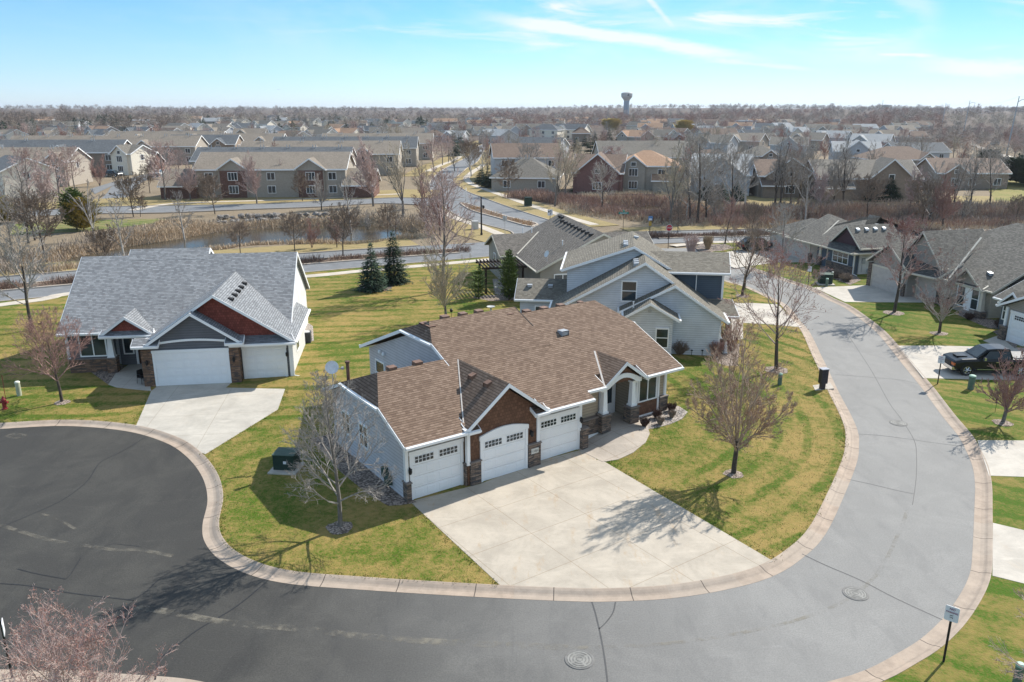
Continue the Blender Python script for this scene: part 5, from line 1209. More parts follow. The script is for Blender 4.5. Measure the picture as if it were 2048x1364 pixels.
EV = [(740 - 200, 0, 0, 0)]
for i, (x_, y_, t_, wd, mt, nm, lb) in enumerate(((154, 458, 372, 6.2, N_ARB, 'evergreen', 'green half of the bushy evergreen at the townhouse road'), (168, 460, 392, 6.0, N_YEL, 'golden_willow', 'golden yellow bush before the green evergreen'), (12, 446, 392, 6, N_YEL, 'golden_willow', 'yellow-green bush at the far left edge'),
      (295, 345, 280, 6, N_DRK, 'spruce_tree', 'dark spruce beside the upper townhouse lane'), (379, 312, 262, 6, N_DRK, 'spruce_tree', 'pointed spruce behind the front townhouse'), (550, 276, 256, 5, N_DRK, 'spruce_tree', 'little spruce among the far townhouse roofs'), (910, 312, 262, 7, N_SPR, 'spruce_tree', 'tall spruce on the left boulevard side, nearer'), (922, 306, 264, 7, N_SPR, 'spruce_tree', 'tall spruce on the left boulevard side, further'),
      (963, 368, 329, 5, N_DRK, 'spruce_tree', 'left of two small spruces at the boulevard sidewalk'), (977, 375, 331, 5.6, N_DRK, 'spruce_tree', 'right of two small spruces at the boulevard sidewalk'), (1032, 378, 324, 5, N_BLU, 'spruce_tree', 'thin spruce at the left corner of the tan hip house'), (1081, 380, 340, 5, N_DRK, 'spruce_tree', 'spruce at the right corner of the tan hip house'), (1105, 378, 342, 4.5, N_DRK, 'spruce_tree', 'spruce between tan hip house and red cottage'), (1163, 383, 342, 6, N_DRK, 'spruce_tree', 'dark spruce hugging the red cottage'),
      (1180, 330, 268, 9, N_DRK, 'spruce_tree', 'large spruce behind the red cottage, leftmost of a group'), (1152, 302, 272, 7, N_DRK, 'spruce_tree', 'spruce in the row left of the big tan roof, first'), (1170, 292, 268, 6, N_DRK, 'spruce_tree', 'spruce in the row left of the big tan roof, second'), (1190, 288, 264, 6, N_DRK, 'spruce_tree', 'spruce in the row left of the big tan roof, third'), (1218, 288, 255, 8, N_DRK, 'spruce_tree', 'tallest spruce in the row behind the big tan roof'), (1236, 288, 264, 6, N_DRK, 'spruce_tree', 'spruce behind the big tan roof, right of the tallest'), (1248, 288, 264, 6, N_DRK, 'spruce_tree', 'last spruce of the row behind the big tan roof'),
      (1441, 406, 362, 6.5, N_DRK, 'spruce_tree', 'spruce before the pale-roofed house, left one'), (1472, 400, 360, 5.5, N_BLU, 'spruce_tree', 'spruce before the pale-roofed house, right one'), (1414, 398, 352, 6, N_DRK, 'spruce_tree', 'dim spruce between orange-roofed and pale-roofed houses'), (1682, 396, 360, 6, N_DRK, 'spruce_tree', 'spruce at the left corner of the wide cottage'), (1743, 402, 362, 5, N_BLU, 'spruce_tree', 'spruce before the wide cottage, left of its door'), (1778, 402, 352, 7, N_DRK, 'spruce_tree', 'broad spruce before the wide cottage right windows'),
      (2012, 352, 318, 9, N_DRK, 'evergreen', 'first dark evergreen beside the green slope'), (2032, 366, 322, 11, N_DRK, 'evergreen', 'second dark evergreen beside the green slope'), (2052, 372, 316, 12, N_DRK, 'evergreen', 'dark evergreen at the right edge above the slope'), (1975, 330, 300, 8, N_DRK, 'evergreen', 'dark evergreen at the upper end of the slope'))):
    evergreen(nm, x_, y_, hpx(y_, t_), wd, lb, 300 + i, mt, nm in ('golden_willow', 'evergreen'), tiers=15, z=0)
# ---------------------------------------------------------------- far houses
def GD(x, D):
    k = CAM_H / D; v = (k * _C - _S) / (_C + k * _S); return G(x, 682 + v * FPX)
TANR = shingle('tan_shingles', (.20, .17, .135), (.35, .30, .245), (.27, .23, .19)); DARKR = shingle('slate_shingles', (.085, .092, .10), (.18, .195, .205), (.13, .135, .14))
ORNR = shingle('orange_shingles', (.33, .20, .125), (.50, .33, .22), (.4, .26, .18)); PALER = shingle('pale_grey_shingles', (.30, .31, .31), (.47, .48, .48), (.38, .39, .39)); BRNR = shingle('mid_brown_shingles', (.15, .105, .08), (.27, .20, .155), (.2, .145, .115))
BRICK = stone('red_brick', (.20, .105, .08), (.29, .165, .13), (.165, .09, .072)); TAUPE = M('taupe_wall', (.35, .31, .26), .8, .08); CREAMW = M('cream_wall', (.72, .66, .55), .8, .06); GREYW = M('grey_wall', (.45, .46, .47), .8, .08); BROWNW = M('brown_wall', (.26, .205, .16), .8, .1); REDW = M('red_wall', (.20, .105, .09), .8, .1)
TAUP2 = shingle('weathered_taupe_shingles', (.13, .12, .10), (.27, .245, .21), (.19, .17, .15))
ROOFW = {'tan': TANR, 'slate': DARKR, 'orange': ORNR, 'pale': PALER, 'brown': BRNR, 'taupe': TAUP2}
def fhouse(x, D, w, d, st, rot, roof, wall, label, gables=(), hip=False, group=None, low=None, brick=False, name='house', pitch=.5, win=True, z=0.0, side=True, vents=0, trim=WHITE, gw=5.5, zg=None):
    """a house read from its distance: long body with eaves at the storey height, cross gables at given offsets"""
    g = GD(x, D); gz = float(ground_h(g.x, g.y)) + .06
    h = House(name, label, (g.x, g.y), rot, 'house' if name != 'townhouse' else 'townhouse', group, gz)
    ze = .4 + 2.7 * st; rm = ROOFW[roof]; zr = ze + d / 2 * pitch
    h.gable('a', -w / 2, w / 2, -.4, d + .4, ze, zr, rm, trim, clip0=ze if hip else None, clip1=ze if hip else None, wall=wall, gut=False, gin=(.4, .4), th=.28)
    for k, a in enumerate(gables):
        if zg: zp = zg
        else: zp = ze + gw / 2 * .75
        h.gable('b', -1.0, d * .45 * min(1, (zp - ze) / (zr - ze)) + .2, a - gw / 2, a + gw / 2, ze, zp, rm, trim, wall=wall, wkey='wall', gut=False, gin=(.5, .2), th=.3)
        if brick: h.part('brick_bay@%d' % k, BRICK).box(a - gw / 2 + .7, a + gw / 2 - .7, -.62, .2, 0, ze - .3)
        if win:
            for s_ in range(int(st)):
                if st > s_ + .5: h.window('f', -.64 if brick else -.52, a - .9, a + .9, .9 + 2.7 * s_, 2.4 + 2.7 * s_, 2, False)
            if not brick: h.window('f', -.52, a - .5, a + .5, ze - .1, ze + .7, 0, False)
    if win:
        n = max(2, int(w / 5.5)); used = []
        for k in range(n):
            a = -w / 2 + w * (k + .5) / n
            if any(abs(a - q) < gw / 2 + .6 for q in gables): continue
            for s_ in range(int(st)): h.window('f', .04, a - .75, a + .75, .9 + 2.7 * s_, 2.3 + 2.7 * s_, 1, False)
    if side and win: h.window('r', w / 2 - .4, d * .4, d * .4 + 1, ze - 1.8, ze - .5, 0, False)
    if low:                                            # a one-storey wing: (offset, width, depth, height)
        for a, lw, ld, lz in low: h.gable('a', a - lw / 2, a + lw / 2, -2.2, ld, lz, lz + (ld + 2.2) / 2 * .55, rm, trim, wall=BRICK if brick else wall, wkey='wing_wall@%g' % a, gut=False, gin=(.4, .4), th=.25)
    for k in range(vents):
        a = -w / 2 + w * (k + .5) / vents; h.d['roof_stack@%d' % k] = (MB().box(a - .8, a + .8, d * .62 - .15, d * .62 + .15, zr - d * .12 * pitch - .1, zr - d * .12 * pitch + .35).tube((a - .3, d * .45, zr - .6), (a - .3, d * .45, zr + .55), .1, .1, 6).tube((a + .4, d * .45, zr - .6), (a + .4, d * .45, zr + .55), .1, .1, 6), GALV)
    h.done(); return h
TG = 'two-storey townhouse rows'
th = lambda *a, **k: fhouse(*a, name='townhouse', group=TG, **k)
th(545, 168, 31.5, 13, 2, 3, 'tan', TAUPE, 'front townhouse row with tan roof, brick bays and two board gables facing the pond', (-7.6, 8.2), brick=True, low=((-18.5, 8, 9, 2.6), (18.2, 7, 9, 2.6)), gw=6.6, zg=8.0, pitch=.48)
th(545, 196, 38, 13, 2, 3, 'slate', TAUPE, 'townhouse row with slate roof directly behind the front tan-roofed row', (), vents=6, pitch=.44)
th(640, 224, 44, 13, 2, 3, 'tan', TAUPE, 'tan-roofed townhouse row with three gables, third row back on the left of the boulevard', (-14, -1, 12), vents=4)
th(690, 258, 46, 13, 2, 3, 'slate', TAUPE, 'slate-roofed townhouse row fourth back, with a line of roof stacks', (), vents=7)
th(755, 292, 40, 13, 2, 3, 'tan', TAUPE, 'tan-roofed townhouse row fifth back, by the far boulevard trees', (-8, 6), vents=3)
th(108, 232, 38, 13, 2, 2, 'slate', BROWNW, 'slate-roofed townhouse row at the left with three gables above the lane', (-15, 2.5), low=((24, 9, 9, 2.7),), brick=True, vents=2)
th(205, 268, 62, 13, 2, 2, 'tan', TAUPE, 'long tan-roofed townhouse row at the left, behind the slate-roofed row with three gables', (14,), vents=8)
th(246, 226, 8, 9, 2, -20, 'taupe', CREAMW, 'narrow cream gable end townhouse right of the slate-roofed left row', (0,), gw=6)
th(40, 192, 24, 12, 2, 2, 'tan', TAUPE, 'tan-roofed townhouse with white gables at the left, hidden by pinkish trees', (-6, 9), vents=2)
th(-8, 166, 13, 10, 2, -42, 'slate', CREAMW, 'slate-roofed townhouse at the left picture edge with a cream gable side', ())
th(405, 285, 24, 12, 2, 3, 'slate', BROWNW, 'slate-roofed townhouse with dark gables behind the pointed spruce', (-7, 6), vents=2)
th(495, 300, 26, 12, 2, 3, 'tan', TAUPE, 'tan-roofed townhouse right of the dark-gabled one, far row', (5,), vents=2)
th(330, 330, 46, 12, 2, 2, 'tan', TAUPE, 'longest tan-roofed townhouse row at the back of the left lane', (-10, 12), vents=4)
CG = 'cottages beyond the right pond'
ct = lambda *a, **k: fhouse(*a, group=CG, **k)
ct(1048, 180, 15.5, 13, 1, -8, 'taupe', TAUPE, 'hip-roofed tan house at the boulevard sidewalk with two ridge vents', (), hip=True, vents=1, pitch=.62)
ct(1056, 208, 18, 13, 2, 6, 'brown', GREYW, 'grey-walled two-storey house with brown roof behind the hip-roofed tan house', ())
ct(1194, 176, 11.5, 13, 1.5, -12, 'brown', REDW, 'dark red cottage with white-framed windows in its front gable', (0,), gw=10, zg=8.6, pitch=.55)
ct(1288, 178, 14.5, 12, 2, -12, 'orange', TAUPE, 'orange-roofed two-storey house with a sunlit right roof slope above the pond', (-2.5,), hip=True, low=((5, 7, 9, 2.8),), gw=6)
ct(1292, 232, 27, 17, 1.5, 2, 'taupe', TAUPE, 'wide taupe roof rising behind the orange-roofed house', (-11,), gw=6)
ct(1438, 172, 13, 14, 1.5, -16, 'pale', GREYW, 'grey house with pale shingled roof behind the thick pond bank trees', (0,), gw=10, zg=8.4, pitch=.55)
ct(1425, 236, 17, 12, 1, -6, 'brown', BROWNW, 'brown low house behind the pale-roofed one', (4,), hip=True)
ct(1582, 168, 14.5, 12, 1.5, -4, 'brown', BROWNW, 'brown cottage with a windowed front gable and low entry gable, behind four trunks', (-.5,), low=((-4.2, 5, 5, 2.6),), gw=11, zg=8.2)
ct(1735, 162, 21, 13, 1.5, -2, 'taupe', BROWNW, 'wide cottage with a tall white window in its front gable', (4,), low=((-7, 7, 8, 2.7),), gw=9, zg=8.3)
ct(1942, 186, 17, 12, 1.2, -2, 'brown', BROWNW, 'brown house at the right beside the green slope', (-4,))
ct(1812, 244, 22, 14, 1, 2, 'brown', TAUPE, 'brown-roofed house behind the wide cottage', (6,), hip=True)
ct(1712, 262, 15, 12, 1.5, -14, 'pale', GREYW, 'pale-roofed grey house with garage court between the two cottages, further back', (0,), gw=9, zg=8)
ct(1520, 262, 14, 12, 1, -14, 'taupe', BROWNW, 'taupe-roofed house behind the reddish trees left of the brown cottage', (3,), hip=True)
ct(1845, 286, 20, 12, 1, 4, 'slate', GREYW, 'slate-roofed house behind the brown-roofed one', (-5,))
ct(1575, 310, 14, 11, 1.5, -20, 'taupe', GREYW, 'taupe gabled house in the second row behind the brown cottage', (0,), gw=8)
ORD = 'first second third fourth fifth sixth seventh eighth ninth tenth eleventh twelfth thirteenth fourteenth fifteenth sixteenth seventeenth eighteenth nineteenth twentieth'.split()
FAR = { # row -> (x, D, w, storeys, rot, roof, wall, gable)
 'the far left rows beyond the townhouses': [(8, 470, 14, 1, -25, 'taupe', 'cream', 1), (58, 760, 40, 1, 2, 'tan', 'taupe', 0), (98, 455, 17, 1, -25, 'tan', 'cream', 1), (190, 470, 20, 1, -20, 'slate', 'cream', 1), (246, 640, 14, 1, 5, 'tan', 'taupe', 0), (268, 520, 20, 1, -15, 'slate', 'taupe', 1), (288, 760, 22, 1, 3, 'pale', 'grey', 0), (318, 500, 20, 1, -15, 'brown', 'cream', 1), (372, 700, 17, 1, 3, 'brown', 'taupe', 0), (378, 440, 22, 1, 2, 'slate', 'taupe', 1), (428, 620, 22, 1, -12, 'tan', 'cream', 1), (486, 640, 18, 1, 5, 'slate', 'grey', 1), (498, 430, 17, 1.5, 2, 'tan', 'taupe', 1), (455, 820, 20, 1, 0, 'taupe', 'cream', 0), (150, 690, 16, 1, -8, 'taupe', 'grey', 0)],
 'the far middle rows left of the boulevard': [(556, 900, 18, 1, 5, 'pale', 'grey', 1), (568, 440, 19, 1, -22, 'brown', 'cream', 1), (590, 860, 24, 1, 3, 'slate', 'cream', 0), (617, 800, 14, 1.5, -20, 'taupe', 'cream', 1), (628, 470, 18, 1, -18, 'taupe', 'cream', 1), (660, 820, 24, 1, -18, 'slate', 'cream', 1), (682, 500, 19, 1, -16, 'orange', 'cream', 1), (706, 780, 26, 1, 2, 'brown', 'taupe', 0), (740, 900, 20, 1, 4, 'slate', 'grey', 1), (732, 560, 18, 1, -10, 'slate', 'taupe', 1), (770, 520, 20, 1, 3, 'taupe', 'cream', 1), (794, 800, 18, 1.5, -22, 'brown', 'cream', 1), (812, 500, 22, 1, 2, 'tan', 'taupe', 0), (866, 560, 23, 1, -12, 'slate', 'cream', 1), (872, 450, 14, 1, 8, 'brown', 'taupe', 0), (891, 820, 24, 1.5, 3, 'orange', 'brown', 0), (905, 440, 12, 1, -10, 'pale', 'grey', 1), (917, 600, 20, 1, 3, 'taupe', 'taupe', 0), (840, 960, 20, 1, 0, 'taupe', 'grey', 0), (770, 980, 20, 1, 0, 'brown', 'cream', 1)],
 'the far rows right of the boulevard': [(978, 420, 20, 1.5, -30, 'pale', 'grey', 1), (1012, 760, 18, 1.5, 20, 'taupe', 'cream', 1), (1068, 560, 24, 1.5, 2, 'taupe', 'taupe', 1), (1086, 470, 18, 2, -14, 'slate', 'cream', 0), (1136, 480, 20, 2, -14, 'slate', 'cream', 1), (1072, 300, 18, 1.5, -14, 'slate', 'grey', 0), (1163, 450, 10, 1.5, 0, 'brown', 'brown', 0), (1200, 880, 26, 1.5, -5, 'slate', 'grey', 0), (1241, 820, 22, 1, -18, 'orange', 'taupe', 1), (1293, 900, 26, 1, 3, 'pale', 'grey', 0), (1256, 400, 15, 1.5, -26, 'orange', 'taupe', 1), (1306, 410, 16, 1.5, -26, 'taupe', 'cream', 1), (1330, 440, 20, 1.5, -22, 'brown', 'taupe', 1), (1372, 620, 18, 1, 3, 'pale', 'grey', 0), (1375, 400, 18, 1, -20, 'slate', 'brown', 1), (1404, 560, 20, 1, -15, 'pale', 'grey', 1)],
 'the far right rows behind the cottages': [(1440, 430, 20, 1.5, 3, 'brown', 'cream', 0), (1420, 330, 15, 1.5, -20, 'taupe', 'grey', 1), (1482, 350, 16, 1.5, -20, 'tan', 'taupe', 1), (1495, 460, 16, 1, -10, 'slate', 'grey', 1), (1520, 400, 18, 1, 3, 'taupe', 'taupe', 1), (1542, 560, 16, 1, -20, 'taupe', 'cream', 1), (1608, 360, 15, 1.5, -20, 'taupe', 'taupe', 1), (1655, 390, 16, 1.5, -24, 'pale', 'grey', 1), (1690, 460, 16, 1, -10, 'tan', 'grey', 1), (1772, 400, 18, 1.5, -18, 'tan', 'grey', 1), (1735, 340, 16, 1.5, -20, 'pale', 'grey', 1), (1820, 430, 20, 1, 2, 'brown', 'taupe', 1), (1640, 620, 20, 1, 2, 'taupe', 'cream', 0), (1790, 560, 18, 1, 0, 'taupe', 'grey', 0)]}
WALLN = {'cream': CREAMW, 'taupe': TAUPE, 'grey': GREYW, 'brown': BROWNW}
HOUSE_XY = []
for row, L in FAR.items():
    for i, (x, D, w_m, st, rot, rf, wl, gb) in enumerate(sorted(L)):
        fhouse(x, D, w_m, 11, st, rot * 1.8, rf, WALLN[wl], '%s-roofed %s house, %s from the left in %s' % (rf, wl, ORD[i], row), ((-w_m * .22,) if gb else ()), hip=(not gb and i % 2 == 0), group='houses of the far subdivision', win=D < 540, side=D < 420, pitch=.55, gw=7, zg=None if st < 2 else 8.2)
rh = random.Random(31); extra = [(o.location.x, o.location.y) for o in COL.objects if o.get('category') in ('house', 'townhouse')]; ne = 0
for k in range(4000):
    if ne >= 90: break
    D = rh.uniform(420, 980); x = rh.uniform(20, 1850) if D < 900 else rh.uniform(300, 1300); g = GD(x, D)
    if any((g.x - a) ** 2 + (g.y - b) ** 2 < 27 ** 2 for a, b in extra) or (x < 900 and D < 470) or any((g.x - q.x) ** 2 + (g.y - q.y) ** 2 < 400 for q in BLs[::3]): continue
    extra.append((g.x, g.y)); ne += 1; rf = rh.choice(('taupe', 'taupe', 'tan', 'slate', 'brown', 'pale', 'tan', 'orange') if rh.random() < .9 else ('orange',)); zn = 'left of the boulevard' if x < 960 else 'right of the boulevard'
    fhouse(x, D, rh.uniform(14, 20), 11, rh.choice((1, 1, 1.5)), rh.choice((-40, -30, -20, 5, 15)) + rh.uniform(-8, 8), rf, WALLN[rh.choice(('cream', 'cream', 'taupe', 'grey'))], 'small far %s-roofed house in the tree-filled outskirts %s' % (rf, zn), ((-3,) if rh.random() < .6 else ()), group='%s-roofed outskirts houses %s' % (rf, zn), win=False, pitch=.55, gw=7)
for o in list(COL.objects):
    if o.get('category') in ('house', 'townhouse'): HOUSE_XY.append((o.location.x, o.location.y))

# ---------------------------------------------------------------- brush, reeds, woods
def blades(name, pts, hts, mat, seed, per=7, wid=.05, spread=.35, lean=.35, zf=True):
    """thousands of thin upright stems as one mesh"""
    r = np.random.default_rng(seed); P = np.repeat(np.asarray(pts, float), per, 0); Hh = np.repeat(np.asarray(hts, float), per) * r.uniform(.55, 1.15, len(P)); n = len(P)
    P = P + r.normal(0, spread, P.shape); z = ground_h(P[:, 0], P[:, 1]); az = r.uniform(0, 6.283, n); wd = wid * r.uniform(.6, 1.3, n)
    e = r.normal(0, lean, (n, 2)) * Hh[:, None]; dx, dy = np.cos(az) * wd, np.sin(az) * wd
    a = np.stack([P[:, 0] - dx, P[:, 1] - dy, z - .05], 1); b = np.stack([P[:, 0] + dx, P[:, 1] + dy, z - .05], 1); c = np.stack([P[:, 0] + e[:, 0] + dx * .4, P[:, 1] + e[:, 1] + dy * .4, z + Hh], 1); d = np.stack([P[:, 0] + e[:, 0] - dx * .4, P[:, 1] + e[:, 1] - dy * .4, z + Hh * .98], 1)
    co = np.stack([a, b, c, d], 1).reshape(-1, 3).astype('f'); return quads_obj(name, co, mat)
def quads_obj(name, co, mat, kind='stuff', k=4):
    n = len(co) // k; me = bpy.data.meshes.new(name); me.vertices.add(len(co)); me.vertices.foreach_set('co', co.ravel())
    me.loops.add(n * k); me.loops.foreach_set('vertex_index', np.arange(n * k, dtype='i')); me.polygons.add(n); me.polygons.foreach_set('loop_start', np.arange(0, n * k, k, dtype='i')); me.polygons.foreach_set('loop_total', np.full(n, k, 'i'))
    me.update(calc_edges=True); me.materials.append(mat); o = bpy.data.objects.new(name, me); COL.objects.link(o); o['kind'] = kind; return o
def scatter(poly, n, seed):
    P = np.array([[p[0], p[1]] for p in poly]); r = np.random.default_rng(seed); out = []
    lo, hi = P.min(0), P.max(0)
    while sum(len(o) for o in out) < n:
        q = r.uniform(lo, hi, (n * 2, 2)); out.append(q[sdist([tuple(p) for p in P], q[:, 0], q[:, 1]) < 0])
    return np.concatenate(out)[:n]
def hts(p, lo, hi, seed):
    r = np.random.default_rng(seed); s = .5 + .5 * np.sin(p[:, 0] * .35 + np.sin(p[:, 1] * .5) * 1.7); return lo + (hi - lo) * np.clip(s * .7 + r.random(len(p)) * .4, 0, 1)
def band(P, d0, d1, n, seed, box=None):
    """points at signed distance d0..d1 from a pond outline"""
    A = np.array([tuple(p) for p in P]); r = np.random.default_rng(seed); lo, hi = A.min(0) - d1 - 1, A.max(0) + d1 + 1; out = np.zeros((0, 2))
    while len(out) < n:
        q = r.uniform(lo, hi, (6000, 2)); d = sdist([tuple(p) for p in P], q[:, 0], q[:, 1]); q = q[(d > d0) & (d < d1)]
        if box: q = q[box(q)]
        out = np.concatenate([out, q])
    return out[:n]
def label_stuff(o, lb, cat='brush'): o['label'] = lb; o['category'] = cat
REED2 = bark('tan_reeds', (.44, .34, .235), (.60, .49, .36)); BRUSH_G = bark('grey_brush', (.25, .205, .165), (.40, .34, .285)); MULCHP = bark('median_stems', (.17, .11, .085), (.27, .185, .14))
p = band(POND_A, -.2, 2.8, 3600, 1); label_stuff(blades('reeds', p, hts(p, .3, .9, 1), REED2, 1, 7, .05), 'tan reeds fringing the left pond', 'reeds')
p = band(POND_A, .2, 6.0, 380, 2, lambda q: (q[:, 0] < -52) | ((q[:, 1] > 121) & (q[:, 0] > -28))); label_stuff(blades('brush', p, hts(p, .5, 1.9, 2), BRUSH_G, 2, 6, .045, .5), 'grey brush on the banks of the left pond')
p = scatter(GP((230, 486), (300, 470), (390, 458), (410, 448), (330, 446), (260, 462), (170, 470)), 1300, 3); label_stuff(blades('reeds', p, hts(p, .4, 1.0, 3), REED2, 3, 7, .06), 'bleached tall grass on the far bank of the left pond', 'reeds')
p = scatter(GP((0, 520), (60, 525), (250, 505), (420, 486), (430, 494), (300, 512), (120, 538), (0, 548)), 520, 4); label_stuff(blades('brush', p, hts(p, .4, 1.5, 4), BRUSH_G, 4, 5, .045, .5), 'brown brush along the near side of the left pond')
p = scatter(GP((405, 470), (500, 452), (640, 444), (640, 436), (520, 436), (400, 446)), 160, 5); label_stuff(blades('brush', p, hts(p, .4, 1.2, 5), BRUSH_G, 5, 6, .05), 'low brush around the boulders')
p = band(POND_B, -4.5, 5.0, 5200, 6, lambda q: (q[:, 0] < 135)); label_stuff(blades('brush', p, hts(p, .6, 1.8, 6), BRUSH_R, 6, 7, .05, .5), 'reddish brush filling the right pond and its banks')
p = scatter(GP((1010, 395), (1080, 403), (1200, 424), (1330, 446), (1330, 434), (1200, 402), (1090, 392)), 2600, 7); label_stuff(blades('brush', p, hts(p, .6, 1.8, 7), BRUSH_R, 7, 7, .05, .5), 'red-brown brush between boulevard sidewalk and right pond')
p = band(POND_B, .5, 7.5, 2600, 8, lambda q: (q[:, 0] < 140)); label_stuff(blades('reeds', p, hts(p, .4, 1.3, 8), REED2, 8, 7, .06), 'tan reeds round the right pond', 'reeds')
p = scatter(GP((1540, 412), (2048, 412), (2300, 420), (2300, 440), (2048, 452), (1700, 448)), 4200, 9); label_stuff(blades('brush', p, hts(p, .5, 1.7, 9), BRUSH_G, 9, 7, .055, .5), 'grey brush below the cottages and behind the right houses')
p = scatter(GP((1160, 386), (1330, 384), (1400, 392), (1400, 400), (1160, 398)), 900, 10); label_stuff(blades('reeds', p, hts(p, .4, 1.1, 10), REED2, 10, 6, .06), 'straw grass below the orange-roofed house', 'reeds')
for i, ml in enumerate(MED):
    r = np.random.default_rng(50 + i); q = np.array([(ml[j].x + r.uniform(-1.1, 1.1), ml[j].y + r.uniform(-1.1, 1.1)) for j in r.integers(0, len(ml), 1100) if abs(ml[j].x) < 70]); q = q + r.normal(0, .1, q.shape)
    t_ = np.array([(b - a) for a, b in zip(ml, ml[1:])]).mean(0); q = q + np.outer(r.uniform(-1.6, 1.6, len(q)), t_ / np.linalg.norm(t_))
    o = blades('hedge', q, hts(q, .35, .95, 50 + i), MULCHP, 50 + i, 9, .03, .25); setp(o, ('leafless', 'straggly')[i] + ' low hedge planted along the %s part of the parkway median' % ('western', 'eastern')[i], 'hedge')
q = scatter(isl, 120, 60); o = blades('dry_grass', q, hts(q, .3, .6, 60), bark('orange_grass', (.42, .25, .12), (.55, .36, .19)), 60, 8, .04, .2); setp(o, 'orange dry grass tufts in the boulevard median', 'grass')

# thatch and longer blades standing in the near lawns, and the ragged edge left along kerb and paving
GBL = bark('grass_blades', (.055, .105, .012), (.11, .16, .03)); GST = bark('straw_blades', (.24, .18, .075), (.42, .33, .16))
def on_lawn(q):
    X, Y = q[:, 0], q[:, 1]; k = np.ones(len(q), bool)
    for P in EXC: k &= sdist(P, X, Y) > .05
    for (ox, oy), th_, (a0, a1, b0, b1) in (((H_O.x, H_O.y), H_T, (-.4, 18.3, -.2, 13.5)), ((-15.337, 52.096), R(8), (-15.6, .3, -.8, 15)), ((15.306, 57.18), R(-7), (-15.6, 1.4, -2, 12))):
        a = (X - ox) * math.cos(th_) + (Y - oy) * math.sin(th_); b = -(X - ox) * math.sin(th_) + (Y - oy) * math.cos(th_); k &= ~((a > a0) & (a < a1) & (b > b0) & (b < b1))
    return q[k]
rl = np.vectorize(lawn_rise)
for nm, mat, n_, sd, lo, hi, lb in (('grass', GBL, 26000, 71, .02, .05, 'green blades standing in the near lawn'), ('thatch', GST, 30000, 72, .02, .045, 'straw-coloured thatch in the near lawn')):
    q = scatter([p for p in L1 if p.y < 75], n_, sd); q = q[q[:, 1] < 66]; q = on_lawn(q)
    o = blades(nm, q, np.random.default_rng(sd).uniform(lo, hi, len(q)), mat, sd, 4, .014, .10, .6); me = o.data; co = np.empty(len(me.vertices) * 3, 'f'); me.vertices.foreach_get('co', co); co = co.reshape(-1, 3); co[:, 2] += .15 + rl(co[:, 0], co[:, 1]); me.vertices.foreach_set('co', co.ravel()); label_stuff(o, lb, 'grass')
ed = [p for p in inn if p.y < 62] + [p + (q_ - p) * f for P in EXC[:3] for p, q_ in zip([Vector(v) for v in P], [Vector(v) for v in P[1:] + P[:1]]) for f in np.arange(0, 1, .25 / max(.3, (q_ - p).length))]
r = np.random.default_rng(73); q = np.array([(ed[j].x, ed[j].y) for j in r.integers(0, len(ed), 5200)]) + r.normal(0, .13, (5200, 2)); q = on_lawn(q); q = q[sdist([(p.x, p.y) for p in L1], q[:, 0], q[:, 1]) < .02]
o = blades('grass', q, r.uniform(.03, .065, len(q)), GBL, 73, 4, .016, .06, .6); o.location.z = .15; label_stuff(o, 'ragged grass edge along the kerb and paving', 'grass')

# scattered neighbourhood trees, one by one
rng = random.Random(77); spots = []
def clear(x, y, m=9.0): return all((x - a) ** 2 + (y - b) ** 2 > m * m for a, b in HOUSE_XY) and all((x - q.x) ** 2 + (y - q.y) ** 2 > 64 for q in BLs[::4])
tries = 0
while len(spots) < 200 and tries < 9000:
    tries += 1; D = rng.uniform(185, 560) ** 1.0; xp = rng.uniform(-40, 2090)
    g = GD(xp, D)
    if not clear(g.x, g.y, 8) or any((g.x - a) ** 2 + (g.y - b) ** 2 < 30 for a, b, _ in spots) or (D < 215 and xp < 900): continue
    spots.append((g.x, g.y, xp))
ZONES = ((700, 'among the left townhouses and houses'), (1020, 'along the boulevard side of the subdivision'), (1420, 'between the houses above the right pond'), (9999, 'among the far houses on the right'))
for x, y, xp in spots:
    kd = rng.choice(('pinktree', 'greytree', 'redtree', 'greytree', 'pinktree', 'birch', 'cottonwood')); zn = next(n_ for lim, n_ in ZONES if xp < lim)
    nm = {'pinktree': 'pinkish bare', 'greytree': 'grey bare', 'redtree': 'reddish many-stemmed', 'birch': 'pale-barked', 'cottonwood': 'tall tan bare'}[kd]
    mtree(kd, 0, 0, rng.uniform(6.5, 10.5) * (1.15 if kd == 'cottonwood' else 1), nm + ' tree ' + zn, nm + ' trees ' + zn, xy=(x, y), wf=rng.uniform(1.0, 1.35))
FARMESH = [(o.data, o.children[0].data if o.children else None) for o in COL.objects if False]
for i, (x, D, H_) in enumerate(((60, 520, 11), (66, 560, 12), (58, 640, 13), (128, 620, 14), (140, 640, 15), (152, 600, 14), (165, 640, 16), (178, 620, 14), (208, 650, 15), (225, 640, 14), (236, 600, 15), (250, 640, 13), (262, 660, 14), (590, 780, 15), (612, 800, 14), (660, 820, 15), (600, 760, 13), (330, 700, 13), (350, 680, 12), (690, 760, 12), (1266, 700, 15), (1120, 620, 12), (1375, 640, 11), (905, 380, 10), (870, 420, 9), (1050, 330, 7))):
    g = GD(x, D); e = evergreen('spruce_tree', 0, 500, 1, 1, 'dark spruce in the far wood edge', 400, N_DRK, tiers=2) if False else None
    tm = MB(); nn = conifer(400 + i, H_, H_ * .5, 11, None, tm); root = empty('spruce_tree', (g.x, g.y, float(ground_h(g.x, g.y))), i, 'dark spruce standing at the far edge of the houses before the woods', 'tree', 'far spruces'); tm.build('trunk', BARK_D, root, uv=False); nn.build('crown', N_DRK, root, uv=False)
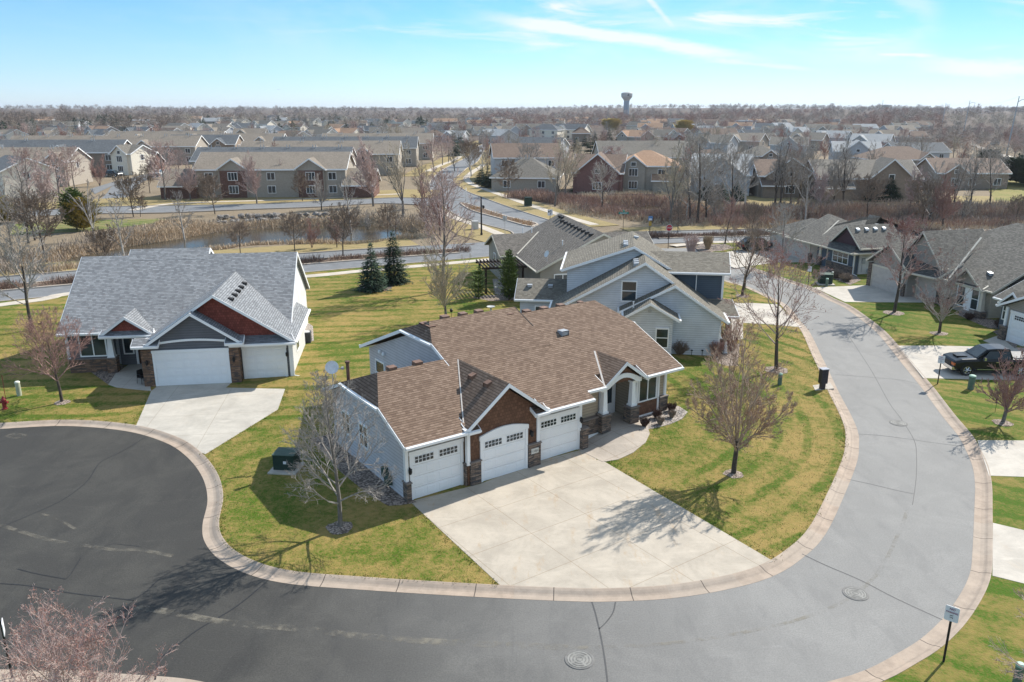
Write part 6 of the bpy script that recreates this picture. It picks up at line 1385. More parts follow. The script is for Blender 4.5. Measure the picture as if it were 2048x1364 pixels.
for i, (x, D, lb) in enumerate(((1222, 640, 'yellow willow near the water tower, left one'), (1368, 560, 'yellow willow near the water tower, right and lower one'))):
    g = GD(x, D); tm = MB(); nn = conifer(450 + i, 10, 15, 15, None, tm, True); root = empty('golden_willow', (g.x, g.y, 0), i, lb, 'tree'); tm.build('trunk', BARK_D, root, uv=False); nn.build('crown', bark('willow_yellow', (.40, .30, .09), (.58, .46, .18)), root, uv=False)

def woods(name, n, d0, d1, mat, seed, H0, H1, tw, wid, label, sect=(-.80, .80), blocky=None, power=1.0, ev=False):
    """leafless wood that reads as one mass: every tree a trunk and a spray of branches"""
    r = np.random.default_rng(seed); D = d0 + (d1 - d0) * r.random(n) ** power; A = r.uniform(sect[0], sect[1], n); X = D * A; Y = D
    if blocky: k = blocky(X, Y, r); X, Y, D = X[k], Y[k], D[k]
    if len(HOUSE_XY):
        hx = np.array(HOUSE_XY); near = np.zeros(len(X), bool)
        for a, b in hx: near |= (X - a) ** 2 + (Y - b) ** 2 < 130
        X, Y, D = X[~near], Y[~near], D[~near]
    cl = np.sin(X * .021 + seed) * np.sin(Y * .012 + 2 * seed) + .6 * np.sin(X * .06 - Y * .03 + seed); k = cl + r.normal(0, .5, len(X)) > -.45; X, Y, cl = X[k], Y[k], cl[k]; n = len(X); H_ = r.uniform(H0, H1, n) * np.clip(.88 + .22 * cl + r.normal(0, .10, n), .5, 1.4); z = ground_h(X, Y); W_ = H_ * r.uniform(.40, .62, n)
    u = r.random((n, tw)); az = r.uniform(0, 6.283, (n, tw)); f = u ** .8
    base = np.stack([np.repeat(X[:, None], tw, 1), np.repeat(Y[:, None], tw, 1), z[:, None] + H_[:, None] * (.18 + .55 * f)], 2)
    prof = np.sin(np.pi * np.clip(.18 + .74 * f, 0, 1)) if not ev else (1 - f)
    out = W_[:, None] * prof * r.uniform(.4, 1.15, (n, tw)); up = H_[:, None] * r.uniform(-.06, .20, (n, tw)) * (1 if not ev else -.3)
    off = .35 * out; c = np.stack([np.cos(az), np.sin(az), np.zeros_like(az)], 2)
    s = base + c * off[..., None]; e = base + c * out[..., None]; e[..., 2] += up
    wv = np.stack([-np.sin(az), np.cos(az), r.uniform(-1.2, 1.2, (n, tw))], 2) * (wid * H_ / 10)[:, None, None] * r.uniform(.5, 1.2, (n, tw))[..., None]
    q = np.stack([s - wv * .7, s + wv * .7, e + wv * .3, e - wv * .3], 2).reshape(-1, 3)
    tz = np.stack([X, Y, z], 1); tr = (.006 * H_)[:, None]; ax = np.array([1., 0, 0]); top = tz + np.stack([np.zeros(n), np.zeros(n), H_ * .62], 1)
    qt = np.stack([tz - ax * tr, tz + ax * tr, top + ax * tr * .4, top - ax * tr * .4], 1).reshape(-1, 3); ay = np.array([0, 1., 0]); q2 = np.stack([tz - ay * tr, tz + ay * tr, top + ay * tr * .4, top - ay * tr * .4], 1).reshape(-1, 3)
    o = quads_obj(name, np.concatenate([q, qt, q2]).astype('f'), mat); setp(o, label, 'woods'); return o
FW = [bark('wood_grey', (.22, .19, .165), (.36, .32, .285)), bark('wood_brown', (.17, .13, .105), (.28, .225, .185)), bark('wood_red', (.22, .125, .10), (.33, .21, .175)), bark('wood_tan', (.30, .26, .205), (.43, .38, .31)), bark('wood_purple', (.20, .155, .145), (.32, .265, .25))]
woods('woods', 260, 300, 680, FW[3], 1, 4.5, 8, 190, .07, 'pale leafless trees massed between the far houses')
woods('woods', 280, 330, 760, FW[4], 2, 4.5, 8, 190, .07, 'purplish leafless trees massed between the far houses')
woods('woods', 240, 330, 800, FW[1], 10, 4.5, 8, 190, .07, 'brown leafless trees massed between the far houses')
woods('woods', 220, 580, 900, FW[1], 12, 12, 17, 190, .08, 'tall dark wood at the left end of the skyline', (-.68, -.40))
woods('woods', 260, 255, 640, FW[0], 13, 5, 9, 190, .07, 'grey leafless thicket on the right beyond the green slope', (.44, .76))
woods('woods', 200, 300, 640, FW[2], 14, 5, 9, 190, .07, 'russet thicket on the right under the power poles', (.40, .74))
woods('woods', 1600, 740, 1300, FW[0], 3, 6, 12, 170, .085, 'grey leafless wood behind the last houses')
woods('woods', 1200, 740, 1350, FW[1], 4, 6, 13, 170, .085, 'dull brown leafless wood behind the last houses')
woods('woods', 1300, 640, 1500, FW[2], 5, 8, 13, 170, .085, 'reddish oak wood on the rise near the water tower', (-.05, .52))
woods('woods', 420, 680, 1150, FW[3], 6, 7, 13, 170, .085, 'tan poplar stands at the wood edge', (-.7, .7))
woods('woods', 1700, 1100, 2900, FW[4], 7, 11, 16, 90, .2, 'distant purple-grey forest under the horizon')
woods('woods', 1900, 1200, 4200, FW[0], 8, 11, 16, 90, .2, 'distant grey forest closing the horizon')
woods('woods', 160, 560, 1000, N_DRK, 9, 9, 14, 90, .4, 'dark pine groves inside the left wood', (-.66, -.1), ev=True)

# ---------------------------------------------------------------- towers, poles and wires
g = GD(1252, 1500); wt = empty('water_tower', (g.x, g.y, float(ground_h(g.x, g.y))), 0, 'pale water tower with a bulging tank above the wooded horizon', 'water tower')
WTM = M('tower_paint', (.40, .395, .375), .6, .05, .3); WTB = M('tower_blue_grey', (.20, .27, .34), .6, .05, .3)
MB().lathe([(5.2, 0), (5.0, 22), (5.0, 26)], 24).build('stem', WTB, wt)
MB().lathe([(5.1, 25.5), (6.0, 27.5), (9.0, 31), (10.2, 33), (10.3, 38.2), (9.2, 39.2), (6, 40.2), (.3, 40.9)], 28).build('tank', WTM, wt, smooth=False)
MB().tube((0, 0, 40.8), (0, 0, 43), .25, .1, 6).build('mast', GALV, wt)
MB().add([(1.2, -10.45, 37.9), (-.4, -10.45, 35.8), (.7, -10.45, 36.0), (-1.4, -10.45, 33.6), (3.6, -10.45, 33.6), (1.8, -10.45, 36.0), (2.8, -10.45, 35.8)], [(0, 1, 2, 5, 6), (2, 3, 4, 5)]).build('emblem', M('emblem_dark', (.04, .06, .07), .6), wt)
PSTEEL = M('pole_steel', (.30, .34, .38), .5, .1, .3)
ends = []
for i, (x, D, H_, lb) in enumerate(((2013, 330, 22.3, 'nearest steel power pole at the right edge'), (1925, 520, 22.2, 'second steel power pole left of the nearest one'), (1882, 720, 21.8, 'farthest steel power pole, right of the small tank'))):
    g = GD(x, D); pp = empty('power_pole', (g.x, g.y, 0), 0, lb, 'power pole', 'steel power poles on the right horizon')
    MB().tube((0, 0, 0), (1.2, 0, H_), .27, .15, 8).build('pole', PSTEEL, pp)
    m = MB(); a = Vector((1.0, 0, H_ - 2.2)); b = Vector((2.6, 0, H_ - 1.2)); c = Vector((4.6, 0, H_ - 1.3)); m.tube(a, b, .14, .12, 6); m.tube(b, c, .12, .1, 6).build('arm', PSTEEL, pp)
    MB().tube((4.6, 0, H_ - 1.3), (4.4, 0, H_ - 3.6), .09, .09, 6).build('insulator', PSTEEL, pp)
    ends.append([Vector((g.x + 4.4, g.y, H_ - 3.6)), Vector((g.x + 1, g.y, H_ - 5)), Vector((g.x + 1.2, g.y, H_))])
ends = [[Vector((150, 130, 17)), Vector((146, 130, 15)), Vector((147, 130, 20.5))]] + ends
WIRE = M('wire', (.42, .43, .45), .5)
for k, nm in enumerate(('lowest', 'middle', 'top')):
    m = MB()
    for A, B in zip(ends, ends[1:]):
        for j in range(8):
            f0, f1 = j / 8, (j + 1) / 8; sag = lambda f: A[k].lerp(B[k], f) - Vector((0, 0, 4 * f * (1 - f) * 2.6)); m.tube(sag(f0), sag(f1), .035, .035, 3, False)
    setp(m.build('power_line', WIRE, uv=False), '%s of the wires strung between the steel power poles' % nm, 'wire')
for x, D, H_, lb, nm in ((1762, 1600, 32, 'thin radio mast on the right horizon', 'radio_mast'),):
    g = GD(x, D); m = MB().tube((0, 0, 0), (0, 0, H_), .7, .35, 6); o = m.build(nm, PSTEEL, loc=(g.x, g.y, 0)); setp(o, lb, 'mast')
g = GD(1766, 1600); t2 = empty('water_tower', (g.x + 4, g.y, 0), 0, 'small squat water tank next to the radio mast', 'water tower'); MB().lathe([(.8, 0), (.8, 17), (6.5, 19), (7, 21), (6.5, 23), (1, 24)], 16).build('tank', WTM, t2)
b0 = G(577, 700); bd = MB().add([(0, 0, 0), (.3, .05, .12), (.62, .1, .02), (.3, -.12, .1), (-.3, .05, .12), (-.62, .1, .02), (-.3, -.12, .1), (0, -.3, 0), (0, .25, .02)], [(0, 1, 2, 3), (0, 6, 5, 4), (7, 0, 3), (7, 6, 0), (0, 8, 1), (0, 4, 8)])
setp(bd.build('bird', BLACK, uv=False, loc=(-50.4, 180, 21.7)), 'tiny dark bird in the pale sky over the left houses', 'bird')

# ---------------------------------------------------------------- vehicles
RUB = M('tyre_rubber', (.02, .02, .021), .85, .15); CHROME = M('chrome', (.6, .61, .62), .18, .05, metal=.9); CARGL = glass('car_glass', (.015, .022, .024)); AMBER = M('amber_lamp', (.55, .12, .02), .3, .1); REDL = M('tail_lamp', (.3, .015, .012), .3); LAMPC = M('head_lamp', (.6, .62, .6), .15)
def paint(name, c):
    if name in MATS: return MATS[name]
    m, t = new_mat(name); finish(t, c + (1,), .3, None, spec=.3, Coat_Weight=.3, Coat_Roughness=.03); MATS[name] = m; return m
def loft(m, secs):
    """secs = rings of equal length"""
    n = len(secs[0]); b = len(m.v)
    for s_ in secs: m.v += [tuple(p) for p in s_]
    for i in range(len(secs) - 1):
        for k in range(n): k2 = (k + 1) % n; m.f.append((b + i * n + k, b + i * n + k2, b + (i + 1) * n + k2, b + (i + 1) * n + k))
    m.f += [tuple(b + k for k in range(n))[::-1], tuple(b + (len(secs) - 1) * n + k for k in range(n))]
def vehicle(name, label, loc, rz, col, kind, group=None):
    root = empty(name, loc, rz, label, 'pickup truck' if kind == 'pickup' else 'car', group); P = paint('paint_' + col[0], col[1])
    if kind == 'pickup': L, W_, gc, belt = 5.9, 1.0, .42, 1.22; prof = [(-2.95, .55, 1.0), (-2.85, .45, 1.12), (-2.4, .42, 1.24), (-1.3, .42, 1.30), (-1.2, .42, 1.30), (1.0, .42, 1.30), (1.05, .42, 1.30), (2.8, .45, 1.30), (2.93, .55, 1.26)]; cab = [(-1.35, 1.30, .92), (-.55, 1.93, .74), (.1, 1.99, .75), (1.02, 1.97, .75), (1.26, 1.30, .90)]; wx = (-1.98, 1.85); wr = .43
    else: L, W_, gc, belt = 4.8, .93, .35, 1.05; prof = [(-2.4, .5, .80), (-2.3, .36, .95), (-1.9, .34, 1.02), (-1.1, .34, 1.08), (1.6, .34, 1.10), (2.2, .36, 1.08), (2.38, .5, 1.0)]; cab = [(-1.2, 1.06, .86), (-.45, 1.60, .66), (.3, 1.68, .68), (1.5, 1.62, .68), (2.2, 1.08, .82)]; wx = (-1.5, 1.45); wr = .36
    def ring(x, lo, hi, w=W_):
        return [(x, -w * .9, lo), (x, -w, lo + .14), (x, -w, hi - .2), (x, -w * .93, hi - .03), (x, -w * .80, hi), (x, w * .80, hi), (x, w * .93, hi - .03), (x, w, hi - .2), (x, w, lo + .14), (x, w * .9, lo)]
    m = MB(); loft(m, [ring(x, lo, hi, W_ * (.90 if i in (0, len(prof) - 1) else 1)) for i, (x, lo, hi) in enumerate(prof)]); body = m.build('body', P, root, uv=False, smooth=False)
    c = MB(); loft(c, [[(x, -w, belt - .05), (x, -w, z - .08 if z > belt + .2 else z - .02), (x, -w * .9, z), (x, w * .9, z), (x, w, z - .08 if z > belt + .2 else z - .02), (x, w, belt - .05)] for x, z, w in [(cab[0][0], cab[0][1], cab[0][2]), (cab[1][0], cab[1][1], cab[1][2]), (cab[2][0], cab[2][1], cab[2][2]), (cab[3][0], cab[3][1], cab[3][2]), (cab[4][0], cab[4][1], cab[4][2])]])
    cabo = c.build('cab', P, root, uv=False)
    def plate(nm, pts, mt, par, off):
        pts = [Vector(p) for p in pts]; nn = (pts[1] - pts[0]).cross(pts[2] - pts[0]).normalized(); q = [p + nn * off for p in pts]; MB().add(q + [p - nn * .03 for p in pts], [tuple(range(len(q))), tuple(range(len(q), 2 * len(q)))[::-1]] + [(i, len(q) + i, len(q) + (i + 1) % len(q), (i + 1) % len(q)) for i in range(len(q))]).build(nm, mt, par, uv=False)
    A, B, C_, D_, E = cab; il = lambda p, q, f: tuple(p[i] + (q[i] - p[i]) * f for i in range(3))
    fw = lambda s, f: (A[0] + (B[0] - A[0]) * f, s * (A[2] + (B[2] - A[2]) * f) * .86, A[1] + (B[1] - A[1]) * f)
    plate('windscreen', [fw(-1, .93), fw(-1, .06), fw(1, .06), fw(1, .93)], CARGL, cabo, .012)
    rw = lambda s, f: (E[0] + (D_[0] - E[0]) * f, s * (E[2] + (D_[2] - E[2]) * f) * .84, E[1] + (D_[1] - E[1]) * f)
    plate('rear_window', [rw(1, .9), rw(1, .2), rw(-1, .2), rw(-1, .9)], CARGL, cabo, .012)
    for s in (-1, 1):
        zt, zb = B[1] - .12, belt + .06; y0 = A[2] * .985; xs_ = [(A[0] + .42, B[0] + .08, .2, B[0] + .78), (B[0] + .86, B[0] + .86, 0, D_[0] + .02)]
        for (xb, xt, dd, xe) in xs_:
            q = [(xb, s * (A[2] + .0), zb), (xe, s * A[2] * .99, zb), (xe - (.05 if xe > D_[0] - .3 else 0), s * B[2] * 1.02, zt), (xt, s * B[2] * 1.02, zt)]
            plate('side_window', q if s < 0 else q[::-1], CARGL, cabo, .06)
        MB().box(A[0] + .35, A[0] + .5, s * (W_ + .02) if s > 0 else s * (W_ + .26), s * (W_ + .26) if s > 0 else s * (W_ + .02), belt + .02, belt + .22).build('mirror', CHROME if kind == 'pickup' else P, root, uv=False)
        for k in (0, 1): MB().box(B[0] + .55 + k * .95, B[0] + .78 + k * .95, min(s * (W_ + .03), s * (W_ - .02)), max(s * (W_ + .03), s * (W_ - .02)), belt - .2, belt - .15).build('door_handle', CHROME, root, uv=False)
        x0 = prof[0][0]; MB().box(x0 - .03, x0 + .32, min(s * W_ * .55, s * (W_ * .97)), max(s * W_ * .55, s * (W_ * .97)), prof[0][2] - .22, prof[0][2] - .04).build('headlight', AMBER if kind == 'pickup' else LAMPC, root, uv=False)
        x1 = prof[-1][0]; MB().box(x1 - .1, x1 + .02, min(s * W_ * .68, s * (W_ * .95)), max(s * W_ * .68, s * (W_ * .95)), prof[-1][2] - .4, prof[-1][2] - .08).build('tail_light', REDL, root, uv=False)
        MB().box(-1.3, 1.3, min(s * (W_ + .02), s * (W_ - .02)), max(s * (W_ + .02), s * (W_ - .02)), gc + .06, gc + .1).build('side_trim', CHROME, root, uv=False)
        for x in wx:
            t = MB(); n = 18; y = s * (W_ - .13)
            t.lathe([(wr * .62, -.12), (wr * .95, -.13), (wr, -.08), (wr, .08), (wr * .95, .13), (wr * .62, .12)], n); t.v = [(px_ + x, pz_ + y, py_ + wr) for px_, py_, pz_ in t.v]; wh = t.build('wheel', RUB, root, uv=False)
            k = MB()
            for i in range(6):
                a0 = i * math.pi / 3; k.tube((x, y + s * .12, wr), (x + math.cos(a0) * wr * .6, y + s * .13, wr + math.sin(a0) * wr * .6), .05, .035, 5)
            for i in range(n):
                a0, a1 = 6.283 * i / n, 6.283 * (i + 1) / n; k.tube((x + math.cos(a0) * wr * .61, y + s * .13, wr + math.sin(a0) * wr * .61), (x + math.cos(a1) * wr * .61, y + s * .13, wr + math.sin(a1) * wr * .61), .025, .025, 4, False)
            k.tube((x, y + s * .02, wr), (x, y + s * .135, wr), .09, .08, 8); k.build('rim', CHROME, wh, uv=False)
            ar = MB()
            for i in range(8):
                a0, a1 = math.pi * i / 8, math.pi * (i + 1) / 8; rr = wr + .09; yy = sorted((s * (W_ + .03), s * (W_ - .25)))
                ar.add([(x + math.cos(a0) * wr * .98, yy[0], wr + math.sin(a0) * wr * .98), (x + math.cos(a1) * wr * .98, yy[0], wr + math.sin(a1) * wr * .98), (x + math.cos(a1) * rr, yy[0], wr + math.sin(a1) * rr), (x + math.cos(a0) * rr, yy[0], wr + math.sin(a0) * rr), (x + math.cos(a0) * wr * .98, yy[1], wr + math.sin(a0) * wr * .98), (x + math.cos(a1) * wr * .98, yy[1], wr + math.sin(a1) * wr * .98), (x + math.cos(a1) * rr, yy[1], wr + math.sin(a1) * rr), (x + math.cos(a0) * rr, yy[1], wr + math.sin(a0) * rr)], [(0, 1, 2, 3), (7, 6, 5, 4), (3, 2, 6, 7), (0, 4, 5, 1)])
            ar.build('wheel_arch', RUB, root, uv=False)
    x0 = prof[0][0]; MB().box(x0 - .05, x0 + .1, -W_ * .5, W_ * .5, prof[0][1] + .12, prof[0][2] - .04).build('grille', BLACK, root, uv=False)
    MB().box(x0 - .12, x0 + .2, -W_ * .93, W_ * .93, gc + .02, gc + .24).build('front_bumper', CHROME if kind == 'pickup' else P, root, uv=False); MB().box(prof[-1][0] - .15, prof[-1][0] + .1, -W_ * .93, W_ * .93, gc + .05, gc + .25).build('rear_bumper', CHROME if kind == 'pickup' else P, root, uv=False)
    if kind == 'pickup':
        MB().box(-2.5, -1.75, -.32, .32, 1.24, 1.33).build('hood_scoop', P, root, uv=False); MB().bbox(1.34, 2.85, -.86, .86, 1.30, 1.36, .03).build('bed_cover', M('pale_bed_cover', (.33, .32, .30), .8, .15), root, uv=False)
    else:
        for s in (-1, 1): MB().tube((-.4, s * .6, 1.70), (1.5, s * .6, 1.68), .025, .025, 5).build('roof_rail', CHROME, root, uv=False)
    MB().box(prof[1][0], prof[-2][0], -W_ * .75, W_ * .75, gc - .14, gc + .1).build('underbody', RUB, root, uv=False)
    return root
def vg(px, py, z=LZ + .012): g = G(px, py, z); return (g.x, g.y, z)
a, b = G(1918, 752, .11), G(2050, 757, .11)
vehicle('pickup_truck', 'black pickup truck with pale bed cover parked on the right driveway', (33.45, 53.3, .112), R(-1.5), ('black', (.004, .006, .009)), 'pickup').scale = (.95, .95, .95)
vehicle('parked_car', 'dark green-black car parked at the garage doors of the slate-walled house', vg(1514, 500), R(190), ('green_black', (.008, .016, .015)), 'suv')
vehicle('parked_car', 'dark car parked on the townhouse lane at the left', vg(228, 353, .05), R(160), ('charcoal', (.02, .022, .026)), 'suv', 'cars far in the subdivision')
vehicle('parked_car', 'white car on the drive at the far boulevard bend, left one', vg(1001, 277, .05), R(20), ('white', (.75, .75, .75)), 'suv', 'cars far in the subdivision'); vehicle('parked_car', 'white car on the drive at the far boulevard bend, right one', vg(1012, 276, .05), R(-70), ('white', (.75, .75, .75)), 'suv', 'cars far in the subdivision')
vehicle('parked_car', 'light car at the townhouse wing near the lane', vg(316, 352, .05), R(100), ('silver', (.45, .46, .47)), 'suv', 'cars far in the subdivision'); vehicle('parked_car', 'pale car on the path at the far right', vg(1990, 290, .1), R(30), ('silver', (.45, .46, .47)), 'suv', 'cars far in the subdivision')

# ---------------------------------------------------------------- street furniture and yard things
UGREEN = M('utility_green', (.022, .042, .032), .6, .12, spec=.2); PEDG = M('pedestal_green', (.11, .165, .13), .55, .12); PEDB = M('pedestal_beige', (.42, .44, .33), .6, .12); REDP = M('hydrant_red', (.27, .035, .035), .45, .12); SIGNW = M('sign_white', (.72, .72, .74), .45, .04); SIGNR = M('sign_red', (.42, .02, .03), .45, .08); SIGNG = M('sign_green', (.0, .22, .15), .45, .08); MAROON = M('sign_maroon', (.22, .03, .12), .5); BOXD = M('mailbox_charcoal', (.03, .03, .036), .5, .15); LGREY = M('box_light_grey', (.5, .5, .48), .6, .08)
def E(name, px, py, label, cat, rz=0, z=LZ, group=None): g = G(px, py, z); return empty(name, (g.x, g.y, z), rz, label, cat, group)
def transformer(px, py, label, rz, s=1.0):
    e = E('transformer_box', px, py, label, 'transformer', rz); MB().bbox(-.75 * s, .75 * s, -.7 * s, .75 * s, 0, .09).build('pad', WALKC, e)
    MB().box(-.56 * s, .56 * s, -.35 * s, .6 * s, .09, .92 * s).build('cabinet', UGREEN, e)
    MB().prism([(-.38 * s, .92 * s), (.62 * s, .92 * s), (.60 * s, .97 * s), (-.36 * s, .95 * s)], 'a', -.59 * s, .59 * s).build('lid', M('faded_green', (.07, .105, .08), .6, spec=.2), e)
    MB().box(.0, .16 * s, -.37 * s, -.35 * s, .45 * s, .6 * s).build('notice', SIGNW, e); MB().tube((.3 * s, -.36 * s, .5 * s), (.3 * s, -.42 * s, .5 * s), .03, .03).build('lock', BLACK, e); return e
transformer(573, 938, 'green transformer box on a pad left of the shaded bare tree', R(-6), .98); transformer(1650, 568, 'green transformer box by the street before the slate-walled house', R(-8), 1.15)
def pedestal(px, py, label, mat, H_=.85, r=.16, z=LZ):
    e = E('utility_pedestal', px, py, label, 'pedestal', 0, z, 'cable pedestals on the lawns'); MB().lathe([(r, 0), (r, H_ - .08), (r * 1.06, H_ - .07)], 16).build('post', mat, e); MB().lathe([(r * 1.08, H_ - .08), (r * 1.06, H_ - .01), (r * .7, H_ + .03), (.01, H_ + .035)], 16).build('cap', M('cap_' + mat.name, tuple(min(.75, c * 1.9) for c in {'pedestal_green': (.17, .25, .20), 'pedestal_beige': (.42, .44, .33)}[mat.name]), .55), e); return e
pedestal(1559, 770, 'pale green pedestal behind the red-twigged maple by the mailbox', PEDG, .82, .14); pedestal(1941, 778, 'green pedestal on the lawn below the black pickup', PEDG, .95, .2); pedestal(39, 791, 'beige pedestal beside the red hydrant', PEDB, .95, .15); pedestal(2031, 1378, 'dark pedestal with a white cap at the bottom right corner', PEDG, .95, .13); pedestal(1653, 573, 'teal pedestal standing against the green transformer box', PEDG, .85, .14); pedestal(1663, 567, 'tall beige pedestal right of the green transformer box', PEDB, 1.25, .1)
e = E('mailbox', 1644, 778, 'charcoal cluster mailbox on a pedestal beside the kerb', 'mailbox', R(-78)); MB().box(-.14, .14, -.14, .14, 0, .45).build('pedestal', BOXD, e); MB().box(-.19, .19, -.23, .23, .42, 1.4).build('cabinet', BOXD, e); MB().prism([(-.27, 1.4), (.27, 1.4), (.27, 1.44), (-.27, 1.44)], 'a', -.23, .23).build('lid', M('mailbox_lid', (.42, .42, .45), .4), e)
for i in range(2):
    for j in range(5): MB().box(.188, .2, -.21 + i * .215, -.01 + i * .215, .47 + j * .18, .63 + j * .18).build('compartment_door', BOXD, e)
e = E('fire_hydrant', 10, 818, 'red fire hydrant with a marker rod at the left picture edge', 'hydrant'); MB().lathe([(.17, 0), (.17, .05), (.115, .06), (.115, .55), (.15, .56), (.15, .62), (.12, .68), (.06, .78), (.03, .84)], 14).build('barrel', REDP, e)
for s in (-1, 1): MB().tube((s * .1, 0, .45), (s * .23, 0, .45), .07, .07, 10).tube((s * .22, 0, .45), (s * .26, 0, .45), .085, .085, 10).build('outlet', REDP, e)
MB().tube((.12, .05, .3), (.16, .05, 2.2), .018, .018, 5).build('marker_rod', REDP, e)
def post_sign(px, py, label, H_, w, h, rz, lines=(), plate=None, post=None, name='parking_sign', cat='sign', group=None, z=LZ, ink=None):
    e = E(name, px, py, label, cat, rz, z, group); MB().box(-.035, .035, -.03, .03, -.1, H_).build('post', post or BLACK, e)
    m = MB(); b = .03; m.prism([(-w / 2 + b, H_ - h), (w / 2 - b, H_ - h), (w / 2, H_ - h + b), (w / 2, H_ - b), (w / 2 - b, H_), (-w / 2 + b, H_), (-w / 2, H_ - b), (-w / 2, H_ - h + b)], 'b', -.05, -.03); pl = m.build('plate', plate or SIGNW, e)
    for txt, sz, zz, mt in lines: text_mesh('lettering', txt, sz, mt, pl, (0, -.058, H_ + zz))
    return e
NP = (('NO', .11, -.1, MAROON), ('PARKING', .085, -.22, MAROON), ('ANY', .05, -.33, BOXD), ('TIME', .05, -.41, BOXD))
PG = 'no parking signs along the street'
post_sign(1887, 1323, 'no parking sign on a black post at the bottom right kerb', 2.15, .42, .55, R(-38), NP, group=PG); post_sign(1875, 768, 'no parking sign on a black post in front of the black pickup', 2.0, .4, .52, R(-25), NP, group=PG); post_sign(1616, 570, 'no parking sign on a black post left of the green transformer box', 2.0, .4, .55, R(-10), NP, group=PG)
post_sign(1490, 580, 'black sign post seen edge-on behind the dark maple at the curve', 2.1, .4, .5, R(95), (), group=PG); post_sign(24, 1352, 'black sign post behind the red-budded maple at the bottom left', 2.1, .4, .5, R(120), (), group=PG)
e = post_sign(263, 712, 'small white notice on a stake in the bed under the front windows', .75, .45, .28, R(5), (), name='yard_sign'); 
e = E('stop_sign', 1336, 497, 'red octagonal stop sign at the parkway corner', 'stop sign', R(8), z=.05); MB().tube((0, 0, 0), (0, 0, 2.75), .045, .045, 8).build('post', BLACK, e)
oc = lambda r, z0: [(r * math.cos(R(22.5 + 45 * k)), z0 + r * math.sin(R(22.5 + 45 * k))) for k in range(8)]
MB().prism(oc(.47, 2.75), 'b', -.06, -.045).build('border', SIGNW, e); pl = MB().prism(oc(.42, 2.75), 'b', -.072, -.058).build('plate', SIGNR, e); text_mesh('lettering', 'STOP', .30, SIGNW, pl, (0, -.078, 2.75))
e = E('street_name_sign', 1246, 462, 'green street name sign on a thin post by the verge', 'sign', R(4), z=.05); MB().tube((0, 0, 0), (0, 0, 3.0), .035, .035, 6).build('post', UGREEN, e); MB().box(-.75, .75, -.03, .03, 2.55, 2.85).build('name_plate', SIGNG, e); MB().box(-.03, .03, -.6, .6, 2.88, 3.12).build('cross_plate', SIGNG, e)
m = MB(); rr = random.Random(3); x = -.58
while x < .52: w_l = rr.choice((.05, .07, .09)); m.box(x, x + w_l, -.036, -.03, 2.64, 2.76); x += w_l + .025
m.build('lettering', SIGNW, e)
e = E('route_sign', 1299, 473, 'blue and white route sign on a dark post across the parkway', 'sign', R(6), z=.05); MB().tube((0, 0, 0), (0, 0, 2.9), .045, .045, 6).build('post', BLACK, e); MB().box(-.32, .32, -.06, -.04, 2.35, 2.95).build('plate', M('sign_blue', (.10, .22, .42), .5), e); MB().box(-.2, .2, -.075, -.06, 2.35, 2.62).build('white_panel', SIGNW, e); MB().box(-.2, .2, -.06, -.045, 1.55, 2.2).build('yellow_panel', M('sign_amber', (.45, .28, .05), .6), e)
e = E('keep_right_sign', 1100, 440, 'white keep right sign with a black arrow beyond the taupe roof', 'sign', R(4), z=.05); MB().tube((0, 0, -.2), (0, 0, 1.0), .05, .05, 6).build('post', BLACK, e); pl = MB().box(-.42, .42, -.06, -.04, .75, 1.75).build('plate', SIGNW, e)
MB().box(-.32, -.1, -.07, -.058, 1.25, 1.52).tube((-.02, -.064, .88), (.14, -.064, 1.25), .05, .05, 4).tube((.14, -.064, 1.25), (.1, -.064, 1.5), .05, .05, 4).add([(.1, -.07, 1.66), (-.03, -.07, 1.45), (.24, -.07, 1.47)], [(0, 1, 2)]).build('arrow', BLACK, pl)
e = E('lane_sign', 1010, 470, 'grey sign back on a thin post beside the boulevard', 'sign', R(-150), z=.05); MB().tube((0, 0, 0), (0, 0, 2.8), .04, .04, 6).build('post', LGREY, e); MB().box(-.35, .35, -.06, -.04, 2.0, 2.8).build('plate', LGREY, e)
e = E('bend_sign', 932, 402, 'thin grey sign post at the boulevard median tip', 'sign', R(80), z=.05); MB().tube((0, 0, 0), (0, 0, 2.6), .04, .04, 6).build('post', LGREY, e); MB().box(-.3, .3, -.06, -.04, 1.9, 2.6).build('plate', LGREY, e)
e = E('street_lamp', 963, 470, 'tall dark lamp pole at the boulevard corner', 'lamp post', 0, z=.02); MB().tube((0, 0, 0), (0, 0, 5.6), .13, .10, 8).build('pole', BLACK, e); MB().box(-.16, .16, -.16, .16, 0, .3).build('base', BLACK, e); MB().tube((0, 0, 4.0), (.28, 0, 4.15), .03, .03, 5).tube((0, 0, 4.35), (.22, 0, 4.3), .03, .03, 5).build('arm', BLACK, e); MB().lathe([(.06, .2), (.17, .12), (.17, -.15), (.1, -.28)], 10, (.32, 0, 4.15)).build('lantern', BLACK, e)
for px, py, lb, mt, s in ((950, 458, 'light grey utility cabinet on the boulevard verge', LGREY, 1.0), (1056, 412, 'dark utility cabinet by the boulevard sidewalk', UGREEN, 1.35), (998, 320, 'dark cabinet at the far boulevard drive', UGREEN, 1.4)):
    e = E('utility_cabinet', px, py, lb, 'utility cabinet', R(10), z=.03); MB().bbox(-.5 * s, .5 * s, -.4 * s, .4 * s, 0, 1.25 * s, .05).build('cabinet', mt, e); MB().box(-.55 * s, .55 * s, -.45 * s, .45 * s, -.05, .06).build('base', WALKC, e)
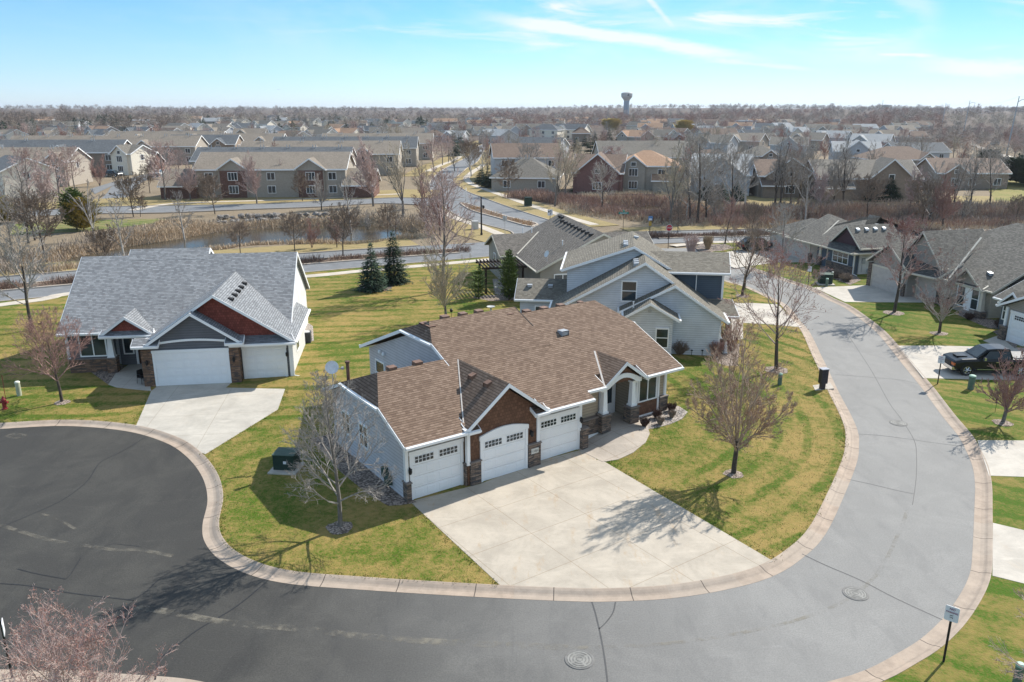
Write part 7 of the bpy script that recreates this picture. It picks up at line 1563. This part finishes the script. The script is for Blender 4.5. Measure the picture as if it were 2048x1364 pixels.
for px, py, r_, lb in ((1159, 1319, .42, 'round manhole cover in front of the driveway'), (1711, 1187, .40, 'round manhole cover in the bend of the street'), (1797, 846, .42, 'round manhole cover up the street')):
    e = E('manhole_cover', px, py, lb, 'manhole cover', .4, z=.004); MB().lathe([(r_ * 1.22, 0), (r_ * 1.2, .014), (r_ * 1.02, .016), (r_ * 1.0, .006)], 28).build('ring', M('manhole_iron', (.165, .16, .15), .7, .2), e); MB().lathe([(r_ * .99, .004), (r_ * .98, .018), (.01, .018)], 28).build('lid', M('lid_iron', (.24, .235, .215), .7, .2), e)
    m = MB()
    for k in range(3): q = r_ * (.25 + .27 * k); n = 20; m.v += [((q + dq) * math.cos(6.283 * i / n), (q + dq) * math.sin(6.283 * i / n), .026) for i in range(n) for dq in (-.018, .018)]; o0 = len(m.v) - 2 * n; m.f += [(o0 + 2 * i, o0 + 2 * i + 1, o0 + 2 * ((i + 1) % n) + 1, o0 + 2 * ((i + 1) % n)) for i in range(n) if i % 5]
    m.build('lid_pattern', MATS['manhole_iron'], e)
e = E('air_conditioner', 612, 684, 'dark air conditioner on the rock bed beside the grey house', 'air conditioner', R(8)); MB().bbox(-.42, .42, -.42, .42, 0, .85, .03).build('casing', M('ac_dark', (.05, .055, .06), .6, .2), e); MB().lathe([(.36, .85), (.35, .88), (.08, .90)], 16).build('fan_grille', LGREY, e)
# patio and garden things
WOODD = M('pergola_wood', (.045, .028, .022), .7, .2)
e = E('pergola', 1002, 578, 'dark brown pergola over the patio behind the small arborvitae', 'pergola', R(12.7), z=LZ)
for x in (-1.9, 1.9):
    for y in (-1.7, 1.7): MB().box(x - .1, x + .1, y - .1, y + .1, 0, 2.45).build('post', WOODD, e)
for y in (-1.7, 1.7): MB().box(-2.3, 2.3, y - .07, y + .07, 2.45, 2.65).build('beam', WOODD, e)
for k in range(13): MB().box(-2.2 + k * .365, -2.13 + k * .365, -2.2, 2.2, 2.65, 2.80).build('rafter', WOODD, e)
def chair(px, py, lb, rz, mt): 
    e = E('patio_chair', px, py, lb, 'chair', rz, z=LZ + .03, group='patio chairs'); MB().box(-.24, .24, -.24, .24, .42, .46).build('seat', mt, e); MB().prism([(-.24, .46), (.24, .46), (.2, .92), (-.2, .92)], 'b', .2, .24).build('backrest', mt, e)
    for x in (-.22, .22):
        for y in (-.22, .22): MB().tube((x, y, .43), (x * 1.15, y * 1.15, 0), .018, .018, 5).build('leg', mt, e)
        MB().tube((x * 1.05, -.2, .66), (x * 1.05, .22, .66), .018, .018, 5).build('armrest', mt, e)
chair(286, 766, 'black iron chair on the walk, nearer one of two', R(60), BLACK); chair(293, 756, 'black iron chair on the walk, nearer the pillar', R(-70), BLACK)
WICK = M('patio_beige', (.5, .5, .46), .7)
chair(994, 582, 'pale patio chair under the pergola', R(20), WICK)
e = E('bird_bath', 982, 629, 'grey stone bird bath between the two arborvitae', 'bird bath'); MB().lathe([(.2, 0), (.2, .06), (.09, .12), (.08, .55), (.14, .62)], 14).build('pedestal', LGREY, e); MB().lathe([(.12, .6), (.34, .68), (.38, .76), (.33, .74), (.1, .69)], 16).build('bowl', LGREY, e)
for i, (px, py) in enumerate(((1383, 711), (1404, 711), (1421, 707))):
    e = E('path_light', px, py, '%s of three small black path lights at the blue-grey wall' % ('leftmost', 'middle one', 'rightmost')[i], 'path light', group='path lights'); MB().tube((0, 0, 0), (0, 0, .38), .02, .02, 5).build('stake', BLACK, e); MB().lathe([(.03, .36), (.11, .4), (.02, .46)], 8).build('shade', BLACK, e)
e = E('garden_stake', 1990, 824, 'black garden stake with four discs left of the low bare tree', 'ornament'); MB().tube((0, 0, 0), (0, 0, 1.25), .012, .012, 4).build('stake', BLACK, e)
for z_ in (.62, .82, 1.02, 1.22): MB().tube((0, -.02, z_), (0, .02, z_), .075, .075, 10).build('disc', BLACK, e)
e = E('garden_statue', 1450, 706, 'small white garden statue in the dark bed by the porch', 'statue'); MB().lathe([(.16, 0), (.15, .12), (.11, .3), (.15, .5), (.09, .68), (.1, .78), (.06, .88), (.01, .92)], 12).build('figure', SIGNW, e); MB().box(-.2, .2, -.2, .2, -.02, .05).build('base', LGREY, e)
e = E('yard_lamp', 1445, 640, 'small white marker by the driveway edge', 'marker') if False else None
e = E('bird_feeder', 903, 641, 'dark little bird feeder on a pole beside the rounded maple', 'bird feeder'); MB().tube((0, 0, 0), (0, 0, .9), .02, .02, 5).build('pole', BLACK, e); MB().lathe([(.02, .75), (.13, .8), (.13, .98), (.02, 1.1)], 8).build('feeder', BLACK, e)
# boulder row on the far bank of the near pond
rb = random.Random(8); BLD = M('boulder_stone', (.21, .19, .17), .9, .3, 1.2, bump=.5); protos = []
for k in range(4):
    bm = bmesh.new(); bmesh.ops.create_icosphere(bm, subdivisions=2, radius=1)
    sc = (rb.uniform(.8, 1.15), rb.uniform(.7, 1), rb.uniform(.55, .75)); ph = [rb.uniform(0, 6) for _ in range(6)]
    for v in bm.verts:
        c = v.co; f = 1 + .13 * math.sin(3 * c.x + ph[0]) + .11 * math.sin(4 * c.y + ph[1]) + .1 * math.sin(5 * c.z + ph[2]) + .07 * math.sin(7 * c.x + 6 * c.y + ph[3]); v.co = Vector((c.x * sc[0], c.y * sc[1], c.z * sc[2])) * f
    me = bpy.data.meshes.new('boulder'); bm.to_mesh(me); bm.free(); me.materials.append(BLD); protos.append(me)
for k in range(64):
    f = rb.random(); row = k % 2; x = 434 + 236 * f; y = (447 - 9 * f ** .5 if row else 441 - 9 * f ** .5) + rb.uniform(-1, 1)
    if 574 < x < 600 and rb.random() < .6: continue
    g = G(x, y, 0); o = bpy.data.objects.new('boulder', rb.choice(protos)); COL.objects.link(o); s_ = rb.uniform(.36, .68); o.scale = (s_,) * 3; o.rotation_euler = (rb.uniform(-.3, .3), rb.uniform(-.3, .3), rb.uniform(0, 6.28)); o.location = (g.x, g.y, float(ground_h(g.x, g.y)) + .28 * s_ + (.0 if row else .25)); setp(o, 'grey boulder in the two-tier row on the far bank of the left pond', 'boulder', 'boulders on the pond bank')
e = empty('retaining_wall', (*GD(1262, 168).xy, 0), R(-4), 'dark block retaining wall on the slope below the orange-roofed house', 'wall')
m = MB()
for j in range(3):
    for k in range(14): m.bbox(-4.9 + k * .7, -4.23 + k * .7, -.2 + j * .12, .3, -.3 + j * .33, .02 + j * .33, .03)
m.build('blocks', M('wall_block', (.10, .085, .075), .9, .25), e)
# ---------------------------------------------------------------- the air between: faint spring haze
HZM = bpy.data.materials.new('haze_air'); HZM.use_nodes = True; ht = NT(HZM.node_tree)
hv = ht('ShaderNodeVolumePrincipled'); hv.inputs['Color'].default_value = (.86, .92, 1, 1); hv.inputs['Density'].default_value = .00008; hv.inputs['Anisotropy'].default_value = .2
HZM.node_tree.links.new(hv.outputs[0], ht('ShaderNodeOutputMaterial').inputs['Volume'])
setp(MB().box(-9500, 9500, -600, 15500, -4.5, 75).build('haze', HZM, uv=False), kind='stuff')
